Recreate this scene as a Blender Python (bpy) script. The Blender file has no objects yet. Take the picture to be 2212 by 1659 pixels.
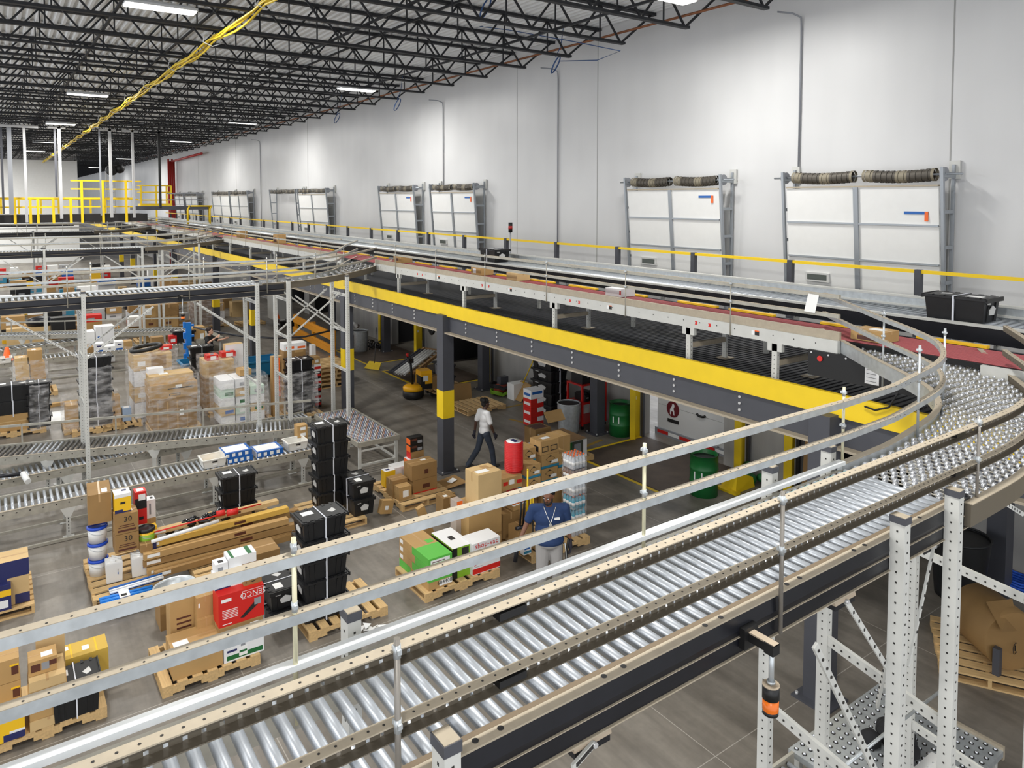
import bpy, bmesh, math, random
from mathutils import Vector, Matrix, Euler
from math import sin, cos, tan, pi, radians as R
S = bpy.context.scene
COL = S.collection
random.seed(7)

# ---------------------------------------------------------------- camera
F, U0, H = 1588.0, 1106.0, 6.2
PITCH = R(3.0)
V0 = 430 + F * tan(PITCH)
YAW = math.atan2(3350 - 1106, F)
cam = bpy.data.cameras.new('camera')
co = bpy.data.objects.new('camera', cam)
COL.objects.link(co)
co.location = (0, 0, H)
co.rotation_euler = (pi / 2 - PITCH, 0, YAW)
cam.sensor_width = 36.0
cam.lens = F / 2212 * 36
cam.shift_y = -(829.5 - V0) / 2212
cam.clip_start, cam.clip_end = 0.05, 400
S.camera = co
# ---------------------------------------------------------------- world, exposure
S.view_settings.view_transform = 'Standard'
S.view_settings.look = 'None'
S.view_settings.gamma = 1
S.view_settings.use_curve_mapping = False
S.view_settings.exposure = 0.0
w = bpy.data.worlds.new('world'); S.world = w
w.use_nodes = True
w.node_tree.nodes['Background'].inputs[0].default_value = (0.92, 0.95, 1.0, 1)
w.node_tree.nodes['Background'].inputs[1].default_value = 1.7
LAMP_W = 400.0

# ---------------------------------------------------------------- measuring helpers (a pixel of the photograph on a known plane)
_f = Vector((-sin(YAW), cos(YAW), 0)); _r = Vector((cos(YAW), sin(YAW), 0)); _u = Vector((0, 0, 1))
_fw = _f * cos(PITCH) - _u * sin(PITCH); _up = _u * cos(PITCH) + _f * sin(PITCH)
def ray(x, y): return _fw + _r * ((x - U0) / F) - _up * ((y - V0) / F)
def on(ax, v, x, y):
    d = ray(x, y); i = 'xyz'.index(ax); c = (0, 0, H)
    t = (v - c[i]) / d[i]
    return Vector((0, 0, H)) + d * t
def G(x, y, z=0.0): return on('z', z, x, y)
def Zx(x, y, X): return on('x', X, x, y).z
def Yx(x, X, y=900): return on('x', X, x, y).y

# ---------------------------------------------------------------- materials
MATS = {}
def M(name, rgb, rough=0.5, metal=0.0, var=0.0, scale=6.0, bump=0.0, spec=0.5, stretch=(1, 1, 1), emit=0.0, alpha=1.0):
    if name in MATS: return MATS[name]
    m = bpy.data.materials.new(name); m.use_nodes = True
    n = m.node_tree.nodes; l = m.node_tree.links
    b = n['Principled BSDF']
    c = [((v + .055) / 1.055) ** 2.4 if v > .04045 else v / 12.92 for v in rgb]
    b.inputs['Base Color'].default_value = (*c, 1)
    b.inputs['Roughness'].default_value = rough
    b.inputs['Metallic'].default_value = metal
    b.inputs['Specular IOR Level'].default_value = spec
    if emit:
        b.inputs['Emission Color'].default_value = (*c, 1); b.inputs['Emission Strength'].default_value = emit
    if alpha < 1: b.inputs['Alpha'].default_value = alpha
    if var or bump:
        tc = n.new('ShaderNodeTexCoord'); mp = n.new('ShaderNodeMapping'); mp.inputs['Scale'].default_value = stretch
        nz = n.new('ShaderNodeTexNoise'); nz.inputs['Scale'].default_value = scale; nz.inputs['Detail'].default_value = 4
        l.new(tc.outputs['Object'], mp.inputs[0]); l.new(mp.outputs[0], nz.inputs['Vector'])
        if var:
            mx = n.new('ShaderNodeMixRGB'); mx.blend_type = 'MIX'
            mx.inputs[1].default_value = (*[max(0, v * (1 - var)) for v in c], 1)
            mx.inputs[2].default_value = (*[min(1, v * (1 + var)) for v in c], 1)
            rp = n.new('ShaderNodeValToRGB'); rp.color_ramp.elements[0].position = .3; rp.color_ramp.elements[1].position = .7
            l.new(nz.outputs[0], rp.inputs[0]); l.new(rp.outputs[0], mx.inputs[0]); l.new(mx.outputs[0], b.inputs['Base Color'])
        if bump:
            bp = n.new('ShaderNodeBump'); bp.inputs['Strength'].default_value = bump; bp.inputs['Distance'].default_value = .02
            l.new(nz.outputs[0], bp.inputs['Height']); l.new(bp.outputs[0], b.inputs['Normal'])
    MATS[name] = m
    return m
CARD = M('cardboard', (.70, .56, .355), .75, var=.07, scale=3)
CARD2 = M('cardboard dark', (.585, .455, .275), .75, var=.08, scale=3)
CARD3 = M('cardboard pale', (.79, .67, .475), .75, var=.06, scale=3)
TAPE = M('tape', (.72, .58, .40), .3)
PAPER = M('white paper', (.93, .93, .92), .6)
INK = M('black ink', (.12, .11, .11), .6)
BLACKP = M('black plastic', (.085, .087, .095), .42, var=.25, scale=8)
BLACK = M('black', (.05, .05, .055), .5)
WHITE = M('white print', (.90, .90, .90), .5)
RED = M('red print', (.80, .12, .09), .45)
GREEN = M('green print', (.36, .72, .28), .45)
DKGREEN = M('dark green print', (.10, .40, .20), .45)
LIME = M('lime print', (.50, .68, .16), .45)
BLUE = M('blue print', (.10, .36, .66), .45)
NAVY = M('navy print', (.14, .16, .36), .45)
YELLOWP = M('yellow print', (.93, .74, .12), .45)
TEAL = M('teal print', (.18, .50, .62), .45)
ORANGE = M('orange print', (.92, .40, .12), .45)
GREYP = M('grey print', (.55, .56, .58), .5)
BROWNP = M('brown print', (.33, .17, .12), .5)
STEELW = M('white painted steel', (.765, .765, .745), .45, var=.05, scale=5)
GALV = M('galvanised steel', (.74, .76, .77), .38, .55, var=.12, scale=14)
GALV2 = M('dusty galvanised steel', (.66, .645, .60), .5, .3, var=.12, scale=10)
DUST = M('dusty tan steel', (.66, .615, .54), .6, .1, var=.06, scale=20)
ROLLER = M('zinc roller', (.70, .72, .745), .38, .6, var=.08, scale=9)
NAVYS = M('black blue steel', (.095, .10, .125), .33, .2, var=.2, scale=6)
DARKS = M('charcoal painted steel', (.275, .28, .305), .5, var=.06, scale=3)
JOIST = M('dark joist steel', (.135, .14, .155), .6, .1)
SAFETY = M('safety yellow paint', (.92, .78, .09), .5, var=.04, scale=4)
RAILY = M('yellow rail paint', (.95, .80, .08), .45)
BARRIER = M('orange yellow paint', (.95, .63, .10), .45)
WOOD = M('pallet wood', (.79, .66, .46), .8, var=.14, scale=3, stretch=(1, 12, 12), bump=.2)
WOOD2 = M('old pallet wood', (.60, .47, .32), .8, var=.18, scale=3, stretch=(12, 1, 12), bump=.2)
FILM = None

# ---------------------------------------------------------------- mesh builder
class MB:
    def __init__(s): s.v = []; s.f = []; s.mi = []; s.mats = []; s.sm = []
    def mat(s, m):
        if m not in s.mats: s.mats.append(m)
        s.k = s.mats.index(m); return s
    def face(s, idx, smooth=False): s.f.append(idx); s.mi.append(s.k); s.sm.append(smooth)
    def box(s, a, b, rot=None, org=None):
        i = len(s.v)
        P = [Vector((x, y, z)) for z in (a[2], b[2]) for y in (a[1], b[1]) for x in (a[0], b[0])]
        if rot is not None:
            o = Vector(org) if org is not None else (Vector(a) + Vector(b)) / 2
            P = [o + rot @ (p - o) for p in P]
        s.v += P
        for q in ((0, 2, 3, 1), (4, 5, 7, 6), (0, 1, 5, 4), (2, 6, 7, 3), (0, 4, 6, 2), (1, 3, 7, 5)): s.face([i + k for k in q])
        return s
    def cyl(s, p0, p1, r, n=12, r2=None, caps=True, smooth=True):
        p0, p1 = Vector(p0), Vector(p1); r2 = r if r2 is None else r2
        d = (p1 - p0).normalized(); t = Vector((0, 0, 1)) if abs(d.z) < .9 else Vector((1, 0, 0))
        x = d.cross(t).normalized(); y = d.cross(x); i = len(s.v)
        for p, rr in ((p0, r), (p1, r2)):
            s.v += [p + (x * cos(2 * pi * k / n) + y * sin(2 * pi * k / n)) * rr for k in range(n)]
        for k in range(n): s.face([i + k, i + n + k, i + n + (k + 1) % n, i + (k + 1) % n], smooth)
        if caps: s.face([i + k for k in range(n)]); s.face([i + n + k for k in reversed(range(n))])
        return s
    def tube(s, pts, r, n=8, closed=False):
        pts = [Vector(p) for p in pts]; N = len(pts); i = len(s.v); ref = None
        for j, p in enumerate(pts):
            a = pts[j - 1] if (j or closed) else p; b = pts[(j + 1) % N] if (j < N - 1 or closed) else p
            d = (b - a).normalized()
            if ref is None: ref = d.cross(Vector((0, 0, 1)) if abs(d.z) < .9 else Vector((1, 0, 0))).normalized()
            x = (ref - d * ref.dot(d)).normalized(); ref = x; y = d.cross(x)
            rr = r[j] if isinstance(r, (list, tuple)) else r
            s.v += [p + (x * cos(2 * pi * k / n) + y * sin(2 * pi * k / n)) * rr for k in range(n)]
        for j in range(N if closed else N - 1):
            for k in range(n):
                a = i + j * n; b = i + ((j + 1) % N) * n
                s.face([a + k, b + k, b + (k + 1) % n, a + (k + 1) % n], True)
        if not closed: s.face([i + k for k in range(n)]); s.face([i + (N - 1) * n + k for k in reversed(range(n))])
        return s
    def sweep(s, pts, prof, closed_prof=True):
        """prof: list of (side, up) offsets swept along a polyline kept upright; side is to the travel's right"""
        pts = [Vector(p) for p in pts]; N = len(pts); n = len(prof); i = len(s.v)
        for j, p in enumerate(pts):
            d0 = (p - pts[j - 1]) if j else (pts[1] - p); d1 = (pts[j + 1] - p) if j < N - 1 else d0
            a = Vector((d0.x, d0.y, 0)).normalized(); b = Vector((d1.x, d1.y, 0)).normalized()
            d = (a + b).normalized(); side = Vector((d.y, -d.x, 0)) / max(.5, d.dot(a))
            s.v += [p + side * q[0] + Vector((0, 0, q[1])) for q in prof]
        for j in range(N - 1):
            for k in range(n if closed_prof else n - 1):
                s.face([i + j * n + k, i + j * n + (k + 1) % n, i + (j + 1) * n + (k + 1) % n, i + (j + 1) * n + k])
        if closed_prof: s.face([i + k for k in reversed(range(n))]); s.face([i + (N - 1) * n + k for k in range(n)])
        return s
    def bar(s, p0, p1, w, h=None, up=(0, 0, 1)):
        h = w if h is None else h
        p0, p1 = Vector(p0), Vector(p1); d = (p1 - p0).normalized(); u = Vector(up)
        if abs(d.dot(u)) > .98: u = Vector((1, 0, 0))
        x = d.cross(u).normalized() * w / 2; y = x.cross(d).normalized() * h / 2; i = len(s.v)
        for p in (p0, p1): s.v += [p - x - y, p + x - y, p + x + y, p - x + y]
        for q in ((0, 1, 2, 3), (7, 6, 5, 4), (0, 4, 5, 1), (1, 5, 6, 2), (2, 6, 7, 3), (3, 7, 4, 0)): s.face([i + k for k in q])
        return s
    def lathe(s, c, prof, n=20, smooth=True, sx=1, sy=1):
        c = Vector(c); i = len(s.v); N = len(prof)
        for r, z in prof: s.v += [c + Vector((r * cos(2 * pi * k / n) * sx, r * sin(2 * pi * k / n) * sy, z)) for k in range(n)]
        for j in range(N - 1):
            for k in range(n): s.face([i + j * n + k, i + j * n + (k + 1) % n, i + (j + 1) * n + (k + 1) % n, i + (j + 1) * n + k], smooth)
        if prof[0][0] > 1e-4: s.face([i + k for k in reversed(range(n))])
        if prof[-1][0] > 1e-4: s.face([i + (N - 1) * n + k for k in range(n)])
        return s
    def ball(s, c, r, n=10, sc=(1, 1, 1)):
        m = max(4, n // 2 + 1); pr = []
        c = Vector(c); i = len(s.v)
        for j in range(m + 1):
            a = pi * j / m
            s.v += [c + Vector((sin(a) * cos(2 * pi * k / n) * r * sc[0], sin(a) * sin(2 * pi * k / n) * r * sc[1], -cos(a) * r * sc[2])) for k in range(n)]
        for j in range(m):
            for k in range(n): s.face([i + j * n + k, i + j * n + (k + 1) % n, i + (j + 1) * n + (k + 1) % n, i + (j + 1) * n + k], True)
        return s
    def poly(s, pts, off):
        """a flat outline given thickness along off"""
        i = len(s.v); n = len(pts); o = Vector(off)
        s.v += [Vector(p) for p in pts] + [Vector(p) + o for p in pts]
        s.face([i + k for k in reversed(range(n))]); s.face([i + n + k for k in range(n)])
        for k in range(n): s.face([i + k, i + (k + 1) % n, i + n + (k + 1) % n, i + n + k])
        return s
    def text(s, txt, size, mtx, depth=.001, align='CENTER'):
        cu = bpy.data.curves.new('t', 'FONT'); cu.body = txt; cu.size = size; cu.extrude = depth; cu.align_x = align; cu.align_y = 'CENTER'
        cu.resolution_u = 2; cu.space_character = 1.05
        o = bpy.data.objects.new('t', cu); COL.objects.link(o)
        me = bpy.data.meshes.new_from_object(o.evaluated_get(bpy.context.evaluated_depsgraph_get()))
        i = len(s.v); s.v += [mtx @ v.co for v in me.vertices]
        for p in me.polygons: s.face([i + k for k in p.vertices])
        bpy.data.objects.remove(o); bpy.data.curves.remove(cu); bpy.data.meshes.remove(me)
        return s
    def mesh(s, name):
        me = bpy.data.meshes.new(name); me.from_pydata(s.v, [], s.f)
        for m in s.mats: me.materials.append(m)
        me.polygons.foreach_set('material_index', s.mi); me.polygons.foreach_set('use_smooth', s.sm)
        bm = bmesh.new(); bm.from_mesh(me); bmesh.ops.recalc_face_normals(bm, faces=bm.faces); bm.to_mesh(me); bm.free()
        me.update(); return me

def tag(o, label=None, cat=None, group=None, kind=None):
    if label: o['label'] = label
    if cat: o['category'] = cat
    if group: o['group'] = group
    if kind: o['kind'] = kind
    return o
def empty(name, loc=(0, 0, 0), rz=0.0):
    o = bpy.data.objects.new(name, None); COL.objects.link(o)
    o.empty_display_size = .1; o.location = loc; o.rotation_euler = (0, 0, rz); return o
def thing(name, label, cat, loc=(0, 0, 0), group=None, rz=0.0): return tag(empty(name, loc, rz), label, cat, group)
def obj(name, mb, parent=None, loc=None):
    o = bpy.data.objects.new(name, mb if isinstance(mb, bpy.types.Mesh) else mb.mesh(name)); COL.objects.link(o)
    if parent is not None: o.parent = parent
    if loc is not None: o.location = loc
    return o
def wpart(name, mb, parent):
    """part whose mesh is in world coordinates under a thing standing elsewhere"""
    o = obj(name, mb, parent)
    c = parent; off = Vector((0, 0, 0))
    while c: off += Vector(c.location) if c.type == 'EMPTY' else Vector((0, 0, 0)); c = c.parent
    o.data.transform(Matrix.Translation(-off))
    return o
def solo(name, mb, label, cat, group=None):
    """a thing that is one mesh; its origin goes to the middle of its base"""
    o = obj(name, mb)
    vs = o.data.vertices; lo = [min(v.co[i] for v in vs) for i in range(3)]; hi = [max(v.co[i] for v in vs) for i in range(3)]
    c = Vector(((lo[0] + hi[0]) / 2, (lo[1] + hi[1]) / 2, lo[2])); o.data.transform(Matrix.Translation(-c)); o.location = c
    return tag(o, label, cat, group)
def struct(name, mb): return tag(obj(name, mb), kind='structure')
KIDS = {}
def dup(root, loc=None, rz=None, label=None, group=None):
    c = root.copy(); COL.objects.link(c)
    if loc is not None: c.location = loc
    if rz is not None: c.rotation_euler = (0, 0, rz)
    if label: c['label'] = label
    if group: c['group'] = group
    def rec(a, b):
        for ch in list(a.children):
            d = ch.copy(); COL.objects.link(d); d.parent = b; rec(ch, d)
    rec(root, c)
    return c
# ================================================================ the hall
WY = 13.8
def Xw(px, Y=13.8): return on('y', Y, px, 430).x
def nodes_mat(name):
    m = bpy.data.materials.new(name); m.use_nodes = True
    return m, m.node_tree.nodes, m.node_tree.links, m.node_tree.nodes['Principled BSDF']
def floor_mat():
    m, n, l, b = nodes_mat('polished concrete floor')
    tc = n.new('ShaderNodeTexCoord')
    def noise(sc, stretch=(1, 1, 1), det=5, rough=.6):
        mp = n.new('ShaderNodeMapping'); mp.inputs['Scale'].default_value = stretch; l.new(tc.outputs['Object'], mp.inputs[0])
        z = n.new('ShaderNodeTexNoise'); z.inputs['Scale'].default_value = sc; z.inputs['Detail'].default_value = det; z.inputs['Roughness'].default_value = rough
        l.new(mp.outputs[0], z.inputs['Vector']); return z.outputs[0]
    def ramp(src, p0, p1, c0, c1):
        r = n.new('ShaderNodeValToRGB'); r.color_ramp.elements[0].position = p0; r.color_ramp.elements[1].position = p1
        r.color_ramp.elements[0].color = (*c0, 1); r.color_ramp.elements[1].color = (*c1, 1); l.new(src, r.inputs[0]); return r.outputs[0]
    def mult(a, bb, fac=1):
        x = n.new('ShaderNodeMixRGB'); x.blend_type = 'MULTIPLY'; x.inputs[0].default_value = fac
        l.new(a, x.inputs[1]); l.new(bb, x.inputs[2]); return x.outputs[0]
    base = ramp(noise(.55), .3, .72, (.17, .15, .125), (.265, .24, .205))
    fine = ramp(noise(9), .25, .75, (.86, .86, .86), (1.08, 1.08, 1.08))
    tyre = ramp(noise(1.1, (.35, 2.6, 1), 4), .38, .6, (.74, .735, .73), (1, 1, 1))
    tyre2 = ramp(noise(.9, (.25, 3.4, 1), 3), .36, .5, (.86, .86, .86), (1, 1, 1))
    c = mult(mult(mult(base, fine), tyre), tyre2)
    sep = n.new('ShaderNodeSeparateXYZ'); l.new(tc.outputs['Object'], sep.inputs[0])
    def math_(op, a, v=None, v2=None):
        x = n.new('ShaderNodeMath'); x.operation = op
        for i, q in enumerate((a, v, v2)):
            if q is None: continue
            if isinstance(q, (int, float)): x.inputs[i].default_value = q
            else: l.new(q, x.inputs[i])
        return x.outputs[0]
    def joint(sock, off, per):
        a = math_('ADD', sock, off); a = math_('DIVIDE', a, per); a = math_('FRACT', a); a = math_('SUBTRACT', a, .5); a = math_('ABSOLUTE', a)
        return math_('GREATER_THAN', a, .5 - .005 / per)
    j = math_('MAXIMUM', joint(sep.outputs[0], 9.62 + 4.5 * 40, 4.5), joint(sep.outputs[1], -2.5 + 3.9 * 40, 3.9))
    mx = n.new('ShaderNodeMixRGB'); l.new(math_('MULTIPLY', j, .6), mx.inputs[0]); l.new(c, mx.inputs[1]); mx.inputs[2].default_value = (.5, .47, .42, 1)
    l.new(mx.outputs[0], b.inputs['Base Color'])
    l.new(ramp(noise(1.3), .3, .7, (.32, .32, .32), (.5, .5, .5)), b.inputs['Roughness'])
    return m
def wall_mat(name, c0, c1, rough, streak):
    m, n, l, b = nodes_mat(name)
    tc = n.new('ShaderNodeTexCoord')
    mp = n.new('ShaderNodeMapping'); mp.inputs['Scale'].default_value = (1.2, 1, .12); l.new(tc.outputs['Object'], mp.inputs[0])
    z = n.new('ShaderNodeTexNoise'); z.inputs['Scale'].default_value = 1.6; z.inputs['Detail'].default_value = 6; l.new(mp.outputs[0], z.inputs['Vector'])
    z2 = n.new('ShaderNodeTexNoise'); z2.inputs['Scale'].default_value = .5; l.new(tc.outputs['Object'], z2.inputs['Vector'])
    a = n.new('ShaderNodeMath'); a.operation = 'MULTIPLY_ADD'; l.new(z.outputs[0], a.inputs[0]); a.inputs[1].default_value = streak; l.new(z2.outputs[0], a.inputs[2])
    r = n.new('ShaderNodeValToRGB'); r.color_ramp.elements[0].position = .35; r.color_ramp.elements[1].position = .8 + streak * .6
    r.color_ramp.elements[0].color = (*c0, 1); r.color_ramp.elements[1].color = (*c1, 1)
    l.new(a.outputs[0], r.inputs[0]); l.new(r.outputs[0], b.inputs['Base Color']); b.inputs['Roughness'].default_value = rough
    bp = n.new('ShaderNodeBump'); bp.inputs['Strength'].default_value = .12; bp.inputs['Distance'].default_value = .05
    l.new(z.outputs[0], bp.inputs['Height']); l.new(bp.outputs[0], b.inputs['Normal'])
    return m
WALLW = wall_mat('white painted wall panels', (.58, .58, .58), (.69, .69, .685), .42, .35)
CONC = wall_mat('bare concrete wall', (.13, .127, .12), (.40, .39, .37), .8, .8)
DECKM = M('galvanised roof deck', (.93, .935, .935), .6, .0, var=.06, scale=2)

mb = MB().mat(floor_mat()); mb.box((-175, -9, -.3), (6, WY + 6, 0)); struct('floor', mb)
DOORX = [(-9.09, -6.12), (-13.71, -10.82), (-24.03, -21.11), (-28.48, -25.48)]
for a, b_ in ((594, 648), (655, 715), (467, 503), (506, 543), (385, 403), (408, 433)): DOORX.append((Xw(a, 13.6), Xw(b_, 13.6)))
mb = MB().mat(WALLW); mb.box((-175, WY, 3.0), (16, WY + .3, 11.3))
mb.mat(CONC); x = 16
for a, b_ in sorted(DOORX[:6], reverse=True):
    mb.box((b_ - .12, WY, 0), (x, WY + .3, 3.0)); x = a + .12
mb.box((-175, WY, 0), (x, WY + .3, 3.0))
mb.mat(M('panel joint', (.62, .62, .61), .7))
for px in (430, 511, 666, 1117, 1290, 2050): mb.box((Xw(px) - .012, WY - .006, 3.9), (Xw(px) + .012, WY, 10.6))
struct('wall_right', mb)
mb = MB().mat(M('white partition', (.86, .86, .85), .6, var=.02)); mb.box((-86, -40, 0), (-85.6, 7.15, 11)); struct('wall_far', mb)
mb = MB().mat(M('far end wall', (.45, .45, .45), .7)); mb.box((-175, 0, 0), (-174.6, WY, 11)); struct('wall_end', mb)
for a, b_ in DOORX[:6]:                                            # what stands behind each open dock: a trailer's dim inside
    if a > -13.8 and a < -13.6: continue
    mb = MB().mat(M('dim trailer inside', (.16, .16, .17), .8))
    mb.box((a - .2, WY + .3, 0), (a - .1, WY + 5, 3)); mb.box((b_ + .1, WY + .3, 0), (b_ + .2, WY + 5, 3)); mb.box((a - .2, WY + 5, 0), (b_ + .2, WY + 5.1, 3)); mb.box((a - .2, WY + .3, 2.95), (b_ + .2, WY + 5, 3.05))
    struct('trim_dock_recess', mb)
# ceiling: corrugated deck, ribs along the wall
mb = MB().mat(DECKM); ys = []; y = -16.0
while y < WY: ys += [(y, 10.95), (y + .07, 10.95), (y + .1, 10.88), (y + .17, 10.88)]; y += .2
i = 0
mb.v = [Vector((X, y, z)) for y, z in ys for X in (-175, 16)]
for k in range(len(ys) - 1): mb.face([2 * k, 2 * k + 1, 2 * k + 3, 2 * k + 2])
mb.mat(M('roof top', (.3, .3, .3))); mb.box((-175, -16, 10.97), (16, WY + .3, 11.3))
struct('ceiling', mb)
# ---------------------------------------------------------------- roof joists
Y0J, Y1J = -15.5, 12.75
mb = MB().mat(JOIST); mb.box((-.075, Y0J, 10.80), (.075, WY, 10.87)); TOPC = mb.mesh('top_chord')
mb = MB().mat(JOIST); mb.box((-.065, Y0J, 9.97), (.065, Y1J, 10.03)); BOTC = mb.mesh('bottom_chord')
mb = MB().mat(JOIST); y = Y1J - .1
mb.bar((0, y, 10.0), (0, WY - .1, 10.82), .045)
k = 0
while y > Y0J + 1.4:
    mb.bar((0, y, 10.0), (0, y - .68, 10.82), .04); mb.bar((0, y - .68, 10.82), (0, y - 1.36, 10.0), .04); mb.bar((0, y - .68, 10.0), (0, y - .68, 10.82), .028)
    y -= 1.36
WEB = mb.mesh('web')
JX = [-11.25 - 2.035 * k for k in range(-7, 74)]
j0 = None
for X in JX:
    if j0 is None:
        j0 = thing('roof_joist', 'dark open-web steel joist spanning under the corrugated roof deck', 'roof joist', (X, 0, 0), 'open-web joists under the roof deck')
        for nm, me in (('top_chord', TOPC), ('bottom_chord', BOTC), ('web', WEB)): obj(nm, me, j0)
    else: dup(j0, (X, 0, 0))
for k, (Y, z) in enumerate(((10.6, 10.06), (6.9, 10.06), (2.2, 10.06), (-2.5, 10.06), (9.0, 10.78), (4.6, 10.78))):
    mb = MB().mat(JOIST); mb.box((-160, Y - .025, z - .025), (3, Y + .025, z + .025))
    solo('joist_bridging', mb, 'thin dark bridging bar running lengthwise across the roof joists', 'bridging bar', 'bridging bars across the joists')
# ---------------------------------------------------------------- strip lights
LED = M('lit diffuser', (1, .99, .96), .5, emit=6.0)
HOUS = M('white lamp housing', (.80, .81, .82), .5)
def lamp(X, Y, label, group=None, k=1.0):
    t = thing('strip_light', label, 'ceiling light', (X, Y, 10.0), group)
    mb = MB().mat(HOUS); mb.box((-.2, -.66, .0), (.2, .66, .05)); mb.box((-.12, -.62, .05), (.12, .62, .1)); obj('housing', mb, t)
    mb = MB().mat(LED); mb.box((-.17, -.64, -.025), (.17, .64, 0)); obj('diffuser', mb, t)
    mb = MB().mat(JOIST); mb.cyl((0, -.5, .1), (0, -.5, .93), .006, 6); mb.cyl((0, .5, .1), (0, .5, .93), .006, 6); obj('hanger', mb, t)
    L = bpy.data.lights.new('lamp', 'AREA'); L.shape = 'RECTANGLE'; L.size = .34; L.size_y = 1.28; L.energy = LAMP_W * k; L.color = (1.0, .985, .95)
    o = bpy.data.objects.new('lamp_light', L); COL.objects.link(o); o.parent = t; o.location = (0, 0, -.04);
    return t
ROW1 = [-16.2, -31.1, -43.9, -58.3, -70.0]; ROW2 = [-24.2, -38.0, -52.7, -78.4, -102.3]
lamp(-16.2, 2.88, k=1.25, label='large bright strip light hanging over the hall nearest the camera')
for X in ROW1[1:]: lamp(X, 3.0, 'lit strip light in the row that follows the yellow cables', 'strip lights along the yellow cables', 1.25)
lamp(-24.2, 10.5, k=.72, label='lit strip light beside the white wall nearest its high doors')
for X in ROW2[1:]: lamp(X, 10.4, 'lit strip light in the far row beside the white wall', 'far strip lights along the white wall', .8)
for X, Y in ((-2.2, 3.0), (-9.8, 10.5), (4.6, 10.5)): lamp(X, Y, 'strip light added out of view to fill the hall and far partition', 'strip lights out of view', 1.2 if Y < 5 else .72)
for X in (4, -10, -24, -38, -52, -66, -76, -81): lamp(X, -4.6, 'strip light added out of view to fill the hall and far partition', 'strip lights out of view', 1.3 if X > -70 else 3.0)  # unseen lamps added as fill, the farthest strengthened to brighten the partition
# ---------------------------------------------------------------- cables, pipes, conduits
YC = M('yellow cable', (.93, .80, .10), .5)
for k in range(5):
    mb = MB().mat(YC); pts = []; X = 2.0; dz = (.0, .05, -.04, .1, .03)[k]
    while X > -86:
        ph = (X + 14) / 4.07
        pts.append((X, 4.28 + (k - 2) * .045 + .03 * sin(X * 1.7 + k), 9.86 + dz - .10 * abs(sin(pi * ph)) + .02 * sin(X * 2.3 + k * 2)))
        X -= .5
    mb.tube(pts, .022, 6)
    solo('yellow_cable', mb, 'long yellow cable in the bundle slung under the roof joists', 'cable', 'yellow cables under the roof')
mb = MB().mat(HOUS)
for k in range(18):
    X = -9.93 - 4.07 * k + .04
    pts = [(X, 4.28, 10.0), (X, 4.1, 9.95), (X, 4.08, 9.8), (X, 4.28, 9.72), (X, 4.46, 9.8), (X, 4.47, 9.88)]
    h = MB().mat(HOUS).tube(pts, .012, 5)
    solo('cable_hook', h, 'white J-hook carrying the yellow cable bundle under a joist', 'hook', 'hooks under the yellow cables')
mb = MB().mat(M('copper pipe', (.55, .36, .25), .4, .6)); mb.cyl((-150, 12.8, 10.3), (3, 12.8, 10.3), .03, 8)
solo('copper_pipe', mb, 'thin copper pipe running along the wall just below the joists', 'pipe')
for k, (px, py0, py1, s) in enumerate(((1726, 40, 378, 'beside the largest high door'), (1207, 155, 530, 'between the two pairs of high doors'), (960, 222, 402, 'above the third high door'), (565, 305, 500, 'farther along the white wall'))):
    X = Xw(px); z0, z1 = on('y', WY, px, py1).z, on('y', WY, px, py0).z
    mb = MB().mat(GREYP); mb.tube([(X - .25, 13.3, z1 + .1), (X - .1, 13.6, z1 + .08), (X, 13.74, z1), (X, 13.76, z1 - .2), (X, 13.76, z0)], .02, 7)
    solo('wall_conduit', mb, 'thin grey conduit down the white wall ' + s, 'conduit')
CB = M('blue cable', (.15, .30, .50), .5)
for px, py, s in ((1200, 140, 'nearest the camera'), (858, 226, 'second along the wall'), (728, 255, 'third along the wall'), (1048, 18, 'hanging out over the hall')):
    p = on('y', 12.6 if px != 1048 else 9.0, px, py)
    mb = MB().mat(CB)
    for q in range(2): mb.tube([p + Vector((.1 * sin(a) + .02 * q, .13 * cos(a), .22 * sin(a + .6))) for a in [2 * pi * t / 14 for t in range(14)]], .014, 6, closed=True)
    mb.tube([p + Vector((0, 0, .2)), p + Vector((.1, .1, .5)), p + Vector((.1, .2, 10.92 - p.z))], .012, 6)
    solo('cable_coil', mb, 'coiled blue cable hanging from the roof joists, ' + s, 'cable coil')
mb = MB().mat(CB); a, b_ = on('y', 12.5, 1340, 110), on('y', 12.5, 1210, 132)
mb.tube([on('y', 8, 760, 10), on('y', 10, 900, 40), on('y', 11.5, 1100, 65), on('y', 12, 1240, 90), a, on('y', 12.6, 1290, 130), b_], .012, 6)
solo('blue_cable', mb, 'loose blue cable drooping along the joists to the wall', 'cable')
t = thing('fire_pipes', 'red riser pipes standing against the far white wall', 'pipe', (-72, 13.3, 0))
for k in range(4):
    mb = MB().mat(M('red pipe paint', (.70, .13, .10), .4)); mb.cyl((-72.2 + .1 * k, 13.6 - .17 * k, 0), (-72.2 + .1 * k, 13.6 - .17 * k, 9.6 + .2 * (k % 2)), .08, 12); wpart('riser', mb, t)
mb = MB().mat(MATS['red pipe paint']); mb.cyl((-72.4, 13.45, 9.6), (-60, 13.3, 9.7), .09, 10); wpart('branch_pipe', mb, t)
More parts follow.
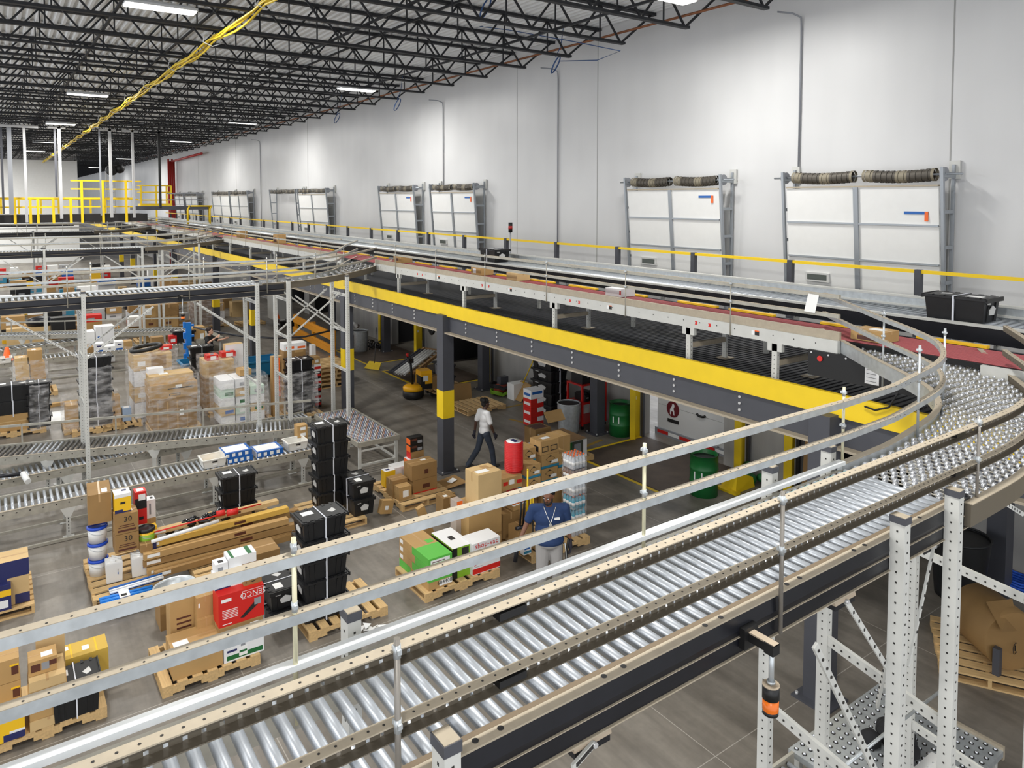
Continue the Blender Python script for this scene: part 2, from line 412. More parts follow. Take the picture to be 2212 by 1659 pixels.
# ---------------------------------------------------------------- high doors, raised on their tracks
DOORW = M('door panel white', (.90, .90, .89), .45, var=.015)
SPRING = M('coil spring', (.33, .31, .28), .55, .3)
SPRING2 = M('coil spring pale', (.53, .50, .43), .6, .2)
TRACK = M('track steel', (.62, .64, .66), .4, .5)
def high_door(i, a, b_, panel=True):
    zt, zb, zk = 6.42, 4.35, 6.75
    yt, yb = 13.34, 13.52
    yy = lambda z: yt + (yb - yt) * (zt - z) / (zt - zb)
    t = tag(empty('door_%d' % i, ((a + b_) / 2, WY, 0)), kind='structure')
    sl = (yb - yt) / (zt - zb)
    if panel:
        n = 3; hh = (zt - zb) / n; w_ = b_ - a
        for k in range(n):
            z0 = zb + hh * k; z1 = z0 + hh - .012
            mb = MB().mat(DOORW); mb.poly([(a, yy(z0), z0), (b_, yy(z0), z0), (b_, yy(z1), z1), (a, yy(z1), z1)], (0, .05, 0))
            if k == 0:
                vw = MB().mat(M('vision frame', (.80, .80, .79))); xw = a + w_ * .13; vw.box((xw, yy(z0 + .2) - .05, z0 + .2), (xw + .52, yy(z0 + .2) + .03, z0 + .38))
                vw.mat(M('vision glass', (.33, .35, .33), .2)); vw.box((xw + .05, yy(z0 + .2) - .056, z0 + .235), (xw + .47, yy(z0 + .2), z0 + .345))
            elif k == n - 1 and i in (1, 2, 3, 4):
                zz = z0 + (.2 if i == 1 else .50); xs = b_ - w_ * .2
                mb.mat(BLUE); mb.box((xs, yy(zz) - .012, zz), (xs + .42, yy(zz), zz + .05)); mb.mat(ORANGE); mb.box((xs + .36, yy(zz) - .013, zz - .12), (xs + .42, yy(zz) - .002, zz + .05))
            pn_ = wpart('panel', mb, t)
            if k == 0: wpart('vision_window', vw, pn_)
            mb = MB().mat(TRACK); mb.box((a, yy(z0) - .035, z0 - .012), (b_, yy(z0), z0 + .02)); wpart('hinge_rail', mb, t)
        mb = MB().mat(TRACK); xm = (a + b_) / 2; mb.poly([(xm - .045, yy(zb) - .04, zb), (xm + .045, yy(zb) - .04, zb), (xm + .045, yt - .04, zt), (xm - .045, yt - .04, zt)], (0, .03, 0)); wpart('mullion', mb, t)
        mb = MB().mat(DUST); mb.box((a, yt - .03, zt), (b_, yt + .06, zt + .03)); wpart('top_rail', mb, t)
    for X in (a - .07, b_ + .07):
        mb = MB().mat(TRACK)
        mb.bar((X, 13.62, 3.0), (X, 13.30, zk), .06, .05)
        wpart('track', mb, t)
        mb = MB().mat(TRACK); mb.bar((X, 13.72, 3.0), (X, 13.72, zk + .05), .05); wpart('wall_angle', mb, t)
        mb = MB().mat(TRACK)
        for q in range(6):
            z = 3.5 + q * .62; y = 13.62 - (13.62 - 13.30) * (z - 3) / (zk - 3); mb.box((X - .03, y, z - .03), (X + .03, 13.74, z + .03))
        wpart('brace', mb, t)
        mb = MB().mat(GREYP); mb.cyl((X - .05, 13.42, zk - .12), (X + .01, 13.42, zk - .12), .12, 16); mb.box((X - .015, 13.4, zk - .16), (X + .015, 13.8, zk - .08)); mb.mat(STEELW); mb.box((X - .09, 13.74, zk - .2), (X + .09, 13.79, zk + .12)); wpart('cable_drum', mb, t)
    mb = MB().mat(TRACK); mb.cyl((a - .35, 13.42, zk - .12), (b_ + .35, 13.42, zk - .12), .018, 8); wpart('shaft', mb, t)
    for k in range(2):
        x0 = a + .12 + k * ((b_ - a) / 2); x1 = x0 + (b_ - a) / 2 - .2; m_ = int((x1 - x0) / .05); mb = MB()
        for q in range(m_):
            mb.mat(SPRING2 if (q // 4) % 3 == 0 else SPRING); xa = x0 + (x1 - x0) * q / m_; xb = x0 + (x1 - x0) * (q + 1) / m_
            sag = -.03 * sin(pi * q / m_); mb.cyl((xa, 13.42, zk - .12 + sag), (xb, 13.42, zk - .12 + sag), .115 - .008 * (q % 2), 14, caps=False)
        wpart('spring', mb, t)
for i, (a, b_) in enumerate(DOORX): high_door(i + 1, a, b_, i != 4)
# ================================================================ mezzanine
ZD = 3.72
HOLE = M('punched hole', (.16, .15, .14), .8)
BOLT = M('bolt head', (.78, .78, .78), .4, .4)
t = thing('mezzanine_deck', 'long dark grating mezzanine deck under the belt conveyor along the wall', 'mezzanine', (-20, 10.4, 3.2))
mb = MB().mat(M('dark grating', (.20, .205, .225), .5, .4)); X = 3.0
k = 0
while X > -95:
    mb.box((X - .03, 8.37, ZD - .03), (X + .03, 12.6, ZD)); X -= .098 if X > -40 else .19
wpart('grating', mb, t)
mb = MB().mat(M('grating rib', (.12, .12, .13), .5, .3))
for Y in [8.4 + .30 * k for k in range(15)]: mb.box((-95, Y - .012, ZD - .06), (3, Y + .012, ZD - .028))
wpart('grating_rib', mb, t)
mb = MB().mat(DARKS)
X = 2.2
while X > -95:
    mb.box((X - .05, 8.46, ZD - .36), (X + .05, 12.6, ZD - .07)); X -= 2.37
wpart('deck_joist', mb, t)
mb = MB().mat(DARKS); mb.box((-95, 12.5, 3.25), (3, 12.6, 3.84)); wpart('rear_beam', mb, t)
t = thing('edge_beam', 'charcoal steel edge beam of the mezzanine with yellow painted upper band', 'beam', (-20, 8.3, 3.2))
mb = MB().mat(SAFETY); mb.box((-95, 8.26, 3.57), (3, 8.33, 3.845)); wpart('yellow_band', mb, t)
mb = MB().mat(DARKS); mb.box((-95, 8.32, 3.2), (3, 8.36, 3.6)); mb.mat(DUST); mb.box((-95, 8.2, 3.185), (3, 8.36, 3.215))
mb.mat(BOLT); X = 2.0
while X > -60:
    for q in range(3): mb.cyl((X, 8.30, 3.49 - .09 * q), (X, 8.32, 3.49 - .09 * q), .02, 8)
    X -= 1.19
wpart('web', mb, t)
def column(X, Y, label, band=True, top=3.6, s=.14, group=None):
    t = thing('steel_column', label, 'column', (X, Y, 0), group)
    mb = MB().mat(DARKS); mb.box((-s, -s, 0), (s, s, top)); obj('shaft', mb, t)
    mb = MB().mat(DARKS); mb.box((-s - .1, -s - .1, 0), (s + .1, s + .1, .025)); mb.mat(BOLT)
    for a in (-1, 1):
        for b_ in (-1, 1): mb.cyl((a * (s + .05), b_ * (s + .05), .02), (a * (s + .05), b_ * (s + .05), .06), .02, 6)
    obj('base_plate', mb, t)
    if band: mb = MB().mat(SAFETY); mb.box((-s - .004, -s - .004, 1.25), (s + .004, s + .004, 1.88)); obj('yellow_wrap', mb, t)
    return t
column(-5.0, 8.22, 'charcoal column with bolted beam joint behind the near roller conveyor')
column(-14.35, 8.3, 'tall charcoal column with yellow wrap beside the walking person in white')
column(-20.0, 8.3, 'charcoal column with yellow wrap behind the wheeled transfer table')
column(-29.3, 8.3, 'charcoal column with yellow wrap beyond the second perforated leg frame')
column(-35.3, 8.3, 'charcoal column with yellow wrap farther off beyond the blue upright')
for X, s in ((-44.6, 'fifth'), (-50.3, 'sixth'), (-59.6, 'seventh'), (-65.3, 'eighth')): column(X, 8.3, s + ' charcoal column along the mezzanine edge counted from the camera')
for X, s in ((-4.85, 'beside the black bin under the curved conveyor'), (-14.38, 'behind the red tool cart'), (-19.9, 'beside the wall dock with the shovel'), (-27.2, 'beside the metal trash can'), (-33, 'behind the orange guard rail')):
    column(X, 12.95, 'charcoal wall-side column ' + s, False)
# handrail at the back of the deck
t = thing('handrail', 'yellow handrail with dark posts along the back of the mezzanine', 'handrail', (-20, 12.45, ZD))
mb = MB().mat(RAILY); mb.box((-70, 12.42, 4.98), (3, 12.48, 5.035)); wpart('top_rail', mb, t)
mb = MB().mat(GREYP); mb.box((-70, 12.44, 4.45), (3, 12.46, 4.48)); wpart('mid_rail', mb, t)
X = -3.6
while X > -70: mb = MB().mat(DARKS); mb.box((X - .05, 12.40, ZD), (X + .05, 12.50, 5.04)); wpart('post', mb, t); X -= 2.38
# ================================================================ conveyors
def rail_on(t, pts, w=.045, h=.044, holes=False, name='guard_rail', m=None):
    mb = MB().mat(m or GALV); mb.sweep(pts, [(-w / 2, -h), (w / 2, -h), (w / 2, 0), (-w / 2, 0)])
    mb.mat(DUST); mb.sweep(pts, [(-w / 2, 0), (w / 2, 0), (w / 2, .003), (-w / 2, .003)])
    if holes:
        mb.mat(HOLE)
        for a, b_ in zip(pts[:-1], pts[1:]):
            a, b_ = Vector(a), Vector(b_); n = int((b_ - a).length / .055); d = (b_ - a).normalized()
            for k in range(n):
                p = a + d * (.075 * (k + .5)); mb.cyl(p + Vector((.008, 0, .002)), p + Vector((.008, 0, .0045)), .0045, 6)
    return wpart(name, mb, t)
def channel_on(t, pts, w=.045, h=.052, slots=True):
    BR = M('grimy and shade-dark channel steel', (.40, .37, .32), .6, .2); mb = MB().mat(BR); q = w / 2  # brown tone carries the shade inside the open channel rails
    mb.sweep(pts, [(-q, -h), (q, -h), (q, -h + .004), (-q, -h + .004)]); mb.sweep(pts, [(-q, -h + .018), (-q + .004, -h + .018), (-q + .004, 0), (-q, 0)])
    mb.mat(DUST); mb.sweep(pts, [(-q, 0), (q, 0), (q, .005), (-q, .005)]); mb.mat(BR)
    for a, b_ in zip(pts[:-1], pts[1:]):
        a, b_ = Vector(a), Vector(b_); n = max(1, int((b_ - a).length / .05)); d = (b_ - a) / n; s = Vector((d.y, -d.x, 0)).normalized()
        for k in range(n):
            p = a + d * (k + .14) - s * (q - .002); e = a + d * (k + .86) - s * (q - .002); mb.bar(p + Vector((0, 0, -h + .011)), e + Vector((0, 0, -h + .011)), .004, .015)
    mb.mat(HOLE)
    for a, b_ in zip(pts[:-1], pts[1:]):
        a, b_ = Vector(a), Vector(b_); n = int((b_ - a).length / .055); d = (b_ - a).normalized()
        for k in range(n): p = a + d * (.055 * (k + .5)); mb.cyl(p + Vector((0, 0, .0045)), p + Vector((0, 0, .0062)), .0048, 6)
    return wpart('guard_rail', mb, t)
def post(t, x, y, z0, z1, s=.085, name='leg', cap=True, m=None, ty=None):
    mb = MB().mat(m or STEELW); ty = ty or s * .75
    mb.box((x - s / 2, y - ty / 2, z0), (x + s / 2, y + ty / 2, z1)); mb.mat(HOLE)
    z = z0 + .1
    while z < z1 - .06:
        mb.box((x + s / 2, y - .005, z), (x + s / 2 + .0015, y + .005, z + .011)); mb.box((x - .005, y - ty / 2 - .0015, z), (x + .005, y - ty / 2, z + .011)); z += .06
    if cap: mb.mat(DARKS); mb.box((x - s / 2 - .004, y - ty / 2 - .004, z1 - .02), (x + s / 2 + .004, y + ty / 2 + .004, z1 + .02)); mb.mat(DUST); mb.box((x - s / 2, y - ty / 2, z1 + .02), (x + s / 2, y + ty / 2, z1 + .023))
    return wpart(name, mb, t)
def perf_bar(t, a, b_, w=.07, th=.03, name='cross_bar', m=None):
    a, b_ = Vector(a), Vector(b_); mb = MB().mat(m or STEELW); mb.bar(a, b_, th, w); mb.mat(HOLE)
    n = int((b_ - a).length / .075); d = (b_ - a).normalized(); s = d.cross(Vector((0, 0, 1))).normalized()
    for k in range(n):
        p = a + d * (.075 * (k + .5))
        for q in (-1, 1): mb.box(p + s * (q * th / 2) - Vector((.006, .006, .006)), p + s * (q * th / 2) + Vector((.006, .006, .006)))
    mb.mat(DUST); return wpart(name, mb, t)
def resample(pts, n):
    pts = [Vector(p) for p in pts]; L = [0]
    for a, b_ in zip(pts[:-1], pts[1:]): L.append(L[-1] + (b_ - a).length)
    out = []
    for k in range(n):
        s = L[-1] * k / (n - 1); j = 0
        while j < len(pts) - 2 and L[j + 1] < s: j += 1
        f = (s - L[j]) / max(1e-6, L[j + 1] - L[j]); out.append(pts[j].lerp(pts[j + 1], f))
    return out
def rollers(t, spots, r, mats=None, name='roller'):
    """spots: (p0, p1) pairs; one mesh shared by all rollers of one length"""
    L = (spots[0][1] - spots[0][0]).length; cache = {}
    for k, (a, b_) in enumerate(spots):
        m = (mats or [ROLLER])[k % len(mats or [0])]
        if m not in cache:
            mb = MB().mat(m); mb.cyl((0, -L / 2 + .02, 0), (0, L / 2 - .02, 0), r, 14)
            mb.mat(GALV2); mb.cyl((0, -L / 2 + .03, 0), (0, -L / 2 + .045, 0), r + .002, 14); mb.mat(HOLE); mb.cyl((0, -L / 2, 0), (0, L / 2, 0), .008, 6)
            cache[m] = mb.mesh('roller')
        d = b_ - a; o = obj(name, cache[m], t); c = (a + b_) / 2; o.location = c - Vector(t.location); o.rotation_euler = (0, 0, math.atan2(d.y, d.x) - pi / 2)
INNER = [(-2.95, 5.1), (-2.97, 5.7), (-3.0, 6.2), (-3.06, 6.75), (-3.18, 7.12), (-3.42, 7.46), (-3.75, 7.70), (-4.2, 7.98), (-4.84, 8.45), (-5.5, 8.95)]
OUTER = [(-2.13, 5.1), (-2.14, 5.8), (-2.19, 6.4), (-2.29, 6.95), (-2.5, 7.5), (-2.83, 8.03), (-3.2, 8.5), (-3.55, 8.95), (-3.75, 9.2)]
def smooth(P, m=5):
    P = [Vector((*p, 0)) for p in P]; out = []
    for k in range(len(P) - 1):
        a, b_, c, d = P[max(0, k - 1)], P[k], P[k + 1], P[min(len(P) - 1, k + 2)]
        for q in range(m):
            u = q / m; out.append(.5 * ((2 * b_) + (c - a) * u + (2 * a - 5 * b_ + 4 * c - d) * u * u + (3 * b_ - a - 3 * c + d) * u ** 3))
    return out + [P[-1]]
WHITEW = M('skate wheel', (.83, .84, .86), .25, .65)
def spur(t, dx, fine, rails=True, dark=True):
    zz = lambda k, n: 4.22 + .25 * k / (n - 1)
    N = 74 if fine else 22; m_ = 5 if fine else 2
    def lift(P): n = len(P); return [Vector((p.x + dx, p.y, 4.2 + .25 * min(1, max(0, k / (n - 1) - .14) / .86))) for k, p in enumerate(P)]
    I, O = lift(smooth(INNER, m_)), lift(smooth(OUTER, m_))
    for P, sd, nm in ((I, -1, 'inner_frame'), (O, 1, 'outer_frame')):
        mb = MB().mat(GALV if sd < 0 else M('grimy and shade-dark channel steel', (.40, .37, .32), .6, .2)); mb.sweep(P, [(sd * .03 - .02, -.12), (sd * .03 + .02, -.12), (sd * .03 + .02, .03), (sd * .03 - .02, .03)]); mb.mat(DUST)
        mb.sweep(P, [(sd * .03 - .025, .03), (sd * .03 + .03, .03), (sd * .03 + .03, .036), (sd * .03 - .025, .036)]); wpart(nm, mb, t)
    a, b_ = resample(I, N), resample(O, N)
    mbx = MB().mat(GALV2)
    n = 11 if fine else 6; cnt = 0; wheels = []
    for k in range(N):
        d = b_[k] - a[k]; mbx.cyl(a[k] + Vector((0, 0, -.03)), b_[k] + Vector((0, 0, -.03)), .006, 6)
        for q in range(n):
            f = (q + .3 + .4 * (k % 2)) / n; wheels.append((a[k] + d * f + Vector((0, 0, -.028)), math.atan2(d.y, d.x)))
    wpart('axle_set', mbx, t)['kind'] = 'stuff'
    ws = .026 if fine else .03
    me = MB().mat(WHITEW).cyl((-.011 - (.01 if not fine else 0), 0, 0), (.011, 0, 0), ws, 12).mat(HOLE).cyl((-.012, 0, 0), (.012, 0, 0), .008, 6).mesh('skate_wheel')
    wheels.sort(key=lambda p: (p[0] - Vector((0, 0, H))).length)
    if fine:
        for p, an in wheels[:100]:
            o = obj('skate_wheel', me, t); o.location = p - Vector(t.location); o.rotation_euler = (0, 0, an)
        wheels = wheels[100:]
    mbx = MB().mat(WHITEW)
    for p, an in wheels:
        v = Vector((cos(an), sin(an), 0)) * (.011 if fine else .018); mbx.cyl(p - v, p + v, ws, 10)
    wpart('skate_wheels', mbx, t)['kind'] = 'stuff'
    return I, O
def rods(t, pts, z0, z1, m=None, r=.011, name='rod'):
    for x, y in pts:
        mb = MB().mat(m or GALV2); mb.cyl((x, y, z0), (x, y, z1), r, 8); mb.mat(GALV)
        for z in (z1 - .04, z1 - .29): mb.cyl((x, y, z - .025), (x, y, z + .02), r * 1.2, 8); mb.box((x - .025, y - .008, z - .008), (x + .02, y + .008, z + .008))
        wpart(name, mb, t)
def overhead(name, label, xn, w, y0, dx, fine, posts, group=None):
    """roller conveyor running away from the wall-side belt, ending in a wheeled spur; xn = plane of its near frame"""
    t = thing('roller_conveyor', label, 'conveyor', (xn - w / 2, 3, 0), group)
    xf = xn - w; Y1 = 5.1
    zf, zt = (4.06, 4.25) if fine else (3.95, 4.195); ye = Y1 + (.1 if fine else .5); zl = zf + (zt - zf) * .45
    mb = MB().mat(NAVYS); mb.box((xn - .035, y0, zf), (xn - .005, ye, zt)); mb.poly([(xn - .005, y0, zl), (xn - .005, y0, zt), (xn + .0, y0, zl + .03)], (0, ye - y0, 0)); mb.mat(DUST); mb.box((xn - .02, y0, zl - .004), (xn + .004, ye, zl)); mb.box((xn - .02, y0, zf - .004), (xn + .008, ye, zf + .002))
    mb.mat(DUST); mb.box((xn - .05, y0, zt), (xn, Y1, zt + .008)); mb.mat(M('brown rail edge', (.42, .36, .28), .6)); mb.box((xn - .075, y0, zt - .03), (xn - .05, Y1, zt + .009))
    mb.mat(BLACK); y = y0 + .4
    while y < Y1: [mb.cyl((xn - .03, y + q, zt + .006), (xn - .03, y + q, zt + .0095), .013, 10) for q in (0, .11)]; y += .62
    wpart('near_frame', mb, t)
    mb = MB().mat(GALV2); mb.box((xf, y0, 3.98), (xf + .035, Y1, 4.19)); mb.mat(M('bright white flange', (.90, .91, .91), .3, .2)); mb.box((xf - .01, y0, 4.235 if fine else 4.19), (xf + .045, Y1, 4.262 if fine else 4.225))
    mb.mat(HOLE); y = max(y0, -.5)
    while y < Y1 and fine: mb.box((xf + .0345, y, 4.10), (xf + .037, y + .02, 4.118)); y += .045
    wpart('far_frame', mb, t)
    sp = []; y = y0 + .04; pitch = .0775 if fine else .105
    while y < Y1 - .02: sp.append((Vector((xn - .05, y, 4.205 if fine else 4.165)), Vector((xf + (.06 if fine else .03), y, 4.205 if fine else 4.165)))); y += pitch
    rollers(t, sp[-100:], .0245 if fine else .03)
    I, O = spur(t, dx, fine)
    up = lambda P, z: [p + Vector((0, 0, z)) for p in P]
    Z = Vector((0, 0, 0))
    for z in (.515, .265):
        st = [Vector((xf + (.015 if fine else 0), y0, 4.215 + z))] + [Vector((p.x, p.y, p.z + z)) for p in I]
        rail_on(t, st, holes=fine)
        so = [Vector((xn - .02, y0, 4.215 + z))] + [Vector((p.x, p.y, p.z + z)) for p in O[:int(len(O) * .77)]]
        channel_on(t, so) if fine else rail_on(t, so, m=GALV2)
    return t, I, O
xn = -2.12
t, I, O = overhead('', 'nearest overhead roller conveyor crossing the foreground into a wheeled curve', -2.12, .86, -.9, 0, True, None)
# rods carrying the near guard rails
rods(t, [(-2.95, .98), (-2.95, 3.02), (-2.99, 5.15)], 4.0, 4.80, M('cream rod', (.82, .80, .68), .4, .3))
rods(t, [(-2.10, 1.03), (-2.10, 3.1), (-2.11, 5.25)], 4.07, 4.78, M('dull rod', (.52, .50, .47), .4, .4))
for z in (4.71, 4.46):
    for X_, Y_ in ((-2.955, 5.1), (-2.13, 5.0), (-2.13, 1.5)): mb = MB().mat(BLACK); mb.box((X_ - .024, Y_ - .06, z - .022), (X_ + .02, Y_ + .06, z + .004)); wpart('rail_coupler', mb, t)
rods(t, [(-3.26, 7.32), (-4.2, 8.0), (-3.0, 6.3)], 4.1, 4.98, GALV)
TB_ = M('teal belt', (.45, .62, .62), .4); y = -.8
while y < 5.0: mb = MB().mat(TB_); mb.box((-2.885, y, 4.226), (-2.88, y + .0775, 4.2285)); wpart('drive_belt', mb, t); y += .155
def stand(name, label, legs, bars, braces=(), group=None, s=.085):
    t = thing('conveyor_stand', label, 'conveyor support', (sum(l[0] for l in legs) / len(legs), sum(l[1] for l in legs) / len(legs), 0), group)
    for x, y, z1 in legs: post(t, x, y, 0, z1, s)
    for a, b_ in bars: perf_bar(t, a, b_)
    for a, b_ in braces: perf_bar(t, a, b_, .038, .016, 'brace')
    mb = MB().mat(STEELW)
    for x, y, z1 in legs: mb.box((x - .09, y - .09, 0), (x + .09, y + .09, .012))
    wpart('foot_plate', mb, t); return t
XL, XR = -3.08, -2.08
zb1, zb2 = 2.55, 1.15
stand('', 'white perforated stand under the near conveyor closest to the camera', [(XL, 1.28, 4.32), (XR, 1.2, 4.37)], [((XL, 1.28, 2.6), (XR, 1.2, 2.6)), ((XL, 1.28, 1.2), (XR, 1.2, 1.2))])
stand('', 'white perforated stand under the near conveyor beside the hanging amber beacon', [(XL, 4.39, 4.32), (XR, 4.2, 4.37)], [((XL, 4.39, 2.62), (XR, 4.2, 2.62)), ((XL, 4.39, 1.2), (XR, 4.2, 1.2))], [((-2.1, 3.4, 3.9), (-2.1, 4.15, 2.75))])
stand('', 'white perforated stand under the near conveyor where its rollers end', [(XL, 5.11, 4.32), (XR, 4.86, 4.37)], [((XL, 5.11, 2.85), (XR, 4.86, 2.85)), ((XL, 5.11, 1.2), (XR, 4.86, 1.2))], [((-2.1, 4.3, 3.9), (-2.55, 4.9, 2.7))])
stand('', 'white perforated stand under the curve of the near conveyor', [(-3.15, 6.6, 4.1), (-2.1, 6.3, 4.1)], [((-3.15, 6.6, 3.1), (-1.2, 6.3, 3.1)), ((-3.15, 6.6, 1.5), (-1.2, 6.3, 1.5))])
CAPT = M('tan end cap', (.66, .60, .52), .5)
for k, (px, py, bx_, by_) in enumerate(((1270, 1585, 1236, 1659), (1815, 1285, 1938, 1478), (2005, 1168, 1962, 1440), (2145, 1068, 2212, 1112))):
    q_ = G(px, py, 4.02); x0, y0, z0 = q_.x, q_.y, 4.0; e = on('x', -2.12, bx_, by_)
    mb = MB().mat(CAPT); mb.poly([(x0 + .034 * cos(a), y0 - .1, z0 + .034 * sin(a)) for a in [pi * q / 8 for q in range(9)]], (0, .2, 0)); mb.mat(NAVYS); mb.box((x0 - .032, y0 - .095, z0 - .03), (x0 + .03, y0 + .095, z0 + .004))
    a_ = Vector((x0 + .035, y0, z0 + .0)); mb.mat(STEELW); mb.bar(a_, e, .012, .03); mb.mat(HOLE)
    for q in range(8): c = a_.lerp(e, .12 + .1 * q); mb.box(c + Vector((.004, -.006, -.008)), c + Vector((.0085, .006, .008)))
    mb.mat(BOLT); mb.cyl(a_ - Vector((.01, 0, 0)), a_ + Vector((.016, 0, 0)), .012, 8)
    solo('brace_bracket', mb, 'tan curved brace bracket under the near conveyor beam, ' + ('nearest the camera', 'second from the camera', 'between the two tall white legs', 'under the curved wheel bed')[k], 'bracket')
def beacon(x, y, z, label, dx=0, up=0.0):
    t = thing('warning_beacon', label, 'warning light', (x, y, z))
    mb = MB().mat(M('amber lens', (.86, .42, .08), .25)); mb.lathe((x, y, z), [(.0, 0), (.034, .005), (.037, .015), (.037, .068)], 16); wpart('lens', mb, t)
    mb = MB().mat(BLACK); mb.cyl((x, y, z + .068), (x, y, z + .128), .039, 16); mb.cyl((x, y, z - .006), (x, y, z + .012), .036, 16); mb.mat(CAPT); mb.cyl((x, y, z + .128), (x, y, z + .134), .039, 16); wpart('housing', mb, t)
    mb = MB().mat(GALV); mb.cyl((x, y, z + .13), (x, y, z + .31 + up), .012, 10); mb.cyl((x, y, z + .14), (x, y, z + .15), .02, 10); wpart('stem', mb, t)
    z += up
    mb = MB().mat(BLACK); mb.box((x - .025, y - .025, z + .28), (x + .025, y + .025, z + .33)); mb.box((x - .14, y - .05, z + .25), (x - .11, y + .05, z + .35)); mb.box((x - .12, y - .02, z + .285), (x, y + .02, z + .325)); mb.mat(CAPT); mb.box((x - .11, y - .02, z + .325), (x + .025, y + .02, z + .332)); wpart('bracket', mb, t)
beacon(-1.98, 2.86, 3.84, 'amber warning beacon hanging under the near conveyor beam')
# overhead lines farther off
def far_line(k, xn, dx, label, ysup, w=.85):
    t, I, O = overhead('', label, xn, w, -3.0, dx, False, None)
    rods(t, [(xn + .01, y) for y in (1.2, 3.5, 5.2)] + [(xn - w, y + .5) for y in (1.2, 3.5, 5.2)] + [(p.x, p.y) for p in (O[4], O[7], I[6], I[10], I[14])], 4.0, 4.85, GALV2)
    for j, (y, lb) in enumerate(ysup):
        stand('', lb, [(xn + .06, y, 4.3), (xn - w - .1, y, 4.25)], [((xn + .06, y, 2.9), (xn - w - .1, y, 2.9)), ((xn + .06, y, 1.9), (xn - w - .1, y, 1.9)), ((xn + .06, y, 3.8), (xn - w - .1, y, 3.8))], [((xn + .03, y, 2.9), (xn + .03, y + (1.3 if j % 2 == 0 else -1.3), 3.9)), ((xn - w, y, 2.9), (xn - w, y + (1.3 if j % 2 == 0 else -1.3), 3.9))] + ([((xn + .03, y, 2.9), (xn + .03, y - 1.3, 3.9))] if j == 0 else []), s=.1)
    return t
far_line(1, -17.25, -15.2, 'second overhead roller conveyor back from the camera, dark sided', [(1.47, 'perforated stand under the second overhead conveyor beside the wrapped tote stack'), (4.95, 'perforated stand under the second overhead conveyor beside the orange slotted panel'), (5.68, 'perforated stand under the second overhead conveyor where its dark side ends'), (7.15, 'perforated stand under the wheeled spur of the second overhead conveyor')])
far_line(2, -33.4, -31.2, 'third overhead roller conveyor back from the camera, dark sided', [(1.6, 'perforated stand under the third overhead conveyor nearest the partition'), (5.0, 'perforated stand under the third overhead conveyor at mid run'), (5.75, 'perforated stand under the third overhead conveyor where its dark side ends'), (7.2, 'perforated stand under the wheeled spur of the third overhead conveyor')])
far_line(3, -52.3, -49.5, 'fourth overhead roller conveyor back from the camera', [(2.0, 'perforated stand under the fourth overhead conveyor nearest the partition'), (5.6, 'perforated stand under the fourth overhead conveyor near the mezzanine')])
far_line(4, -71.5, -68.5, 'farthest overhead roller conveyor below the yellow railings', [(3.0, 'perforated stand under the farthest overhead conveyor')])
beacon(-17.1, on('x', -17.1, 395, 690).y, on('x', -17.1, 395, 690).z, up=3.76 - on('x', -17.1, 395, 690).z, label= 'amber warning beacon hanging under the second overhead conveyor')
# wall-side belt conveyor
t = thing('belt_conveyor', 'long belt conveyor with red strands and white side frame on the mezzanine', 'conveyor', (-20, 8.9, ZD))
segs = [(-5.0, -18.45), (-20.75, -34.5), (-36.6, -52.5), (-54.5, -75)]
for a, b_ in segs:
    mb = MB().mat(STEELW); mb.box((b_, 8.44, 4.29), (a, 8.50, 4.455)); mb.mat(HOLE); X = a - .3
    while X > max(b_, -25): mb.box((X, 8.438, 4.38), (X + .014, 8.442, 4.394)); X -= .31
    mb.mat(RED); X = a - 2.2
    while X > max(b_, -25):
        mb.poly([(X, 8.438, 4.35), (X - .05, 8.438, 4.35), (X - .03, 8.438, 4.375), (X - .05, 8.438, 4.40), (X, 8.438, 4.40)], (0, .004, 0)); mb.poly([(X + .25, 8.438, 4.35), (X + .2, 8.438, 4.35), (X + .22, 8.438, 4.375), (X + .2, 8.438, 4.40), (X + .25, 8.438, 4.40)], (0, .004, 0))
        mb.mat(WHITE); mb.box((X + .95, 8.437, 4.35), (X + 1.0, 8.442, 4.41)); mb.mat(INK); mb.box((X + 1.0, 8.437, 4.35), (X + 1.07, 8.442, 4.40)); mb.mat(ORANGE); mb.box((X + 1.0, 8.4365, 4.40), (X + 1.07, 8.442, 4.415)); mb.mat(RED); X -= 2.9
    wpart('near_frame', mb, t)
    mb = MB().mat(DUST); mb.box((b_, 8.48, 4.455), (a, 8.52, 4.56)); wpart('near_guide', mb, t)
    for z in (5.02, 4.78): rail_on(t, [(b_, 8.47, z), (a, 8.47, z)], m=GALV2)
    X = a - 1.6
    while X > b_: rods(t, [(X, 8.43)], 4.28, 5.06, GALV2, .008); X -= 2.1
mb = MB().mat(STEELW); mb.box((-3.4, 8.44, 4.29), (3, 8.5, 4.455)); wpart('near_frame', mb, t)
mb = MB().mat(BLACK); mb.box((-75, 8.52, 4.40), (3, 9.36, 4.455)); wpart('bed', mb, t)
STR = M('red drive strand', (.66, .33, .34), .45)
for k in range(13):
    y = 8.56 + .062 * k; mb = MB().mat(STR); mb.cyl((-75, y, 4.468), (3, y, 4.460), .0095, 6); wpart('drive_strand', mb, t)
mb = MB().mat(NAVYS); mb.box((-75, 9.36, 4.29), (3, 9.41, 4.47)); wpart('far_frame', mb, t)
X = 2.0
while X > -50: mb = MB().mat(YELLOWP); mb.box((X - .8, 9.34, 4.47), (X, 9.42, 4.50)); wpart('yellow_guard', mb, t); X -= 1.05 + .25 * ((int(-X * 7)) % 3)
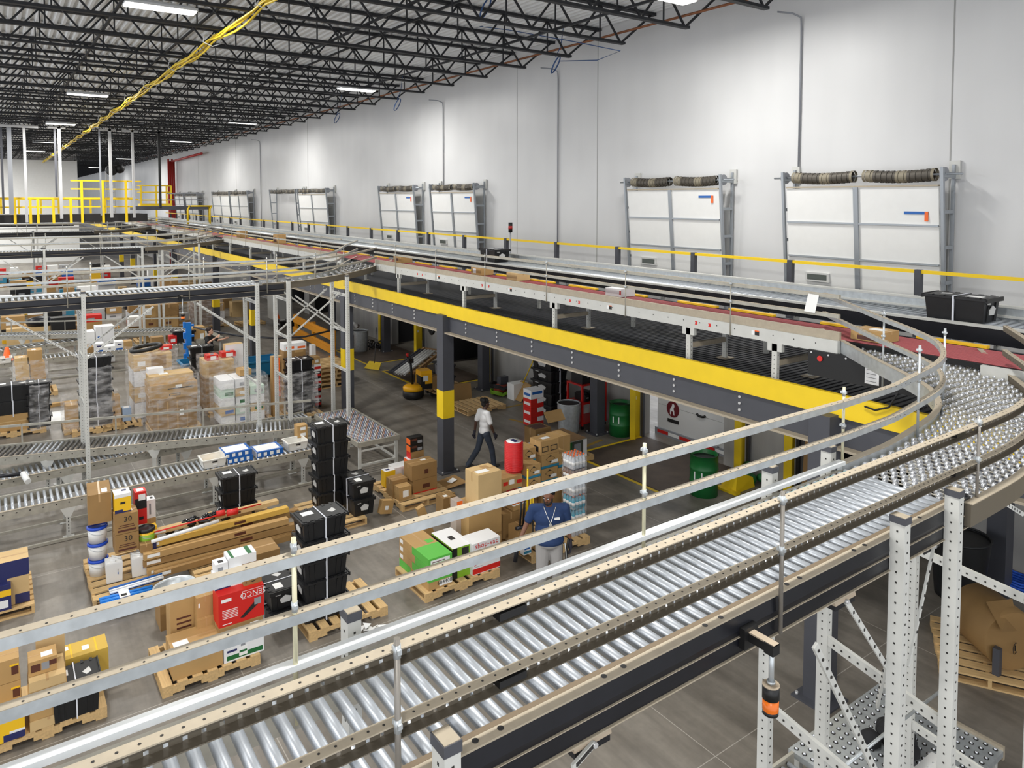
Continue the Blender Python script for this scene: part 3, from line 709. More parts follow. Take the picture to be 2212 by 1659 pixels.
for X in [on('y', 8.47, px, 740).x for px in (1676, 1489, 1198, 1003, 863)] + [-20.9 - 3.1 * k for k in range(9)]:
    post(t, X, 8.47, ZD, 4.28, .08, 'leg', False); mb = MB().mat(STEELW); mb.box((X - .11, 8.44, 4.18), (X + .11, 8.50, 4.29)); wpart('leg_bracket', mb, t)
    post(t, X, 9.3, ZD, 4.3, .07, 'leg', False); mb = MB().mat(DUST); mb.box((X - .03, 8.5, 3.98), (X + .03, 9.3, 4.05)); mb.box((X - .1, 9.2, ZD), (X + .1, 9.4, ZD + .012)); wpart('leg_tie', mb, t)
mb = MB().mat(BLACK); mb.box((-5.75, 8.40, 3.98), (-4.25, 8.46, 4.30)); mb.mat(BOLT)
for q in range(7): mb.cyl((-5.7 + .23 * q, 8.39, 4.27), (-5.7 + .23 * q, 8.40, 4.27), .012, 8)
mb.mat(RED); mb.cyl((-5.58, 8.385, 4.21), (-5.58, 8.40, 4.21), .035, 14); mb.mat(WHITE); mb.box((-5.0, 8.395, 4.02), (-4.83, 8.40, 4.24)); mb.box((-4.68, 8.395, 4.06), (-4.45, 8.40, 4.14)); mb.mat(ORANGE); mb.box((-4.57, 8.393, 4.06), (-4.45, 8.40, 4.14)); mb.mat(INK)
for q in range(4): mb.box((-4.98, 8.393, 4.05 + .045 * q), (-4.86, 8.396, 4.055 + .045 * q))
for v in mb.v: v.x += .38
wpart('drive_cover', mb, t)
mb = MB().mat(BLACK); mb.tube([on('y', 8.4, 1895, 775), on('y', 8.3, 1925, 812), on('y', 8.22, 1940, 848), on('y', 8.2, 1920, 880), on('y', 8.2, 1890, 886), on('y', 8.22, 1868, 878)], .012, 6); solo('power_cable', mb, 'loose black cable looping over the yellow beam at the curve', 'cable')
# second conveyor on the mezzanine
t = thing('roller_conveyor', 'roller conveyor with black-blue side running behind the red belt conveyor', 'conveyor', (-20, 10.5, ZD))
mb = MB().mat(NAVYS); mb.box((-75, 10.05, 4.40), (3, 10.1, 4.60)); mb.mat(STEELW); mb.box((-75, 10.03, 4.60), (3, 10.12, 4.63)); wpart('near_frame', mb, t)
mb = MB().mat(GALV); mb.box((-75, 10.93, 4.40), (3, 10.97, 4.76)); mb.mat(STEELW); mb.box((-75, 10.9, 4.63), (3, 10.93, 4.66)); mb.box((-75, 10.92, 4.76), (3, 11.02, 4.79)); wpart('far_guide', mb, t)
sp = [(Vector((-2.2 - .105 * k, 10.1, 4.585)), Vector((-2.2 - .105 * k, 10.93, 4.585))) for k in range(100)]; rollers(t, sp, .03)
mb = MB().mat(GALV)
for k in range(420): X = -12.8 - .145 * k; mb.cyl((X, 10.1, 4.585), (X, 10.93, 4.585), .03, 8)
wpart('rollers', mb, t)['kind'] = 'stuff'
X = -4.2
while X > -40:
    post(t, X, 10.1, ZD, 4.4, .07, 'leg', False); post(t, X, 10.92, ZD, 4.4, .07, 'leg', False); X -= 3.0
t = thing('sheet_note', 'blank white sheet taped to the guard rail where the curve begins', 'paper', (-5.6, 8.4, 4.7))
mb = MB().mat(PAPER); mb.poly([on('y', 8.43, 1746, 634), on('y', 8.43, 1769, 638), on('y', 8.41, 1760, 676), on('y', 8.41, 1737, 672)], (0, .004, 0)); wpart('sheet', mb, t)
mb = MB().mat(GREYP); mb.cyl((0, 0, 0), (0, 0, 1.6), .02, 8); t = thing('signal_lamp', 'dark signal lamp with red lens on a thin pole behind the belt conveyor', 'signal light', (-15.9, 11.2, 3.72)); 
obj('pole', mb, t); mb = MB().mat(BLACK); mb.cyl((0, 0, 1.6), (0, 0, 1.86), .055, 12); obj('housing', mb, t); mb = MB().mat(M('red lens', (.62, .14, .14), .3)); mb.cyl((0, 0, 1.68), (0, 0, 1.77), .058, 12); obj('lens', mb, t)
# ================================================================ floor-level conveyors
def floor_line(label, a, b_, w, z, legs, n=100, pitch=.1, guard=False, dark=None, base=True, zleg=None):
    """a, b_: ends of the near edge (toward the camera); the bed lies to the -X side"""
    t = thing('floor_conveyor', label, 'conveyor', ((a[0] + b_[0]) / 2, (a[1] + b_[1]) / 2, 0))
    a, b_ = Vector((a[0], a[1], z)), Vector((b_[0], b_[1], z)); d = (b_ - a).normalized(); s = Vector((-d.y, d.x, 0))
    mb = MB().mat(GALV2)
    mb.sweep([a, b_], [(-.03, -.16), (0, -.16), (0, 0), (-.03, 0)]); mb.mat(DUST); mb.sweep([a, b_], [(-.035, 0), (.012, 0), (.012, .005), (-.035, .005)])
    mb.mat(HOLE); L = (b_ - a).length; k = .2
    while k < L - .1: p = a + d * k; mb.box(p + Vector((-.004, -.012, -.07)), p + Vector((.003, .012, -.05))); k += .2
    wpart('near_frame', mb, t)
    mb = MB().mat(GALV2); mb.sweep([a + s * w, b_ + s * w], [(0, -.16), (.03, -.16), (.03, .02), (0, .02)]); wpart('far_frame', mb, t)
    nn = int(L / pitch); sp = [(a + d * (pitch * (k + .5)) + s * .03 - Vector((0, 0, .03)), a + d * (pitch * (k + .5)) + s * (w - .03) - Vector((0, 0, .03))) for k in range(nn)]
    rollers(t, sp[:100], .026, dark)
    if guard:
        mb = MB().mat(GALV2); g = s * (w + .03)
        mb.sweep([a + g + Vector((0, 0, .42)), b_ + g + Vector((0, 0, .42))], [(-.015, -.05), (.015, -.05), (.015, 0), (-.015, 0)]); wpart('guard_rail', mb, t)
        for k in range(4): p = a.lerp(b_, .1 + .27 * k) + g; mb = MB().mat(GALV2); mb.box(p - Vector((.015, .015, .1)), p + Vector((.015, .015, .42))); wpart('guard_post', mb, t)
    for f in legs:
        for q in (.04, w - .04):
            p = a.lerp(b_, f) + s * q; mb = MB().mat(STEELW)
            mb.box((p.x - .03, p.y - .035, 0), (p.x + .03, p.y + .035, z - .16)); mb.poly([(p.x + .031, p.y - .04, z - .34), (p.x + .031, p.y + .04, z - .34), (p.x + .031, p.y + .13, z - .15), (p.x + .031, p.y - .13, z - .15)], (.008, 0, 0))
            mb.box((p.x - .07, p.y - .09, 0), (p.x + .07, p.y + .09, .012)); mb.mat(HOLE)
            for j in range(5): mb.box((p.x + .03, p.y - .008, .1 + .06 * j), (p.x + .0312, p.y + .008, .13 + .06 * j))
            wpart('leg', mb, t)
    if base:
        mb = MB().mat(GALV2); e = -s * .12
        mb.sweep([a + e - Vector((0, 0, z - .01)), b_ + e - Vector((0, 0, z - .01))], [(-.02, 0), (.02, 0), (.02, .05), (-.02, .05)]); wpart('floor_rail', mb, t)
        mb = MB().mat(GALV2); e = s * (w * .5); mb.sweep([a + e - Vector((0, 0, z - .16)), b_ + e - Vector((0, 0, z - .16))], [(-.02, 0), (.02, 0), (.02, .05), (-.02, .05)]); wpart('tie_bar', mb, t)
    return t
DKR = M('dark rubber roller', (.33, .32, .31), .6, var=.1)
floor_line('front floor roller conveyor holding white bins and blue printed boxes', (-15.45, -1.2), (-15.45, 6.45), .82, .72, (.285, .62, .86), dark=[ROLLER])
floor_line('floor roller conveyor on the same run passing beneath the raised diagonal one', (-17.25, -1.2), (-17.75, 6.5), .75, .68, (.3, .6, .9), base=False)
floor_line('raised diagonal floor conveyor with dark rollers and side guard', (-18.15, -.5), (-16.25, 5.9), .85, .95, (.2, .5, .93), guard=True, dark=[DKR] * 9 + [ROLLER] * 6, base=False)
t = thing('transfer_table', 'low steel transfer table topped with small coloured wheels', 'conveyor table', (-16.4, 7.0, 0))
z = .78; mb = MB().mat(GALV2)
for p, q in (((-15.1, 6.5), (-15.1, 7.5)), ((-17.8, 6.5), (-17.8, 7.5)), ((-15.1, 6.5), (-17.8, 6.5)), ((-15.1, 7.5), (-17.8, 7.5))): mb.bar((*p, z - .05), (*q, z - .05), .035, .11)
wpart('frame', mb, t)
mb = MB().mat(GALV)
for k in range(27): mb.cyl((-15.15 - .1 * k, 6.52, z - .02), (-15.15 - .1 * k, 7.48, z - .02), .008, 6)
wpart('axle_set', mb, t)['kind'] = 'stuff'
WC = [M('wheel white', (.85, .85, .86), .4), M('wheel orange', (.78, .62, .56), .4), M('wheel blue', (.60, .63, .74), .4)]
first = []
mb = MB()
for k in range(27):
    for q in range(17):
        p = Vector((-15.15 - .1 * k, 6.55 + .055 * q + .02 * (k % 2), z - .02))
        if len(first) < 100: first.append((p, (k * 2 + q) % 3)); continue
        mb.mat(WC[(k * 2 + q) % 3]); mb.cyl(p - Vector((0, .01, 0)), p + Vector((0, .01, 0)), .021, 8)
wpart('wheels', mb, t)['kind'] = 'stuff'
me = [MB().mat(c).cyl((0, -.01, 0), (0, .01, 0), .021, 10).mesh('wheel') for c in WC]
for p, c in first: obj('wheel', me[c], t, p - Vector(t.location))
for X in (-15.15, -17.75):
    for Y in (6.55, 7.45): mb = MB().mat(STEELW); mb.box((X - .03, Y - .03, 0), (X + .03, Y + .03, z - .1)); mb.box((X - .07, Y - .07, 0), (X + .07, Y + .07, .01)); wpart('leg', mb, t)
    mb = MB().mat(STEELW); mb.box((X - .02, 6.55, .22), (X + .02, 7.45, .26)); mb.box((X - .02, 6.55, .55), (X + .02, 7.45, .58)); wpart('stretcher', mb, t)
mb = MB().mat(STEELW); mb.box((-17.75, 7.43, .22), (-15.15, 7.47, .26)); wpart('stretcher', mb, t)
for k, (xa, ya, xb, yb, zz, lb) in enumerate(((-29.7, -1, -29.7, 6.2, .72, 'front floor conveyor of the bay behind the second overhead conveyor'), (-31.9, -1, -33.6, 6.4, .72, 'floor conveyor of the second bay with dark rollers, angled away'), (-34.4, -.5, -31.4, 6.0, .95, 'raised diagonal floor conveyor of the second bay'))):
    floor_line(lb, (xa, ya), (xb, yb), .8, zz, (.2, .5, .85), pitch=.13, guard=k == 2, dark=[ROLLER] if k != 1 else [DKR, ROLLER], base=k == 0)
t = thing('transfer_table', 'grey ball transfer table behind the man lifting the pole', 'conveyor table', (-31.2, 6.9, 0))
mb = MB().mat(GALV2); mb.box((-32.6, 6.3, .62), (-30.0, 7.3, .78)); wpart('top', mb, t)
for X in (-32.5, -30.1):
    for Y in (6.4, 7.2): mb = MB().mat(STEELW); mb.box((X - .03, Y - .03, 0), (X + .03, Y + .03, .62)); wpart('leg', mb, t)
# ball table at the lower right
t = thing('ball_table', 'steel ball transfer table with punched plate at the foot of the white stand', 'conveyor table', (-3.4, 7.3, 0))
zb = .75; mb = MB().mat(GALV); mb.box((-4.15, 6.3, zb - .06), (-2.9, 8.0, zb)); mb.mat(DUST); mb.box((-4.15, 8.0, zb - .1), (-2.9, 8.04, zb + .03)); wpart('plate', mb, t)
me = MB().mat(HOLE).cyl((0, 0, 0), (0, 0, .003), .024, 12).mat(WHITEW).ball((0, 0, .005), .015, 8).mesh('ball'); 
sp_ = sorted([Vector((-4.10 + .088 * k, 6.36 + .1 * q, zb)) for k in range(14) for q in range(17)], key=lambda p: p.length)
for p in sp_[:100]: obj('transfer_ball', me, t, p - Vector(t.location))
mb = MB()
for p in sp_[100:]: mb.mat(HOLE).cyl(p, p + Vector((0, 0, .003)), .024, 10).mat(WHITEW).ball(p + Vector((0, 0, .005)), .015, 6)
wpart('transfer_balls', mb, t)['kind'] = 'stuff'
for X in (-4.1, -2.95):
    for Y in (6.4, 7.9): mb = MB().mat(STEELW); mb.box((X - .03, Y - .03, 0), (X + .03, Y + .03, zb - .06)); wpart('leg', mb, t)
floor_line('short roller conveyor leading into the punched ball table', (-3.0, 4.2), (-3.0, 6.28), 1.1, .75, (.1, .9), base=False)
# ================================================================ goods: cartons, totes, pallets
def place(mb, face, dx, dy, h, u0, v0, u1, v1, e=.0015):
    X, Y = dx / 2, dy / 2
    if face == 'x': mb.box((X - .001, -Y + dy * u0, h * v0), (X + e, -Y + dy * u1, h * v1))
    elif face == 'y': mb.box((-X + dx * u0, -Y - e, h * v0), (-X + dx * u1, -Y + .001, h * v1))
    else: mb.box((X - dx * v1, -Y + dy * u0, h - .001), (X - dx * v0, -Y + dy * u1, h + e))
def carton_mb(dx, dy, h, m=None, dec=(), txt=(), tape=True):
    mb = MB().mat(m or CARD); mb.box((-dx / 2, -dy / 2, 0), (dx / 2, dy / 2, h))
    if tape:
        mb.mat(TAPE)
        if dy >= dx: place(mb, 't', dx, dy, h, 0, .46, 1, .54, .0008); place(mb, 'y', dx, dy, h, .46, .72, .54, 1, .0008)
        else: place(mb, 't', dx, dy, h, .46, 0, .54, 1, .0008); place(mb, 'x', dx, dy, h, .46, .72, .54, 1, .0008)
    for k, d in enumerate(dec): mb.mat(d[5]); place(mb, d[0], dx, dy, h, *d[1:5], e=.0015 + .0004 * k)
    for f, s, size, u, v, mt, flip in txt:
        mb.mat(mt); T = Matrix.Rotation(pi, 4, 'Z') if flip else Matrix.Identity(4)
        if f == 'x': A = Matrix.Translation((dx / 2 + .004, -dy / 2 + dy * u, h * v)) @ Matrix(((0, 0, 1, 0), (1, 0, 0, 0), (0, 1, 0, 0), (0, 0, 0, 1)))
        elif f == 'y': A = Matrix.Translation((-dx / 2 + dx * u, -dy / 2 - .004, h * v)) @ Matrix.Rotation(pi / 2, 4, 'X')
        else: A = Matrix.Translation((dx / 2 - dx * v, -dy / 2 + dy * u, h + .004)) @ Matrix.Rotation(pi / 2, 4, 'Z')
        mb.text(s, size, A @ T)
    return mb
def carton(label, X, lx, by, rx, ty, dx, m=None, dec=(), txt=(), zb=None, rz=0.0, group=None, name='cardboard_box', cat='box', tape=None, dy=None, h=None):
    y0 = Yx(lx, X); y1 = Yx(rx, X) if dy is None else y0 + dy
    zb = Zx(lx, by, X) if zb is None else zb
    h = Zx(lx, ty, X) - zb if h is None else h
    o = obj(name, carton_mb(dx, y1 - y0, h, m, dec, txt, (m in (None, CARD, CARD2, CARD3)) if tape is None else tape))
    o.location = (X - dx / 2, (y0 + y1) / 2, zb); o.rotation_euler = (0, 0, R(rz)); return tag(o, label, cat, group)
LAB = lambda f, u, v, w=.22, h=.2: (f, u, v, u + w, v + h, PAPER)
# pallet: deck boards along x, stringers along y
def pallet_proto():
    t = empty('pallet'); 
    me = MB().mat(WOOD).box((-.5, -.06, .115), (.5, .06, .138)).mesh('deck_board')
    for k in range(7): obj('deck_board', me, t, (0, -.54 + .18 * k, 0))
    me = MB().mat(WOOD).box((-.02, -.6, .022), (.02, -.34, .115)).box((-.02, -.34, .07), (.02, -.14, .115)).box((-.02, -.14, .022), (.02, .14, .115)).box((-.02, .14, .07), (.02, .34, .115)).box((-.02, .34, .022), (.02, .6, .115)).mesh('stringer')
    for x in (-.48, 0, .48): obj('stringer', me, t, (x, 0, 0))
    me = MB().mat(WOOD).box((-.5, -.06, 0), (.5, .06, .022)).mesh('bottom_board')
    for y in (-.54, 0, .54): obj('bottom_board', me, t, (0, y, 0))
    return t
PAL = pallet_proto(); PUSED = []
def pallet(label, x, y, rz=0, sx=1, sy=1, z=0, group=None):
    o = PAL if not PUSED else dup(PAL, group=group)
    if not PUSED: PUSED.append(1)
    if not group and 'group' in o: del o['group']
    o.location = (x, y, z); o.rotation_euler = (0, 0, R(rz)); o.scale = (sx, sy, 1); return tag(o, label, 'pallet', group)
# tote: long side along y
def tote_proto():
    t = empty('plastic_tote'); L, W_, h = .64, .43, .29
    mb = MB().mat(BLACKP); i = 0
    mb.v = [Vector(p) for p in [(-W_ * .43, -L * .44, 0), (W_ * .43, -L * .44, 0), (W_ * .43, L * .44, 0), (-W_ * .43, L * .44, 0), (-W_ / 2 + .01, -L / 2 + .015, h - .03), (W_ / 2 - .01, -L / 2 + .015, h - .03), (W_ / 2 - .01, L / 2 - .015, h - .03), (-W_ / 2 + .01, L / 2 - .015, h - .03)]]
    for q in ((3, 2, 1, 0), (0, 1, 5, 4), (1, 2, 6, 5), (2, 3, 7, 6), (3, 0, 4, 7), (4, 5, 6, 7)): mb.face(list(q))
    for y in (-.24, -.16, .16, .24): mb.bar((W_ * .43 + .004, y * .9, .015), (W_ / 2 - .006, y, h - .05), .014, .012)
    for x in (-.1, .1): mb.bar((x, -L * .44 - .004, .015), (x, -L / 2 + .011, h - .05), .012, .014)
    mb.mat(M('scuffed label', (.80, .80, .79), .6)); mb.poly([(-.06, -L * .462, .09), (.07, -L * .462, .085), (.09, -L * .474, .16), (.0, -L * .481, .20), (-.08, -L * .474, .15)], (0, -.008, 0)); mb.box((-.14, -L / 2 + .003, .215), (-.07, -L / 2 + .014, .24))
    obj('body', mb, t)
    mb = MB().mat(BLACKP); mb.box((-W_ / 2 - .012, -L / 2 - .015, h - .035), (W_ / 2 + .012, L / 2 + .015, h - .012)); mb.box((-W_ / 2 + .02, -L / 2 + .02, h - .014), (W_ / 2 - .02, L / 2 - .02, h - .004))
    for k in range(5): mb.box((-W_ / 2 - .012, -.24 + .12 * k - .02, h - .014), (-W_ / 2 + .05, -.24 + .12 * k + .02, h)); mb.box((W_ / 2 - .03, -.24 + .12 * k - .02, h - .014), (W_ / 2 + .014, -.24 + .12 * k + .02, h))
    mb.box((-W_ / 2 - .012, -L / 2 - .02, h - .05), (W_ / 2 + .012, -L / 2 - .002, h)); mb.box((-W_ / 2 - .012, L / 2 + .002, h - .05), (W_ / 2 + .012, L / 2 + .02, h))
    obj('lid', mb, t)
    mb = MB().mat(PAPER); mb.box((-.12, -.24, h - .004), (.0, -.08, h - .001)); mb.mat(MATS['scuffed label']); mb.poly([(.02, .1, h - .004), (.09, .15, h - .004), (.05, .22, h - .004), (-.05, .2, h - .004)], (0, 0, .003)); obj('label', mb, t)
    mb = MB().mat(M('white strap', (.86, .87, .90), .4)); q = .008
    mb.box((W_ / 2 - .004, -q, .0), (W_ / 2 + .016, q, h)); mb.box((-W_ / 2 - .015, -q, h), (W_ / 2 + .016, q, h + .003)); mb.box((-W_ / 2 - .016, -q, 0), (-W_ / 2 + .004, q, h)); obj('strap', mb, t)
    return t
TOT = tote_proto(); TUSED = []
def tote(label, x, y, z, rz=0, group=None, sc=(1, 1, 1)):
    o = TOT if not TUSED else dup(TOT)
    if not TUSED: TUSED.append(1)
    for key in ('group',):
        if key in o: del o[key]
    o.location = (x, y, z); o.rotation_euler = (0, 0, R(rz)); o.scale = sc; return tag(o, label, 'tote', group)
ORD = ['lowest', 'second lowest', 'third from the floor', 'fourth from the floor', 'topmost']
def tote_stack(where, n, x, y, z0, rz=0, hh=.29, jit=.012, sc=(1, 1, 1)):
    names = {1: ['single'], 2: ['lower', 'upper'], 3: ['lowest', 'middle', 'topmost'], 4: ['lowest', 'second lowest', 'second highest', 'topmost'], 5: ['lowest', 'second lowest', 'middle', 'second highest', 'topmost'], 6: ['lowest', 'second lowest', 'third lowest', 'third highest', 'second highest', 'topmost']}[n]
    for k in range(n): tote(names[k] + ' black tote ' + where, x + random.uniform(-jit, jit), y + random.uniform(-jit, jit), z0 + hh * k, rz + random.uniform(-1.2, 1.2), sc=sc)
ZP = .14
# --- pallet with the tan and navy carton at the picture's edge
pallet('pallet carrying the tan carton with navy printed corner', -13.5, -.15, 90)
def P0(px, py, z): return G(px, py, z).x
carton('tan carton with large navy printed corner on a light pallet', P0(45, 1302, ZP), -60, 0, 51, 1232, .42, CARD3, [('x', 0, .62, 1, 1, NAVY), ('x', .0, .35, .55, .64, NAVY), ('x', .7, 0, 1, .22, NAVY), ('t', .55, .2, .9, .8, BROWNP)][:3], zb=ZP)
carton('blue and yellow printed box in front of the tan navy carton', -12.92, -60, 0, 10, 1282, .2, NAVY, [('x', 0, .55, 1, .8, YELLOWP), ('x', .0, .1, .9, .4, WHITE)], zb=ZP)
# --- pallet with pails and long cartons
pallet('pallet under the blue-lidded pails and white jugs', -13.25, 1.58, 90, 1.0, 1.3)
pallet('pallet under the far end of the long cartons', -12.7, 3.0, 90, 1.0, 1.1)
PAILW = M('white pail', (.87, .87, .86), .35); PAILB = M('blue lid', (.10, .28, .72), .35)
def pail_parts(x, y, z, m, ml, h=.3, r=.145, name='pail', label='', band=None):
    t = thing(name, label, 'pail', (x, y, z))
    mb = MB().mat(m); mb.lathe((0, 0, 0), [(r * .86, 0), (r * .98, h * .85)], 24)
    if band: mb.mat(band); mb.lathe((0, 0, 0), [(r * .905, h * .2), (r * .98, h * .7)], 24, sx=1.004, sy=1.004)
    obj('body', mb, t); mb = MB().mat(ml); mb.lathe((0, 0, 0), [(r * 1.0, h * .82), (r * 1.05, h * .84), (r * 1.05, h * .96), (r * .9, h), (r * .88, h * .97), (0, h * .97)], 24); obj('lid', mb, t)
    mb = MB().mat(GALV); mb.tube([(r * .98 * cos(a), r * .98 * sin(a), h * (.72 - .2 * sin(a - R(-60)))) for a in [R(-110 + 10 * q) for q in range(15)]], .004, 5); obj('handle', mb, t); return t
for k in range(3): pail_parts(-13.35, 1.24, ZP + .27 * k, PAILW, PAILB, .27, label=('lowest', 'middle', 'topmost')[k] + ' blue-lidded white pail in the stack below the flat brown carton')
for x, y, s in ((-13.0, 1.42, 'nearer the blue bundled tubes'), (-12.98, 1.78, 'beside the long cartons')):
    t = thing('square_jug', 'white plastic square pail ' + s, 'pail', (x, y, ZP)); mb = MB().mat(PAILW); mb.lathe((0, 0, 0), [(.155, 0), (.17, .30), (.165, .32), (.1, .34), (0, .34)], 4, False); obj('body', mb, t); t.rotation_euler = (0, 0, R(42))
    mb = MB().mat(PAILW); 
    for q in (-.06, 0, .06): mb.box((-.09, q - .008, .335), (.09, q + .008, .352))
    obj('lid_rib', mb, t)
    mb = MB().mat(BLUE); mb.box((.1, -.05, .12), (.121, .03, .16)); mb.mat(INK); mb.box((.1, -.05, .18), (.121, .04, .21)); obj('label', mb, t)
carton('large flat brown carton standing on the blue-lidded pails', -13.2, 187, 1137, 238, 1073, .62, CARD2, [LAB('t', .6, .1, .25, .3)], rz=-4)
carton('lower tan carton printed 30 above the white square pails', -12.98, 241, 1200, 293, 1160, .34, CARD2, [('x', .12, .1, .9, .2, BROWNP), ('x', .15, .3, .85, .34, BROWNP), ('x', .2, .4, .8, .44, BROWNP)], [('x', '30', .12, .55, .72, INK, False)])
carton('upper tan carton printed 30 below the yellow carton', -12.98, 241, 1159, 293, 1117, .34, CARD2, [('x', .12, .1, .9, .2, BROWNP), ('x', .15, .3, .85, .34, BROWNP), ('x', .2, .4, .8, .44, BROWNP), LAB('t', .6, .3, .2, .3)], [('x', '30', .12, .55, .72, INK, False)])
carton('yellow, white and blue printed carton standing on the tan cartons', -13.06, 242, 1117, 278, 1072, .26, YELLOWP, [('x', 0, 0, .5, .26, NAVY), ('x', .3, 0, 1, .16, NAVY), ('x', .0, .84, 1, 1, WHITE), ('t', 0, 0, 1, 1, WHITE), ('t', .5, .5, .8, .8, NAVY), ('x', .35, .52, .65, .62, INK)])
carton('lower red printed box behind the tan cartons', -13.32, 287, 1137, 312, 1103, .22, RED, [('x', .3, .3, .7, .5, BLACK)])
carton('upper red and black printed box behind the yellow carton', -13.32, 287, 1103, 312, 1066, .22, RED, [('x', 0, .0, 1, .62, BLACK), ('x', .3, .5, .9, .85, WHITE), ('t', .2, .2, .8, .8, PAPER)])
carton('tall narrow white carton behind the pails', -13.6, 311, 1122, 331, 1083, .2, WHITE, [('x', .3, .2, .5, .8, GREYP), ('t', .5, .3, .8, .7, INK)])
carton('small tan carton under the tall narrow white one', -13.6, 312, 0, 331, 1122, .22, zb=ZP)
carton('small tan carton beside the lime labelled pail', -12.86, 296, 1198, 322, 1181, .2, CARD2)
carton('small navy box beside the lime labelled pail', -12.9, 323, 1193, 331, 1175, .1, NAVY)
p = G(310, 1178, .55); pail_parts(-13.1, Yx(309, -13.1), .50, YELLOWP, BLACK, .33, .13, label='yellow pail with lime label and black lid', band=LIME)
carton('bright yellow carton behind the black-lidded pail', -13.25, 312, 1190, 333, 1142, .15, YELLOWP)
LONG = [(-12.75, 303, 620, .42, .10, CARD, 0), (-12.75, 302, 640, .30, .10, CARD2, -1.5), (-12.72, 310, 628, .18, .10, CARD, 1.5), (-12.95, 300, 622, .53, .09, YELLOWP, 2), (-13.05, 306, 640, .40, .12, CARD2, -1), (-13.2, 320, 600, .62, .07, CARD3, 2), (-12.62, 325, 640, .16, .10, CARD2, 2)]
LL = ['long tan carton at the front of the pile of long cartons, upper', 'long brown carton in the front of the pile, middle height', 'long tan carton at the front of the pile, lowest', 'long yellow-tan carton lying on top of the pile', 'wide long brown carton behind the front ones in the pile', 'thin pale long carton at the back of the pile', 'long brown carton jutting out at the foot of the pile']
for (X, a, b_, z, hh, m, rz), lb in zip(LONG, LL): carton(lb, X, a, 0, b_, 0, .13, m if m != YELLOWP else M('yellow tan board', (.82, .66, .30), .7), [('x', .02, .3, .1, .8, PAPER), ('x', .6, .25, .68, .75, BROWNP)], zb=z, h=hh, rz=rz)
def rodthing(name, label, cat, a, b_, r, m, n=8): mb = MB().mat(m); mb.cyl(a, b_, r, n); return solo(name, mb, label, cat)
rodthing('red_rod', 'long thin red rod lying on the long cartons', 'rod', (-13.05, 1.75, .72), (-13.0, 3.75, .80), .012, RED)
rodthing('white_tube', 'long white tube lying along the long cartons', 'tube', (-12.86, 1.95, .66), (-12.9, 3.0, .72), .03, WHITE)
t = thing('strap_winder', 'red handled strap tool lying on the long cartons', 'tool', (-12.95, 3.15, .74)); mb = MB().mat(RED); mb.cyl((0, 0, .06), (.02, .18, .06), .055, 12); mb.cyl((-.05, -.16, .07), (-.02, -.02, .07), .05, 12); obj('reel', mb, t); mb = MB().mat(BLACK); mb.tube([(0, -.2, .03), (.05, -.3, .02), (0, -.45, .03), (-.05, -.3, .02), (0, -.15, .04)], .015, 6); obj('strap', mb, t)
mb = MB().mat(M('black bag film', (.08, .08, .09), .2))
for k in range(16): mb.ball((-13.25 + random.uniform(-.08, .08), 2.3 + .055 * k, .60 + .01 * k + random.uniform(-.03, .03)), random.uniform(.05, .09), 7, (1, 1.1, .8))
solo('black_bag', mb, 'crumpled black plastic bundle on the long cartons', 'bag')
BT = M('blue tube', (.13, .50, .84), .35)
for k, (a, b_, s) in enumerate((((-12.35, 1.15, .14), (-12.3, 1.85, .14), 'upper blue bundle of tubes beside the pallet'), ((-12.15, 1.1, .05), (-12.1, 1.8, .05), 'lower blue bundle of tubes beside the pallet'))):
    t = thing('tube_bundle', s, 'tube bundle', a); a, b_ = Vector(a), Vector(b_)
    for q in range(5): mb = MB().mat(BT); o_ = Vector((-.09 + .045 * q, .02 * (q % 2), .022 * (q % 2) + .01)); mb.cyl(a + o_, b_ + o_, .024, 10); wpart('tube', mb, t)
    mb = MB().mat(PAPER); c = a.lerp(b_, .45); mb.box(c + Vector((-.10, -.06, .055)), c + Vector((.12, .08, .062))); mb.mat(INK); mb.box(c + Vector((.02, -.04, .062)), c + Vector((.09, .04, .0635))); wpart('label', mb, t)
for k in range(6): rodthing('wrapped_rod', 'white and blue wrapped rod in the sheaf beside the white pails', 'rod', (-12.62 + .035 * k, 1.3, .17 + .03 * (k % 2)), (-12.62 + .035 * k, 2.05, .19 + .03 * (k % 2)), .018, (WHITE, BLUE, WHITE)[k % 3])['group'] = 'wrapped rods beside the pails'
p = G(377, 1275, .45); t = thing('steel_basin', 'oval galvanised basin sitting on cartons before the long carton pile', 'basin', (p.x, p.y, .36)); mb = MB().mat(GALV); mb.lathe((0, 0, 0), [(.0, .02), (.22, .02), (.28, .17), (.295, .18), (.285, .19), (.26, .16), (.21, .0), (0, 0)], 28, sx=.8); obj('bowl', mb, t)
for q in (0, 1): mb = MB().mat(GALV); mb.tube([((-1) ** q * .0 + .06 * cos(a), (-1) ** q * .29, .15 + .03 * sin(a)) for a in [pi * i / 6 for i in range(7)]], .006, 5); obj('handle', mb, t)
carton('brown carton under the oval galvanised basin', p.x + .2, 335, 0, 405, 0, .4, CARD2, zb=.0, h=.36, tape=False)
carton('brown flat-topped carton under the ends of the long cartons', -11.85, 530, 1250, 600, 1205, .5, CARD2, zb=.16)
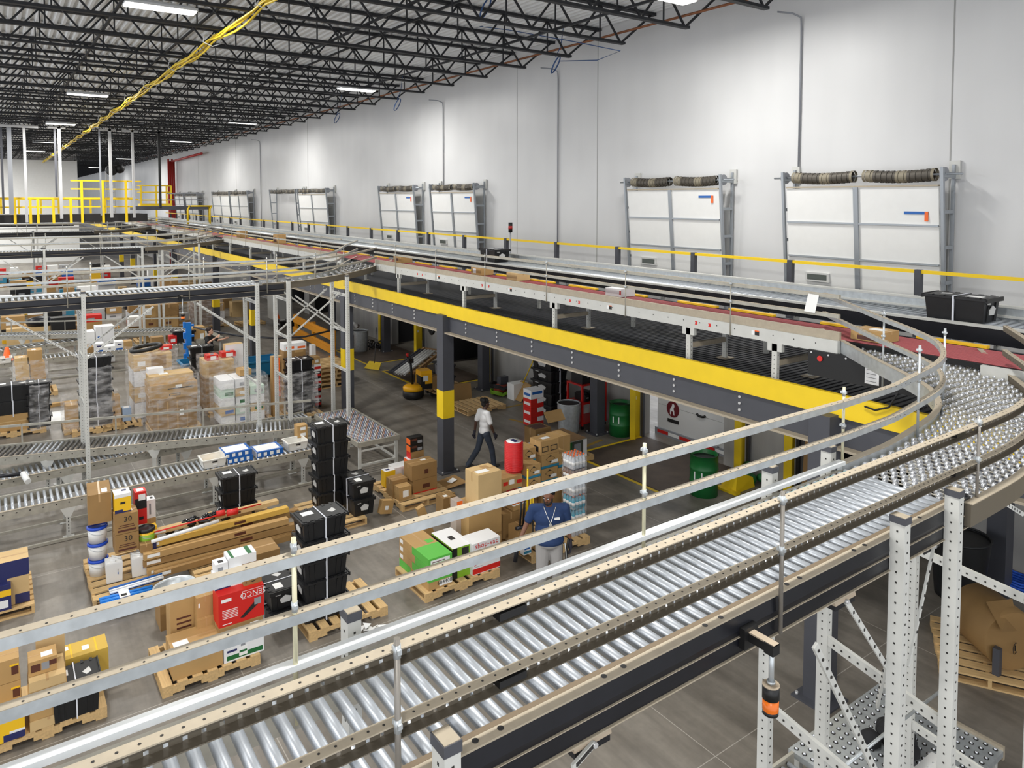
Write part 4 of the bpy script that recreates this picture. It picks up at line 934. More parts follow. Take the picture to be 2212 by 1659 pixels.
# --- pallet with the red printed tool carton
pallet('pallet under the red tool carton and the white and green jug carton', -10.2, 2.15, 0)
carton('big plain tan carton lying on the near pallet', -9.76, 360, 1483, 470, 1415, .45, CARD, [LAB('t', .06, .15, .3, .35)], zb=ZP)
carton('white carton with green base and drawn jug', -9.75, 473, 1453, 561, 1394, .35, WHITE, [('x', .07, .08, .97, .30, DKGREEN), ('x', .37, .14, .58, .6, PAPER), ('x', .42, .6, .53, .74, GREYP), ('x', .38, .30, .57, .40, DKGREEN), ('x', .08, .46, .32, .56, NAVY), ('x', .93, .8, .96, .88, NAVY), ('y', .2, .1, .8, .3, DKGREEN)], zb=ZP)
zz = Zx(473, 1394, -9.75)
carton('brown carton between the jug carton and the red tool carton', -9.82, 464, 0, 560, 0, .42, CARD2, [('x', .06, .3, .5, .7, BROWNP), LAB('x', .7, .2, .2, .6)], zb=zz, h=.16)
zr = zz + .16
carton('bright red tool carton with white lettering and dark tool picture', -9.85, 463, 0, 563, 0, .3, RED, [('x', .52, .70, .99, .94, WHITE), ('x', .53, .71, .98, .93, RED), ('x', .06, .76, .28, .86, PAPER), ('x', .08, .06, .28, .08, PAPER)] + [('x', .08, .24 + .05 * k, .42, .255 + .05 * k, PAPER) for k in range(6)] + [('x', .78, .42, .93, .62, GREYP)], [('x', 'SENCO', .10, .755, .82, WHITE, True)], zb=zr, h=Zx(463, 1292, -9.85) - zr)
o = [q for q in COL.objects if q.name.startswith('cardboard_box')][-1]
mb = MB().mat(INK); mb.poly([(0, .0, .06), (0, .05, .05), (0, .25, .19), (0, .22, .25)], (.004, 0, 0)); pc = obj('printed_tool', mb, o); pc.location = (.151, -.02, .0)
carton('tall tan carton with dark stencilled text beside the near pallet stack', -10.3, 357, 0, 411, 1292, .3, CARD, [('x', .25, .34 + .08 * k, .85, .37 + .08 * k, BROWNP) for k in range(4)] + [LAB('t', .4, .2, .3, .3)], zb=ZP)
carton('tan carton with white label between tall and red cartons', -10.18, 415, 0, 455, 1296, .32, CARD, [('x', .1, .5, .2, .7, PAPER)], zb=.62)
carton('tan carton with sticker under the labelled tan carton', -10.12, 416, 0, 456, 0, .35, CARD, [('x', .05, .3, .2, .6, PAPER), ('x', .3, .05, .45, .2, RED)], zb=ZP, h=.48)
zt = Zx(463, 1292, -9.85)
carton('white box with navy base standing on the red tool carton', -10.02, 456, 0, 490, 0, .2, WHITE, [('x', 0, 0, 1, .3, NAVY), ('x', .2, .4, .8, .7, BROWNP)], zb=zt, h=.2)
carton('white box with green print beside the navy based box', -10.02, 491, 0, 519, 0, .2, WHITE, [('x', .05, .1, .3, .5, DKGREEN), ('x', .4, .6, .9, .7, RED)], zb=zt, h=.22)
carton('small tan box with diamond hazard mark on the red tool carton', -9.92, 520, 0, 559, 0, .22, CARD2, [('x', .1, .2, .16, .3, BROWNP)], zb=zt, h=.17)
o = [q for q in COL.objects if q.name.startswith('cardboard_box')][-1]
mb = MB().mat(INK); mb.tube([(.0, .09 * cos(a), .085 + .06 * sin(a)) for a in (0, pi / 2, pi, 3 * pi / 2)], .003, 4, closed=True); mb.poly([(0, -.03, .05), (0, .03, .05), (0, 0, .028)], (.003, 0, 0)); obj('hazard_mark', mb, o, (.111, 0, 0))
carton('white carton with green tape bands lying on the boxes above the red carton', -10.1, 487, 0, 548, 0, .25, WHITE, [('t', .1, 0, .2, 1, DKGREEN), ('t', .7, 0, .85, 1, DKGREEN)], zb=zt + .22, h=.13)
carton('white small box with labels on the navy based box', -10.08, 458, 0, 486, 0, .18, WHITE, [('x', .2, .2, .6, .6, GREYP), ('t', .3, .2, .7, .6, INK)], zb=zt + .2, h=.12)
# --- bottom-left pallet
pallet('pallet under the stack of flat cartons and the labelled tote', -10.24, .35, 0)
tote('large black tote with lettering beside the flat cartons on the corner pallet', -9.93, .64, ZP, 0, sc=(1.05, .78, 1.45)); 
carton('yellow strapped carton behind the large labelled tote', -10.25, 122, 0, 219, 1432, .35, M('yellowed board', (.80, .66, .28), .7), [('t', .15, 0, .19, 1, YELLOWP), ('t', .72, 0, .76, 1, YELLOWP), LAB('t', .02, .6, .1, .25), LAB('t', .42, .3, .16, .3)], zb=ZP, tape=False)
for k in range(5): carton(('lowest', 'second lowest', 'middle', 'second highest', 'topmost')[k] + ' flat tan carton in the stack on the corner pallet', -9.74 - .01 * (k % 2), 40 + 2 * (k % 3), 0, 124 + 3 * (k % 2), 0, .45, CARD if k % 2 else CARD3, [('x', .85, .2, .95, .7, PAPER)] if k % 2 else (), zb=ZP + .115 * k, h=.112, rz=random.uniform(-2, 2))
carton('tan carton with dark picture labels on the flat carton stack', -9.86, 42, 0, 106, 0, .26, CARD, [('x', .08, .25, .42, .75, BROWNP), ('x', .45, .25, .72, .75, GREYP), ('x', .72, .45, .98, .78, BROWNP), LAB('t', .45, .2, .4, .4)], zb=ZP + .576, h=.17)
carton('tall thin pale carton standing behind the picture-labelled carton', -10.24, 60, 0, 124, 0, .08, CARD3, zb=ZP, h=.93)
carton('orange and blue printed box at the very corner of the corner pallet', -9.72, -40, 0, 30, 0, .25, YELLOWP, [('x', .3, .0, 1, .3, NAVY), ('x', .5, .3, 1, .4, WHITE)], zb=ZP, h=.26)
for k in range(3): carton(('lowest', 'middle', 'topmost')[k] + ' tan carton with picture labels at the edge of the corner pallet', -9.95, -50, 0, 26 - 2 * k, 0, .3, CARD, [('x', .75, .3, .97, .7, BROWNP), ('x', .7, .68, .98, .76, YELLOWP)], zb=(ZP if k == 0 else ZP + .27 * k), h=.265)
# --- tote stacks
tote_stack('of the stack of three before the front floor conveyor', 3, -14.3, 3.66, 0.13); pallet('pallet under the stack of three totes and small brown carton', -14.2, 3.75, 90)
carton('brown carton before the stack of three totes', -13.95, 497, 0, 540, 0, .35, CARD2, [LAB('t', .1, .5, .2, .2)], zb=ZP, h=.2)
pallet('pallet under the tall stack of five totes', -13.5, 5.2, 90, .95, 1.15)
tote_stack('of the tall five-tote stack beside the front floor conveyor', 5, -13.8, 5.32, ZP, hh=.33, sc=(1.05, 1.02, 1.14))
tote_stack('of the pair in front of the five-tote stack', 2, -13.22, 5.68, ZP, 90, hh=.33, sc=(1.0, 1.0, 1.14))
pallet('light pallet under the nearest tall tote stack', -10.28, 4.05, 0)
tote_stack('of the nearest tall stack, seen through the guard rails', 5, -10.2, 3.78, ZP, hh=.30, sc=(1.05, 1.05, 1.03))
tote_stack('of the low pair behind the nearest tall stack', 2, -10.62, 3.3, .0, 90, hh=.3)
mb = MB().mat(PAPER)
for k in range(14): c = Vector((-9.55 + random.uniform(-.1, .1), 4.3 + random.uniform(-.16, .16), .02 + random.uniform(0, .04))); a = random.uniform(0, 6); mb.poly([c + Vector((.07 * cos(a + q), .07 * sin(a + q), random.uniform(-.02, .04))) for q in (0, 1.9, 4)], (0, 0, .003))
solo('crumpled_paper', mb, 'crumpled white paper on the floor beside the light pallet', 'litter')
# --- pallet of mixed boxes near the column
pallet('pallet of mixed brown boxes near the yellow-wrapped column', -13.62, 7.05, 90, 1.15, 1.2)
X8 = -13.25
carton('tan square box with white label at the pallet corner', -13.12, 861, 1088, 888, 1055, .22, CARD, [LAB('x', .3, .2, .45, .5)], zb=ZP)
carton('brown box on the mixed pallet beside the stacked pair', -13.35, 847, 0, 879, 1040, .3, CARD2, [('x', .15, .3, .5, .6, PAPER)], zb=ZP)
carton('lower brown box of the stacked pair on the mixed pallet', -13.25, 891, 0, 943, 1040, .35, CARD2, [('x', .4, .3, .7, .6, BROWNP), ('x', 0, 0, 1, .08, RED)], zb=ZP)
carton('upper brown box of the stacked pair on the mixed pallet', -13.25, 889, 1040, 943, 1008, .36, CARD2, [('x', .5, .3, .65, .6, BROWNP), LAB('t', .55, .55, .2, .2)])
carton('yellow and white printed box at the back of the mixed pallet', -13.9, 831, 0, 853, 1020, .2, YELLOWP, [('t', 0, 0, 1, 1, WHITE), ('t', .2, .3, .6, .7, NAVY)], zb=ZP)
carton('ream of white paper sheets on the mixed pallet', -13.95, 851, 1030, 885, 1012, .3, WHITE, zb=None)
carton('white and orange small box at the foot of the dark box pile', -13.75, 881, 1010, 914, 994, .2, WHITE, [('y', 0, 0, 1, 1, ORANGE), ('x', 0, .2, .4, .9, BLACK)], zb=.44)
zq = Zx(881, 994, -13.75)
carton('tan small box in the middle of the dark box pile', -13.75, 887, 0, 915, 0, .2, CARD2, [('y', 0, 0, 1, 1, RED)], zb=zq, h=.15)
for k in range(2): carton(('lower', 'upper')[k] + ' black printed box on the mixed pallet pile', -13.75, 886, 0, 914, 0, .18, BLACK, [('x', .55, .1, .9, .5, GREYP), ('x', .1, .5, .5, .8, BROWNP), ('y', 0, 0, 1, .8, ORANGE)], zb=zq + .15 + .155 * k, h=.15)
o = carton('tan box tipped on its edge against the mixed pallet', -12.9, 818, 1130, 845, 1092, .12, CARD, [LAB('x', .3, .3, .3, .3)], zb=0.005); o.rotation_euler = (R(-14), 0, R(8)); o.location.z += .05
carton('tan box on the floor beside the pale tall cartons', -12.0, 957, 1100, 985, 1078, .3, CARD2, [LAB('t', .2, .2, .3, .3)], zb=0)
mb = MB().mat(CARD2); p = G(965, 1050)
mb.poly([p + Vector((-.25, -.3, .01)), p + Vector((.2, -.1, .02)), p + Vector((.3, .35, .10)), p + Vector((-.1, .25, .16))], (0, 0, .008)); mb.mat(PAPER); mb.poly([p + Vector((0, 0, .09)), p + Vector((.12, .05, .09)), p + Vector((.1, .2, .13)), p + Vector((-.02, .16, .14))], (0, 0, .006))
solo('torn_cardboard', mb, 'torn flattened cardboard on the floor beside the mixed pallet', 'cardboard')
carton('small tan parcel lying before the torn cardboard', -12.95, 958, 0, 982, 0, .18, CARD, [LAB('t', .4, .2, .4, .4)], zb=.0, h=.07, rz=20)
o = carton('small tan parcel leaning near the pale tall cartons', -11.6, 923, 1112, 938, 1092, .1, CARD, zb=0.005); o.rotation_euler = (R(20), 0, 0); o.location.z += .03
# --- pallet with green boxes
pallet('pallet under the bright green boxes and the white vacuum carton', -10.25, 5.95, 0, 1.04, 1.15)
for k in range(4):
    d = [('y', .55 - .1 * (k % 2), 0, 1, 1, GREEN), ('t', 0, 0, 1, .45, GREEN), ('t', .62, .5, .9, .62, GREEN), LAB('y', .03, .25, .1, .5)]
    if k == 0: d = [LAB('y', .03, .3, .1, .5), ('y', .0, 0, .4, 1, GREEN), ('x', .45, .2, 1, .9, PAPER)]
    carton(('lowest', 'second lowest', 'second highest', 'topmost')[k] + ' long green and tan box of the green stack', -9.78, 924, 0, 975, 0, 1.0, CARD if k == 0 else CARD, d + ([('x', 0, 0, 1, 1, GREEN), ('x', .08, .3, .9, .75, PAPER), ('x', .15, .4, .7, .5, BROWNP)] if k else []), [('x', '684408', .085, .68, .62, INK, False)] if k == 0 else (), zb=ZP + .125 * k, h=.123)
carton('black and lime printed mower carton with white top', -9.86, 977, 0, 1020, 1187, .7, LIME, [('x', 0, 0, .22, 1, BLACK), ('y', 0, 0, 1, .95, BLACK), ('y', .1, .3, .9, .62, LIME), ('t', 0, 0, 1, 1, WHITE), ('x', .45, .65, .8, .95, INK), ('x', .3, .05, .95, .3, LIME), ('t', .35, .4, .6, .6, INK)], zb=ZP, tape=False)
carton('white vacuum carton with red lettering and red base', -9.78, 1020, 0, 1080, 1177, .36, WHITE, [('x', 0, .02, 1, .19, RED), ('x', .06, .28, .13, .36, RED), ('x', .1, .24, .35, .25, GREYP), ('x', .4, .42, .6, .5, GREYP), ('x', .7, .44, .76, .5, GREYP), ('x', .08, .5, .4, .53, INK)], [('x', 'shop-vac', .12, .5, .9, RED, False)], zb=ZP)
carton('lower tall tan carton with dark stains behind the vacuum carton', -10.35, 1012, 0, 1083, 0, .5, CARD, [('x', 0, .28, 1, .34, CARD2), ('y', .1, .1, .5, .5, BROWNP)], zb=ZP, h=Zx(1018, 1100, -10.35) - ZP)
zz = Zx(1018, 1100, -10.35)
carton('upper tan carton with white labels on the tall stained carton', -10.3, 1033, 0, 1083, 1028, .42, CARD3, [LAB('t', .1, .2, .5, .3), ('t', .5, .55, .8, .85, TAPE)], zb=zz)
carton('white flat drink tray with coloured caps beside the tall stained carton', -10.6, 985, 1150, 1000, 1085, .2, M('clear tray', (.72, .66, .62), .3), [('x', .1, .8, .9, 1, ORANGE)], zb=ZP)
# --- pallet with hoses and bottles
pallet('pallet under the red hose spools and banded cartons', -10.28, 7.98, 0, 1.05, 1.08)
pallet('second pallet behind the red hose spools', -11.5, 8.1, 0, 1.05, 1.0)
HOSE = M('red hose', (.80, .12, .13), .35)
def spool(label, x, y, z, r, h, top=True):
    t = thing('hose_spool', label, 'hose spool', (x, y, z)); mb = MB().mat(HOSE); n = max(2, int(h / .03)); pr = [(0, 0)]
    for k in range(n): pr += [(r - .012, h * k / n), (r, h * (k + .5) / n), (r - .012, h * (k + 1) / n)]
    mb.lathe((0, 0, 0), pr + [(0, h)], 28); obj('hose', mb, t)
    if top: mb = MB().mat(PAPER); mb.lathe((0, 0, 0), [(0, h + .003), (r * .8, h + .003), (r * .82, h + .008), (0, h + .01)], 20); mb.mat(NAVY); mb.box((-r * .5, -.04, h + .01), (r * .5, .05, h + .013)); obj('label_disc', mb, t)
X = -10.75; y = Yx(1110, X)
def zat(py): return Zx(1110, py, X)
spool('tall red hose spool on top of its stack', X, y, zat(1013), .175, zat(953) - zat(1013)); spool('lower red hose coil under the tall spool', X - .02, y + .01, zat(1034), .145, zat(1013) - zat(1034), False)
carton('tan carton with red print under the red hose coils', X + .2, 1085, 1062, 1128, 1036, .38, CARD, [LAB('x', .35, .4, .25, .4), ('x', .05, .4, .28, .7, RED), ('x', .72, .35, .98, .65, RED)])
spool('red hose coil squeezed under the red-printed carton', X, y, Zx(1110, 1072, X), .14, Zx(1110, 1060, X) - Zx(1110, 1072, X) + .0, False)
carton('tan carton below the red hose stack', X + .2, 1086, 0, 1124, 0, .38, CARD2, [('y', .3, .5, .7, .9, BROWNP)], zb=.85, h=Zx(1110, 1072, X) - .85)
carton('tan carton with white label low beside the man in navy', -9.95, 1120, 0, 1150, 0, .3, CARD2, [LAB('x', .3, .3, .25, .3)], zb=ZP, h=.42)
carton('brown carton at the base of the red hose stack', X + .2, 1086, 0, 1122, 0, .4, CARD2, zb=ZP, h=.45)
def bottle_pack(label, x, y, z, caps, liq, tray=None, n=(4, 3), h=.23):
    t = thing('bottle_pack', label, 'bottle pack', (x, y, z)); r = .038
    me = MB().mat(liq).lathe((0, 0, .0), [(r, 0), (r, h * .62), (r * .4, h * .86), (r * .4, h * .9)], 10).mat(PAPER).lathe((0, 0, 0), [(r * 1.01, h * .25), (r * 1.01, h * .5)], 10).mesh('bottle')
    cp = MB().mat(caps).lathe((0, 0, 0), [(0, h * .89), (r * .46, h * .89), (r * .46, h), (0, h)], 10).mesh('cap')
    for i in range(n[0]):
        for j in range(n[1]): bo = obj('bottle', me, t, ((i - (n[0] - 1) / 2) * .078, (j - (n[1] - 1) / 2) * .078, .005)); obj('cap', cp, bo)
    mb = MB().mat(tray or FILMM()); a, b_ = n[0] * .039 + .004, n[1] * .039 + .004
    if tray: mb.box((-a, -b_, 0), (a, b_, h * .4)); obj('tray', mb, t)
    else: mb.box((-a, -b_, 0), (a, b_, h - .01)); obj('shrink_wrap', mb, t)
def FILMM():
    global FILM
    if FILM: return FILM
    m, n, l, b = nodes_mat('clear stretch film'); tc = n.new('ShaderNodeTexCoord'); nz = n.new('ShaderNodeTexNoise'); nz.inputs['Scale'].default_value = 3.5; nz.inputs['Detail'].default_value = 5
    mp = n.new('ShaderNodeMapping'); mp.inputs['Scale'].default_value = (1, 1, 3); l.new(tc.outputs['Object'], mp.inputs[0]); l.new(mp.outputs[0], nz.inputs['Vector'])
    b.inputs['Base Color'].default_value = (.86, .85, .85, 1); b.inputs['Roughness'].default_value = .18
    r = n.new('ShaderNodeValToRGB'); r.color_ramp.elements[0].position = .4; r.color_ramp.elements[1].position = .68; r.color_ramp.elements[0].color = (.06, .06, .06, 1); r.color_ramp.elements[1].color = (.40, .40, .40, 1)
    l.new(nz.outputs[0], r.inputs[0]); l.new(r.outputs[0], b.inputs['Alpha'])
    bp = n.new('ShaderNodeBump'); bp.inputs['Strength'].default_value = .6; bp.inputs['Distance'].default_value = .03; l.new(nz.outputs[0], bp.inputs['Height']); l.new(bp.outputs[0], b.inputs['Normal'])
    FILM = m; return m
CLEARW = M('clear water', (.80, .82, .84), .12); TEALW = M('teal drink', (.20, .62, .72), .15); BROWNW = M('brown drink', (.45, .28, .16), .2); ORANGEW = M('orange drink', (.85, .45, .16), .2)
Xb = -10.0; yb = Yx(1245, Xb)
specs = [(1175, PAPER, M('white pack', (.75, .78, .82), .3), 'lowest bottle pack in the drinks tower behind the man in navy'), (1140, TEALW, TEALW, 'second lowest bottle pack, teal, in the drinks tower'), (1098, ORANGE, TEALW, 'teal bottle pack with orange caps in the drinks tower'), (1062, WHITE, CLEARW, 'clear water bottle pack in the middle of the drinks tower'), (1033, NAVY, BROWNW, 'brown bottle pack above the clear one in the drinks tower'), (1001, ORANGE, CLEARW, 'topmost bottle pack with orange caps on the drinks tower')]
for k, (py, c, lq, lb) in enumerate(specs): bottle_pack(lb, Xb - .05, yb, .14 + .245 * k, c, lq, n=(4, 4), h=.24)
bottle_pack('orange bottle pack in a tray under the red hose stack', X + .05, y, .60, ORANGE, ORANGEW, CARD, n=(4, 4), h=.2)
Xc = -10.95
BAND = lambda: [('x', 0, .0, 1, .18, TEAL), ('y', 0, .0, 1, .18, TEAL), LAB('x', .55, .28, .38, .22)]
def mark(o_):
    d = o_.dimensions; mb = MB().mat(INK); w_ = d.y * .26; c = d.z * .62
    mb.tube([(0, w_ * cos(a), c + d.z * .27 * sin(a)) for a in (0, pi / 2, pi, 3 * pi / 2)], .004, 4, closed=True)
    for s_ in (-1, 1): mb.poly([(0, -w_ * .3, c + s_ * d.z * .16), (0, w_ * .3, c + s_ * d.z * .16), (0, 0, c + s_ * d.z * .27)], (.003, 0, 0))
    obj('diamond_mark', mb, o_, (d.x / 2 + .002, 0, 0))
for (X_, lx, by, rx, ty, lb) in ((Xc, 1127, 1003, 1158, 973, 'teal-banded carton at the back row nearest the hose spool'), (Xc, 1127, 1036, 1158, 1004, 'teal-banded carton beneath the one nearest the hose spool'), (Xc + .1, 1170, 1014, 1208, 985, 'teal-banded carton under the framed-print carton'), (Xc + .1, 1208, 1010, 1228, 981, 'teal-banded carton at the end toward the orange-capped bottles'), (Xc + .1, 1170, 1045, 1205, 1015, 'teal-banded carton in the middle row beside the bottles'), (Xc + .1, 1206, 1040, 1228, 1012, 'teal-banded carton in the middle row at the drinks tower'), (Xc + .35, 1138, 1036, 1168, 1008, 'teal-banded carton at the front before the yellow handles'), (Xc + .35, 1138, 1064, 1168, 1037, 'teal-banded carton under the front one by the yellow handles')):
    o = carton(lb, X_, lx, by, rx, ty, .36, CARD, BAND()); mark(o)
carton('brown carton with two black framed prints on top of the banded cartons', Xc + .1, 1168, 985, 1207, 955, .34, CARD, [('x', .08, .2, .42, .6, INK), ('x', .11, .26, .39, .54, CARD), ('x', .55, .2, .92, .6, INK), ('x', .58, .26, .89, .54, CARD), LAB('t', .3, .3, .4, .3), ('y', .4, .2, .8, .6, INK)])
carton('plain tan carton standing behind the framed-print carton', Xc - .45, 1203, 0, 1232, 945, .36, CARD, zb=ZP, dec= [('x', .1, .3, .4, .6, PAPER), ('x', .55, .6, .65, .75, INK)])
for k, (a, b_, z0, z1) in enumerate(((1127, 1160, 0, 1036), (1170, 1228, 0, 1045))): carton(('tan carton filling the base of the pile under the banded cartons', 'wide tan carton filling the base of the pile near the bottles')[k], Xc + .08 * k, a, 0, b_, z1, .4, CARD2, zb=ZP)
carton('white and blue printed box on the pallet behind the man in navy', -9.85, 1132, 1212, 1148, 1178, .3, WHITE, [('x', 0, .1, 1, .35, TEAL), ('x', .1, .5, .8, .8, BLUE)], zb=ZP)
YH = M('yellow handle', (.93, .78, .10), .4)
for k, (px, p0, p1, s) in enumerate(((1140, 1110, 1015, 'nearest the red hose stack'), (1147, 1120, 1062, 'second from the red hose stack'), (1152, 1122, 1064, 'nearest the man in navy'))):
    a = on('x', -10.1, px - 2, p0); b_ = on('x', -10.2, px, p1); t = thing('long_tool', 'yellow-handled long tool standing on the hose pallet, ' + s, 'tool', (a.x, a.y, .14)); a.z = .14; mb = MB().mat(YH); mb.cyl(a.lerp(b_, .45), b_, .016, 8); mb.ball(b_, .02, 8); wpart('grip', mb, t); mb = MB().mat(BLACK); mb.cyl(a, a.lerp(b_, .45), .018, 8); wpart('shaft', mb, t)
for k, px in enumerate((1118, 1125)):
    a = on('x', -9.95, px + 5, 1125); a.z = .595; b_ = on('x', -9.98, px + 9, 1072); t = thing('sledge_hammer', ('black sledge hammer leaning on the low cartons', 'second black hammer behind the first on the low cartons')[k], 'tool', a); mb = MB().mat(BLACK); mb.cyl(a, b_, .017, 8); wpart('handle', mb, t); mb = MB().mat(M('hammer head', (.25, .25, .27), .35, .7)); mb.cyl(a + Vector((0, -.08, 0)), a + Vector((0, .08, 0)), .032, 8); wpart('head', mb, t)
# ================================================================ goods on the front conveyor
def bin_(label, X, lx, rx, z, dx=.42, h=.17, fill=None):
    y0, y1 = Yx(lx, X), Yx(rx, X); t = thing('white_bin', label, 'bin', (X - dx / 2, (y0 + y1) / 2, z)); w_ = (y1 - y0) / 2; d = dx / 2
    mb = MB().mat(M('bin plastic', (.90, .89, .86), .4)); e = .04
    for k in range(4):
        q = [(d, -w_), (d, w_), (-d, w_), (-d, -w_)]; a, b_ = q[k], q[(k + 1) % 4]; f = lambda p: (p[0] * .86, p[1] * .88)
        n = Vector((a[1] - b_[1], b_[0] - a[0], 0)).normalized() * .012
        mb.poly([(*f(a), 0), (*f(b_), 0), (*b_, h), (*a, h)], n)
        mb.bar((*a, h), (*b_, h), .03, .018)
    mb.box((-d * .86, -w_ * .88, 0), (d * .86, w_ * .88, .012)); sh_ = obj('shell', mb, t)
    mb = MB().mat(HOLE); mb.box((d * .955, -.05, h * .62), (d * 1.0, .05, h * .8)); mb.mat(PAPER); mb.box((d * .9, -.03, h * .25), (d * .95, .05, h * .45)); obj('handle_slot', mb, sh_)
    if fill: mb = MB().mat(fill); [mb.box((-d * .6 + .07 * k, -w_ * .5 + .05 * (k % 3), .012), (-d * .6 + .07 * k + .09, w_ * .2 + .06 * (k % 2), .05 + .025 * (k % 2))) for k in range(4)]; obj('contents', mb, t)
bin_('white plastic bin with yellow packets at the end of the blue boxes', -15.55, 436, 488, .72, fill=YELLOWP)
bin_('white plastic bin with grey parts beside the small parcels', -15.6, 622, 665, .72, fill=GREYP)
BX = [('x', .04, .2, .16, .8, PAPER), ('x', .26, .2, .38, .8, PAPER), ('x', .50, .2, .62, .8, PAPER), ('x', .74, .2, .86, .8, PAPER), ('t', .06, .12, .9, .9, WHITE), ('y', 0, 0, 1, 1, WHITE)]
carton('lower blue printed box under its twin on the front conveyor', -15.58, 490, 0, 545, 0, .48, BLUE, BX, zb=.72, h=.11); carton('upper blue printed box with white drawn top on the front conveyor', -15.6, 484, 0, 543, 0, .5, BLUE, BX, zb=.832, h=.11)
carton('single blue printed box nearer the small parcels', -15.6, 553, 0, 611, 0, .5, BLUE, BX, zb=.72, h=.12)
for k in range(3): carton(('lowest', 'middle', 'topmost')[k] + ' small parcel in the stack of three on the front conveyor', -16.0, 642, 0, 664, 0, .22, CARD, [LAB('x', .3, .2, .5, .5)], zb=.72 + .135 * k, h=.133)
t = thing('pipe_piece', 'short white pipe piece on a dark tube across the floor conveyor', 'pipe', (-17.3, .45, .7)); mb = MB().mat(PAILW); mb.cyl((-17.1, .35, .82), (-16.8, .42, .74), .055, 16); wpart('collar', mb, t); mb = MB().mat(NAVYS); mb.cyl((-17.5, -.6, .78), (-17.1, .36, .82), .04, 10); wpart('tube', mb, t)
# ================================================================ wrapped pallet loads between the first and second bays
def film(label, x0, x1, y0, y1, z0, z1, seed=1):
    rr = random.Random(seed); mb = MB().mat(FILMM()); nx = 6; nz = 7; ring = []
    per = [(x1, y0 + (y1 - y0) * k / nx) for k in range(nx)] + [(x1 + (x0 - x1) * k / nx, y1) for k in range(nx)] + [(x0, y1 + (y0 - y1) * k / nx) for k in range(nx)] + [(x0 + (x1 - x0) * k / nx, y0) for k in range(nx)]
    n = len(per)
    for j in range(nz + 1):
        for (x, y) in per: mb.v.append(Vector((x + rr.uniform(0, .035) * (1 if x > (x0 + x1) / 2 else -1), y + rr.uniform(0, .035) * (1 if y > (y0 + y1) / 2 else -1), z0 + (z1 - z0) * j / nz + rr.uniform(-.02, .02))))
    for j in range(nz):
        for k in range(n): mb.face([j * n + k, j * n + (k + 1) % n, (j + 1) * n + (k + 1) % n, (j + 1) * n + k])
    return solo('stretch_wrap', mb, label, 'plastic film')
pallet('pallet under the big film-wrapped brown cartons', -21.35, 3.85, 0, 1.1, 1.0)
X = -20.8
carton('lower big brown carton inside the wrapped load by the floor conveyor guard', X, 330, 0, 426, 0, 1.0, CARD2, [('x', .1 + .22 * k, .0, .13 + .22 * k, .9, CARD) for k in range(4)] + [LAB('x', .6, .4, .1, .2)], zb=ZP, h=.82)
zz = ZP + .82
carton('upper big brown carton with printed line inside the wrapped load', X + .01, 328, 0, 428, 0, 1.0, CARD, [('x', .35, .62, .9, .7, INK), ('x', .38, .15, .62, .32, INK), ('x', .40, .18, .60, .29, CARD), LAB('x', .52, .7, .14, .2)], zb=zz, h=.38)
carton('tan carton lying on top of the wrapped brown cartons', X - .2, 325, 0, 420, 0, .6, CARD3, [LAB('t', .25, .3, .2, .3)], zb=zz + .38, h=.2); carton('small white box on top of the wrapped brown cartons', X - .55, 322, 0, 356, 0, .3, WHITE, zb=zz + .58, h=.14)
film('clear film around the big brown cartons by the floor conveyor guard', X - 1.08, X + .05, Yx(322, X), Yx(430, X), .05, zz + .62, 2)
pallet('pallet under the wrapped load topped with a black ring', -22.9, 3.95, 0, 1.1, 1.0)
X = -22.35
for k in range(4): carton(('lowest', 'second lowest', 'second highest', 'topmost')[k] + ' carton of the wrapped load topped with a black ring', X + .01 * k, 292, 0, 374, 0, 1.0, [WHITE, CARD3, WHITE, CARD3][k], [('x', .45, .1, .85, .9, CARD2), LAB('x', .1, .3, .2, .3)], zb=ZP + .44 * k, h=.43)
zz = ZP + 1.76
mb = MB().mat(BLACK); c = Vector((X - .45, Yx(325, X), zz + .1)); mb.tube([c + Vector((.34 * cos(a), .38 * sin(a), .05 * sin(a))) for a in [2 * pi * q / 20 for q in range(20)]], .055, 8, closed=True); solo('black_ring', mb, 'black rubber ring lying on top of a wrapped load', 'tire')
carton('red and white packet on the load with the black ring', X - .3, 352, 0, 376, 0, .3, RED, [('x', .2, .2, .7, .7, WHITE), ('t', .3, .2, .8, .8, ORANGE)], zb=zz, h=.12)
film('clear film around the load topped with a black ring', X - 1.05, X + .06, Yx(287, X), Yx(384, X), .05, zz + .08, 3)
pallet('pallet under the wrapped load topped with red packets', -22.2, 5.35, 0, 1.0, .8)
X = -21.9
for k in range(3): carton(('lower', 'middle', 'upper')[k] + ' carton of the wrapped load topped with red packets', X, 447, 0, 508, 0, .8, CARD2 if k < 2 else CARD3, [('x', .1, .2, .5, .8, CARD)], zb=ZP + .48 * k, h=.47)
zz = ZP + 1.44
for k, (a, b_) in enumerate(((450, 475), (482, 512))): carton(('red rounded packet with rainbow print on the wrapped load', 'second red packet with blue print on the wrapped load')[k], X - .1 - .2 * k, a, 0, b_, 0, .35, RED, [('x', .3, .1, .8, .8, WHITE), ('t', .3, .2, .8, .8, ORANGE), ('t', .4, .3, .7, .7, TEAL)], zb=zz, h=.15)
carton('small tan box between the red packets on the wrapped load', X + .0, 452, 0, 474, 0, .2, CARD3, zb=zz, h=.08) if False else None
carton('tall tan carton behind the red packets', X - .55, 490, 0, 528, 0, .3, CARD3, [('x', .0, .6, 1, 1, WHITE)], zb=ZP, h=1.75)
film('clear film around the load topped with red packets', X - .85, X + .05, Yx(442, X), Yx(512, X), .05, zz + .1, 4)
pallet('pallet under the wrapped white and green packages', -20.85, 5.6, 0, 1.0, 1.05)
X = -20.35; rr = random.Random(4)
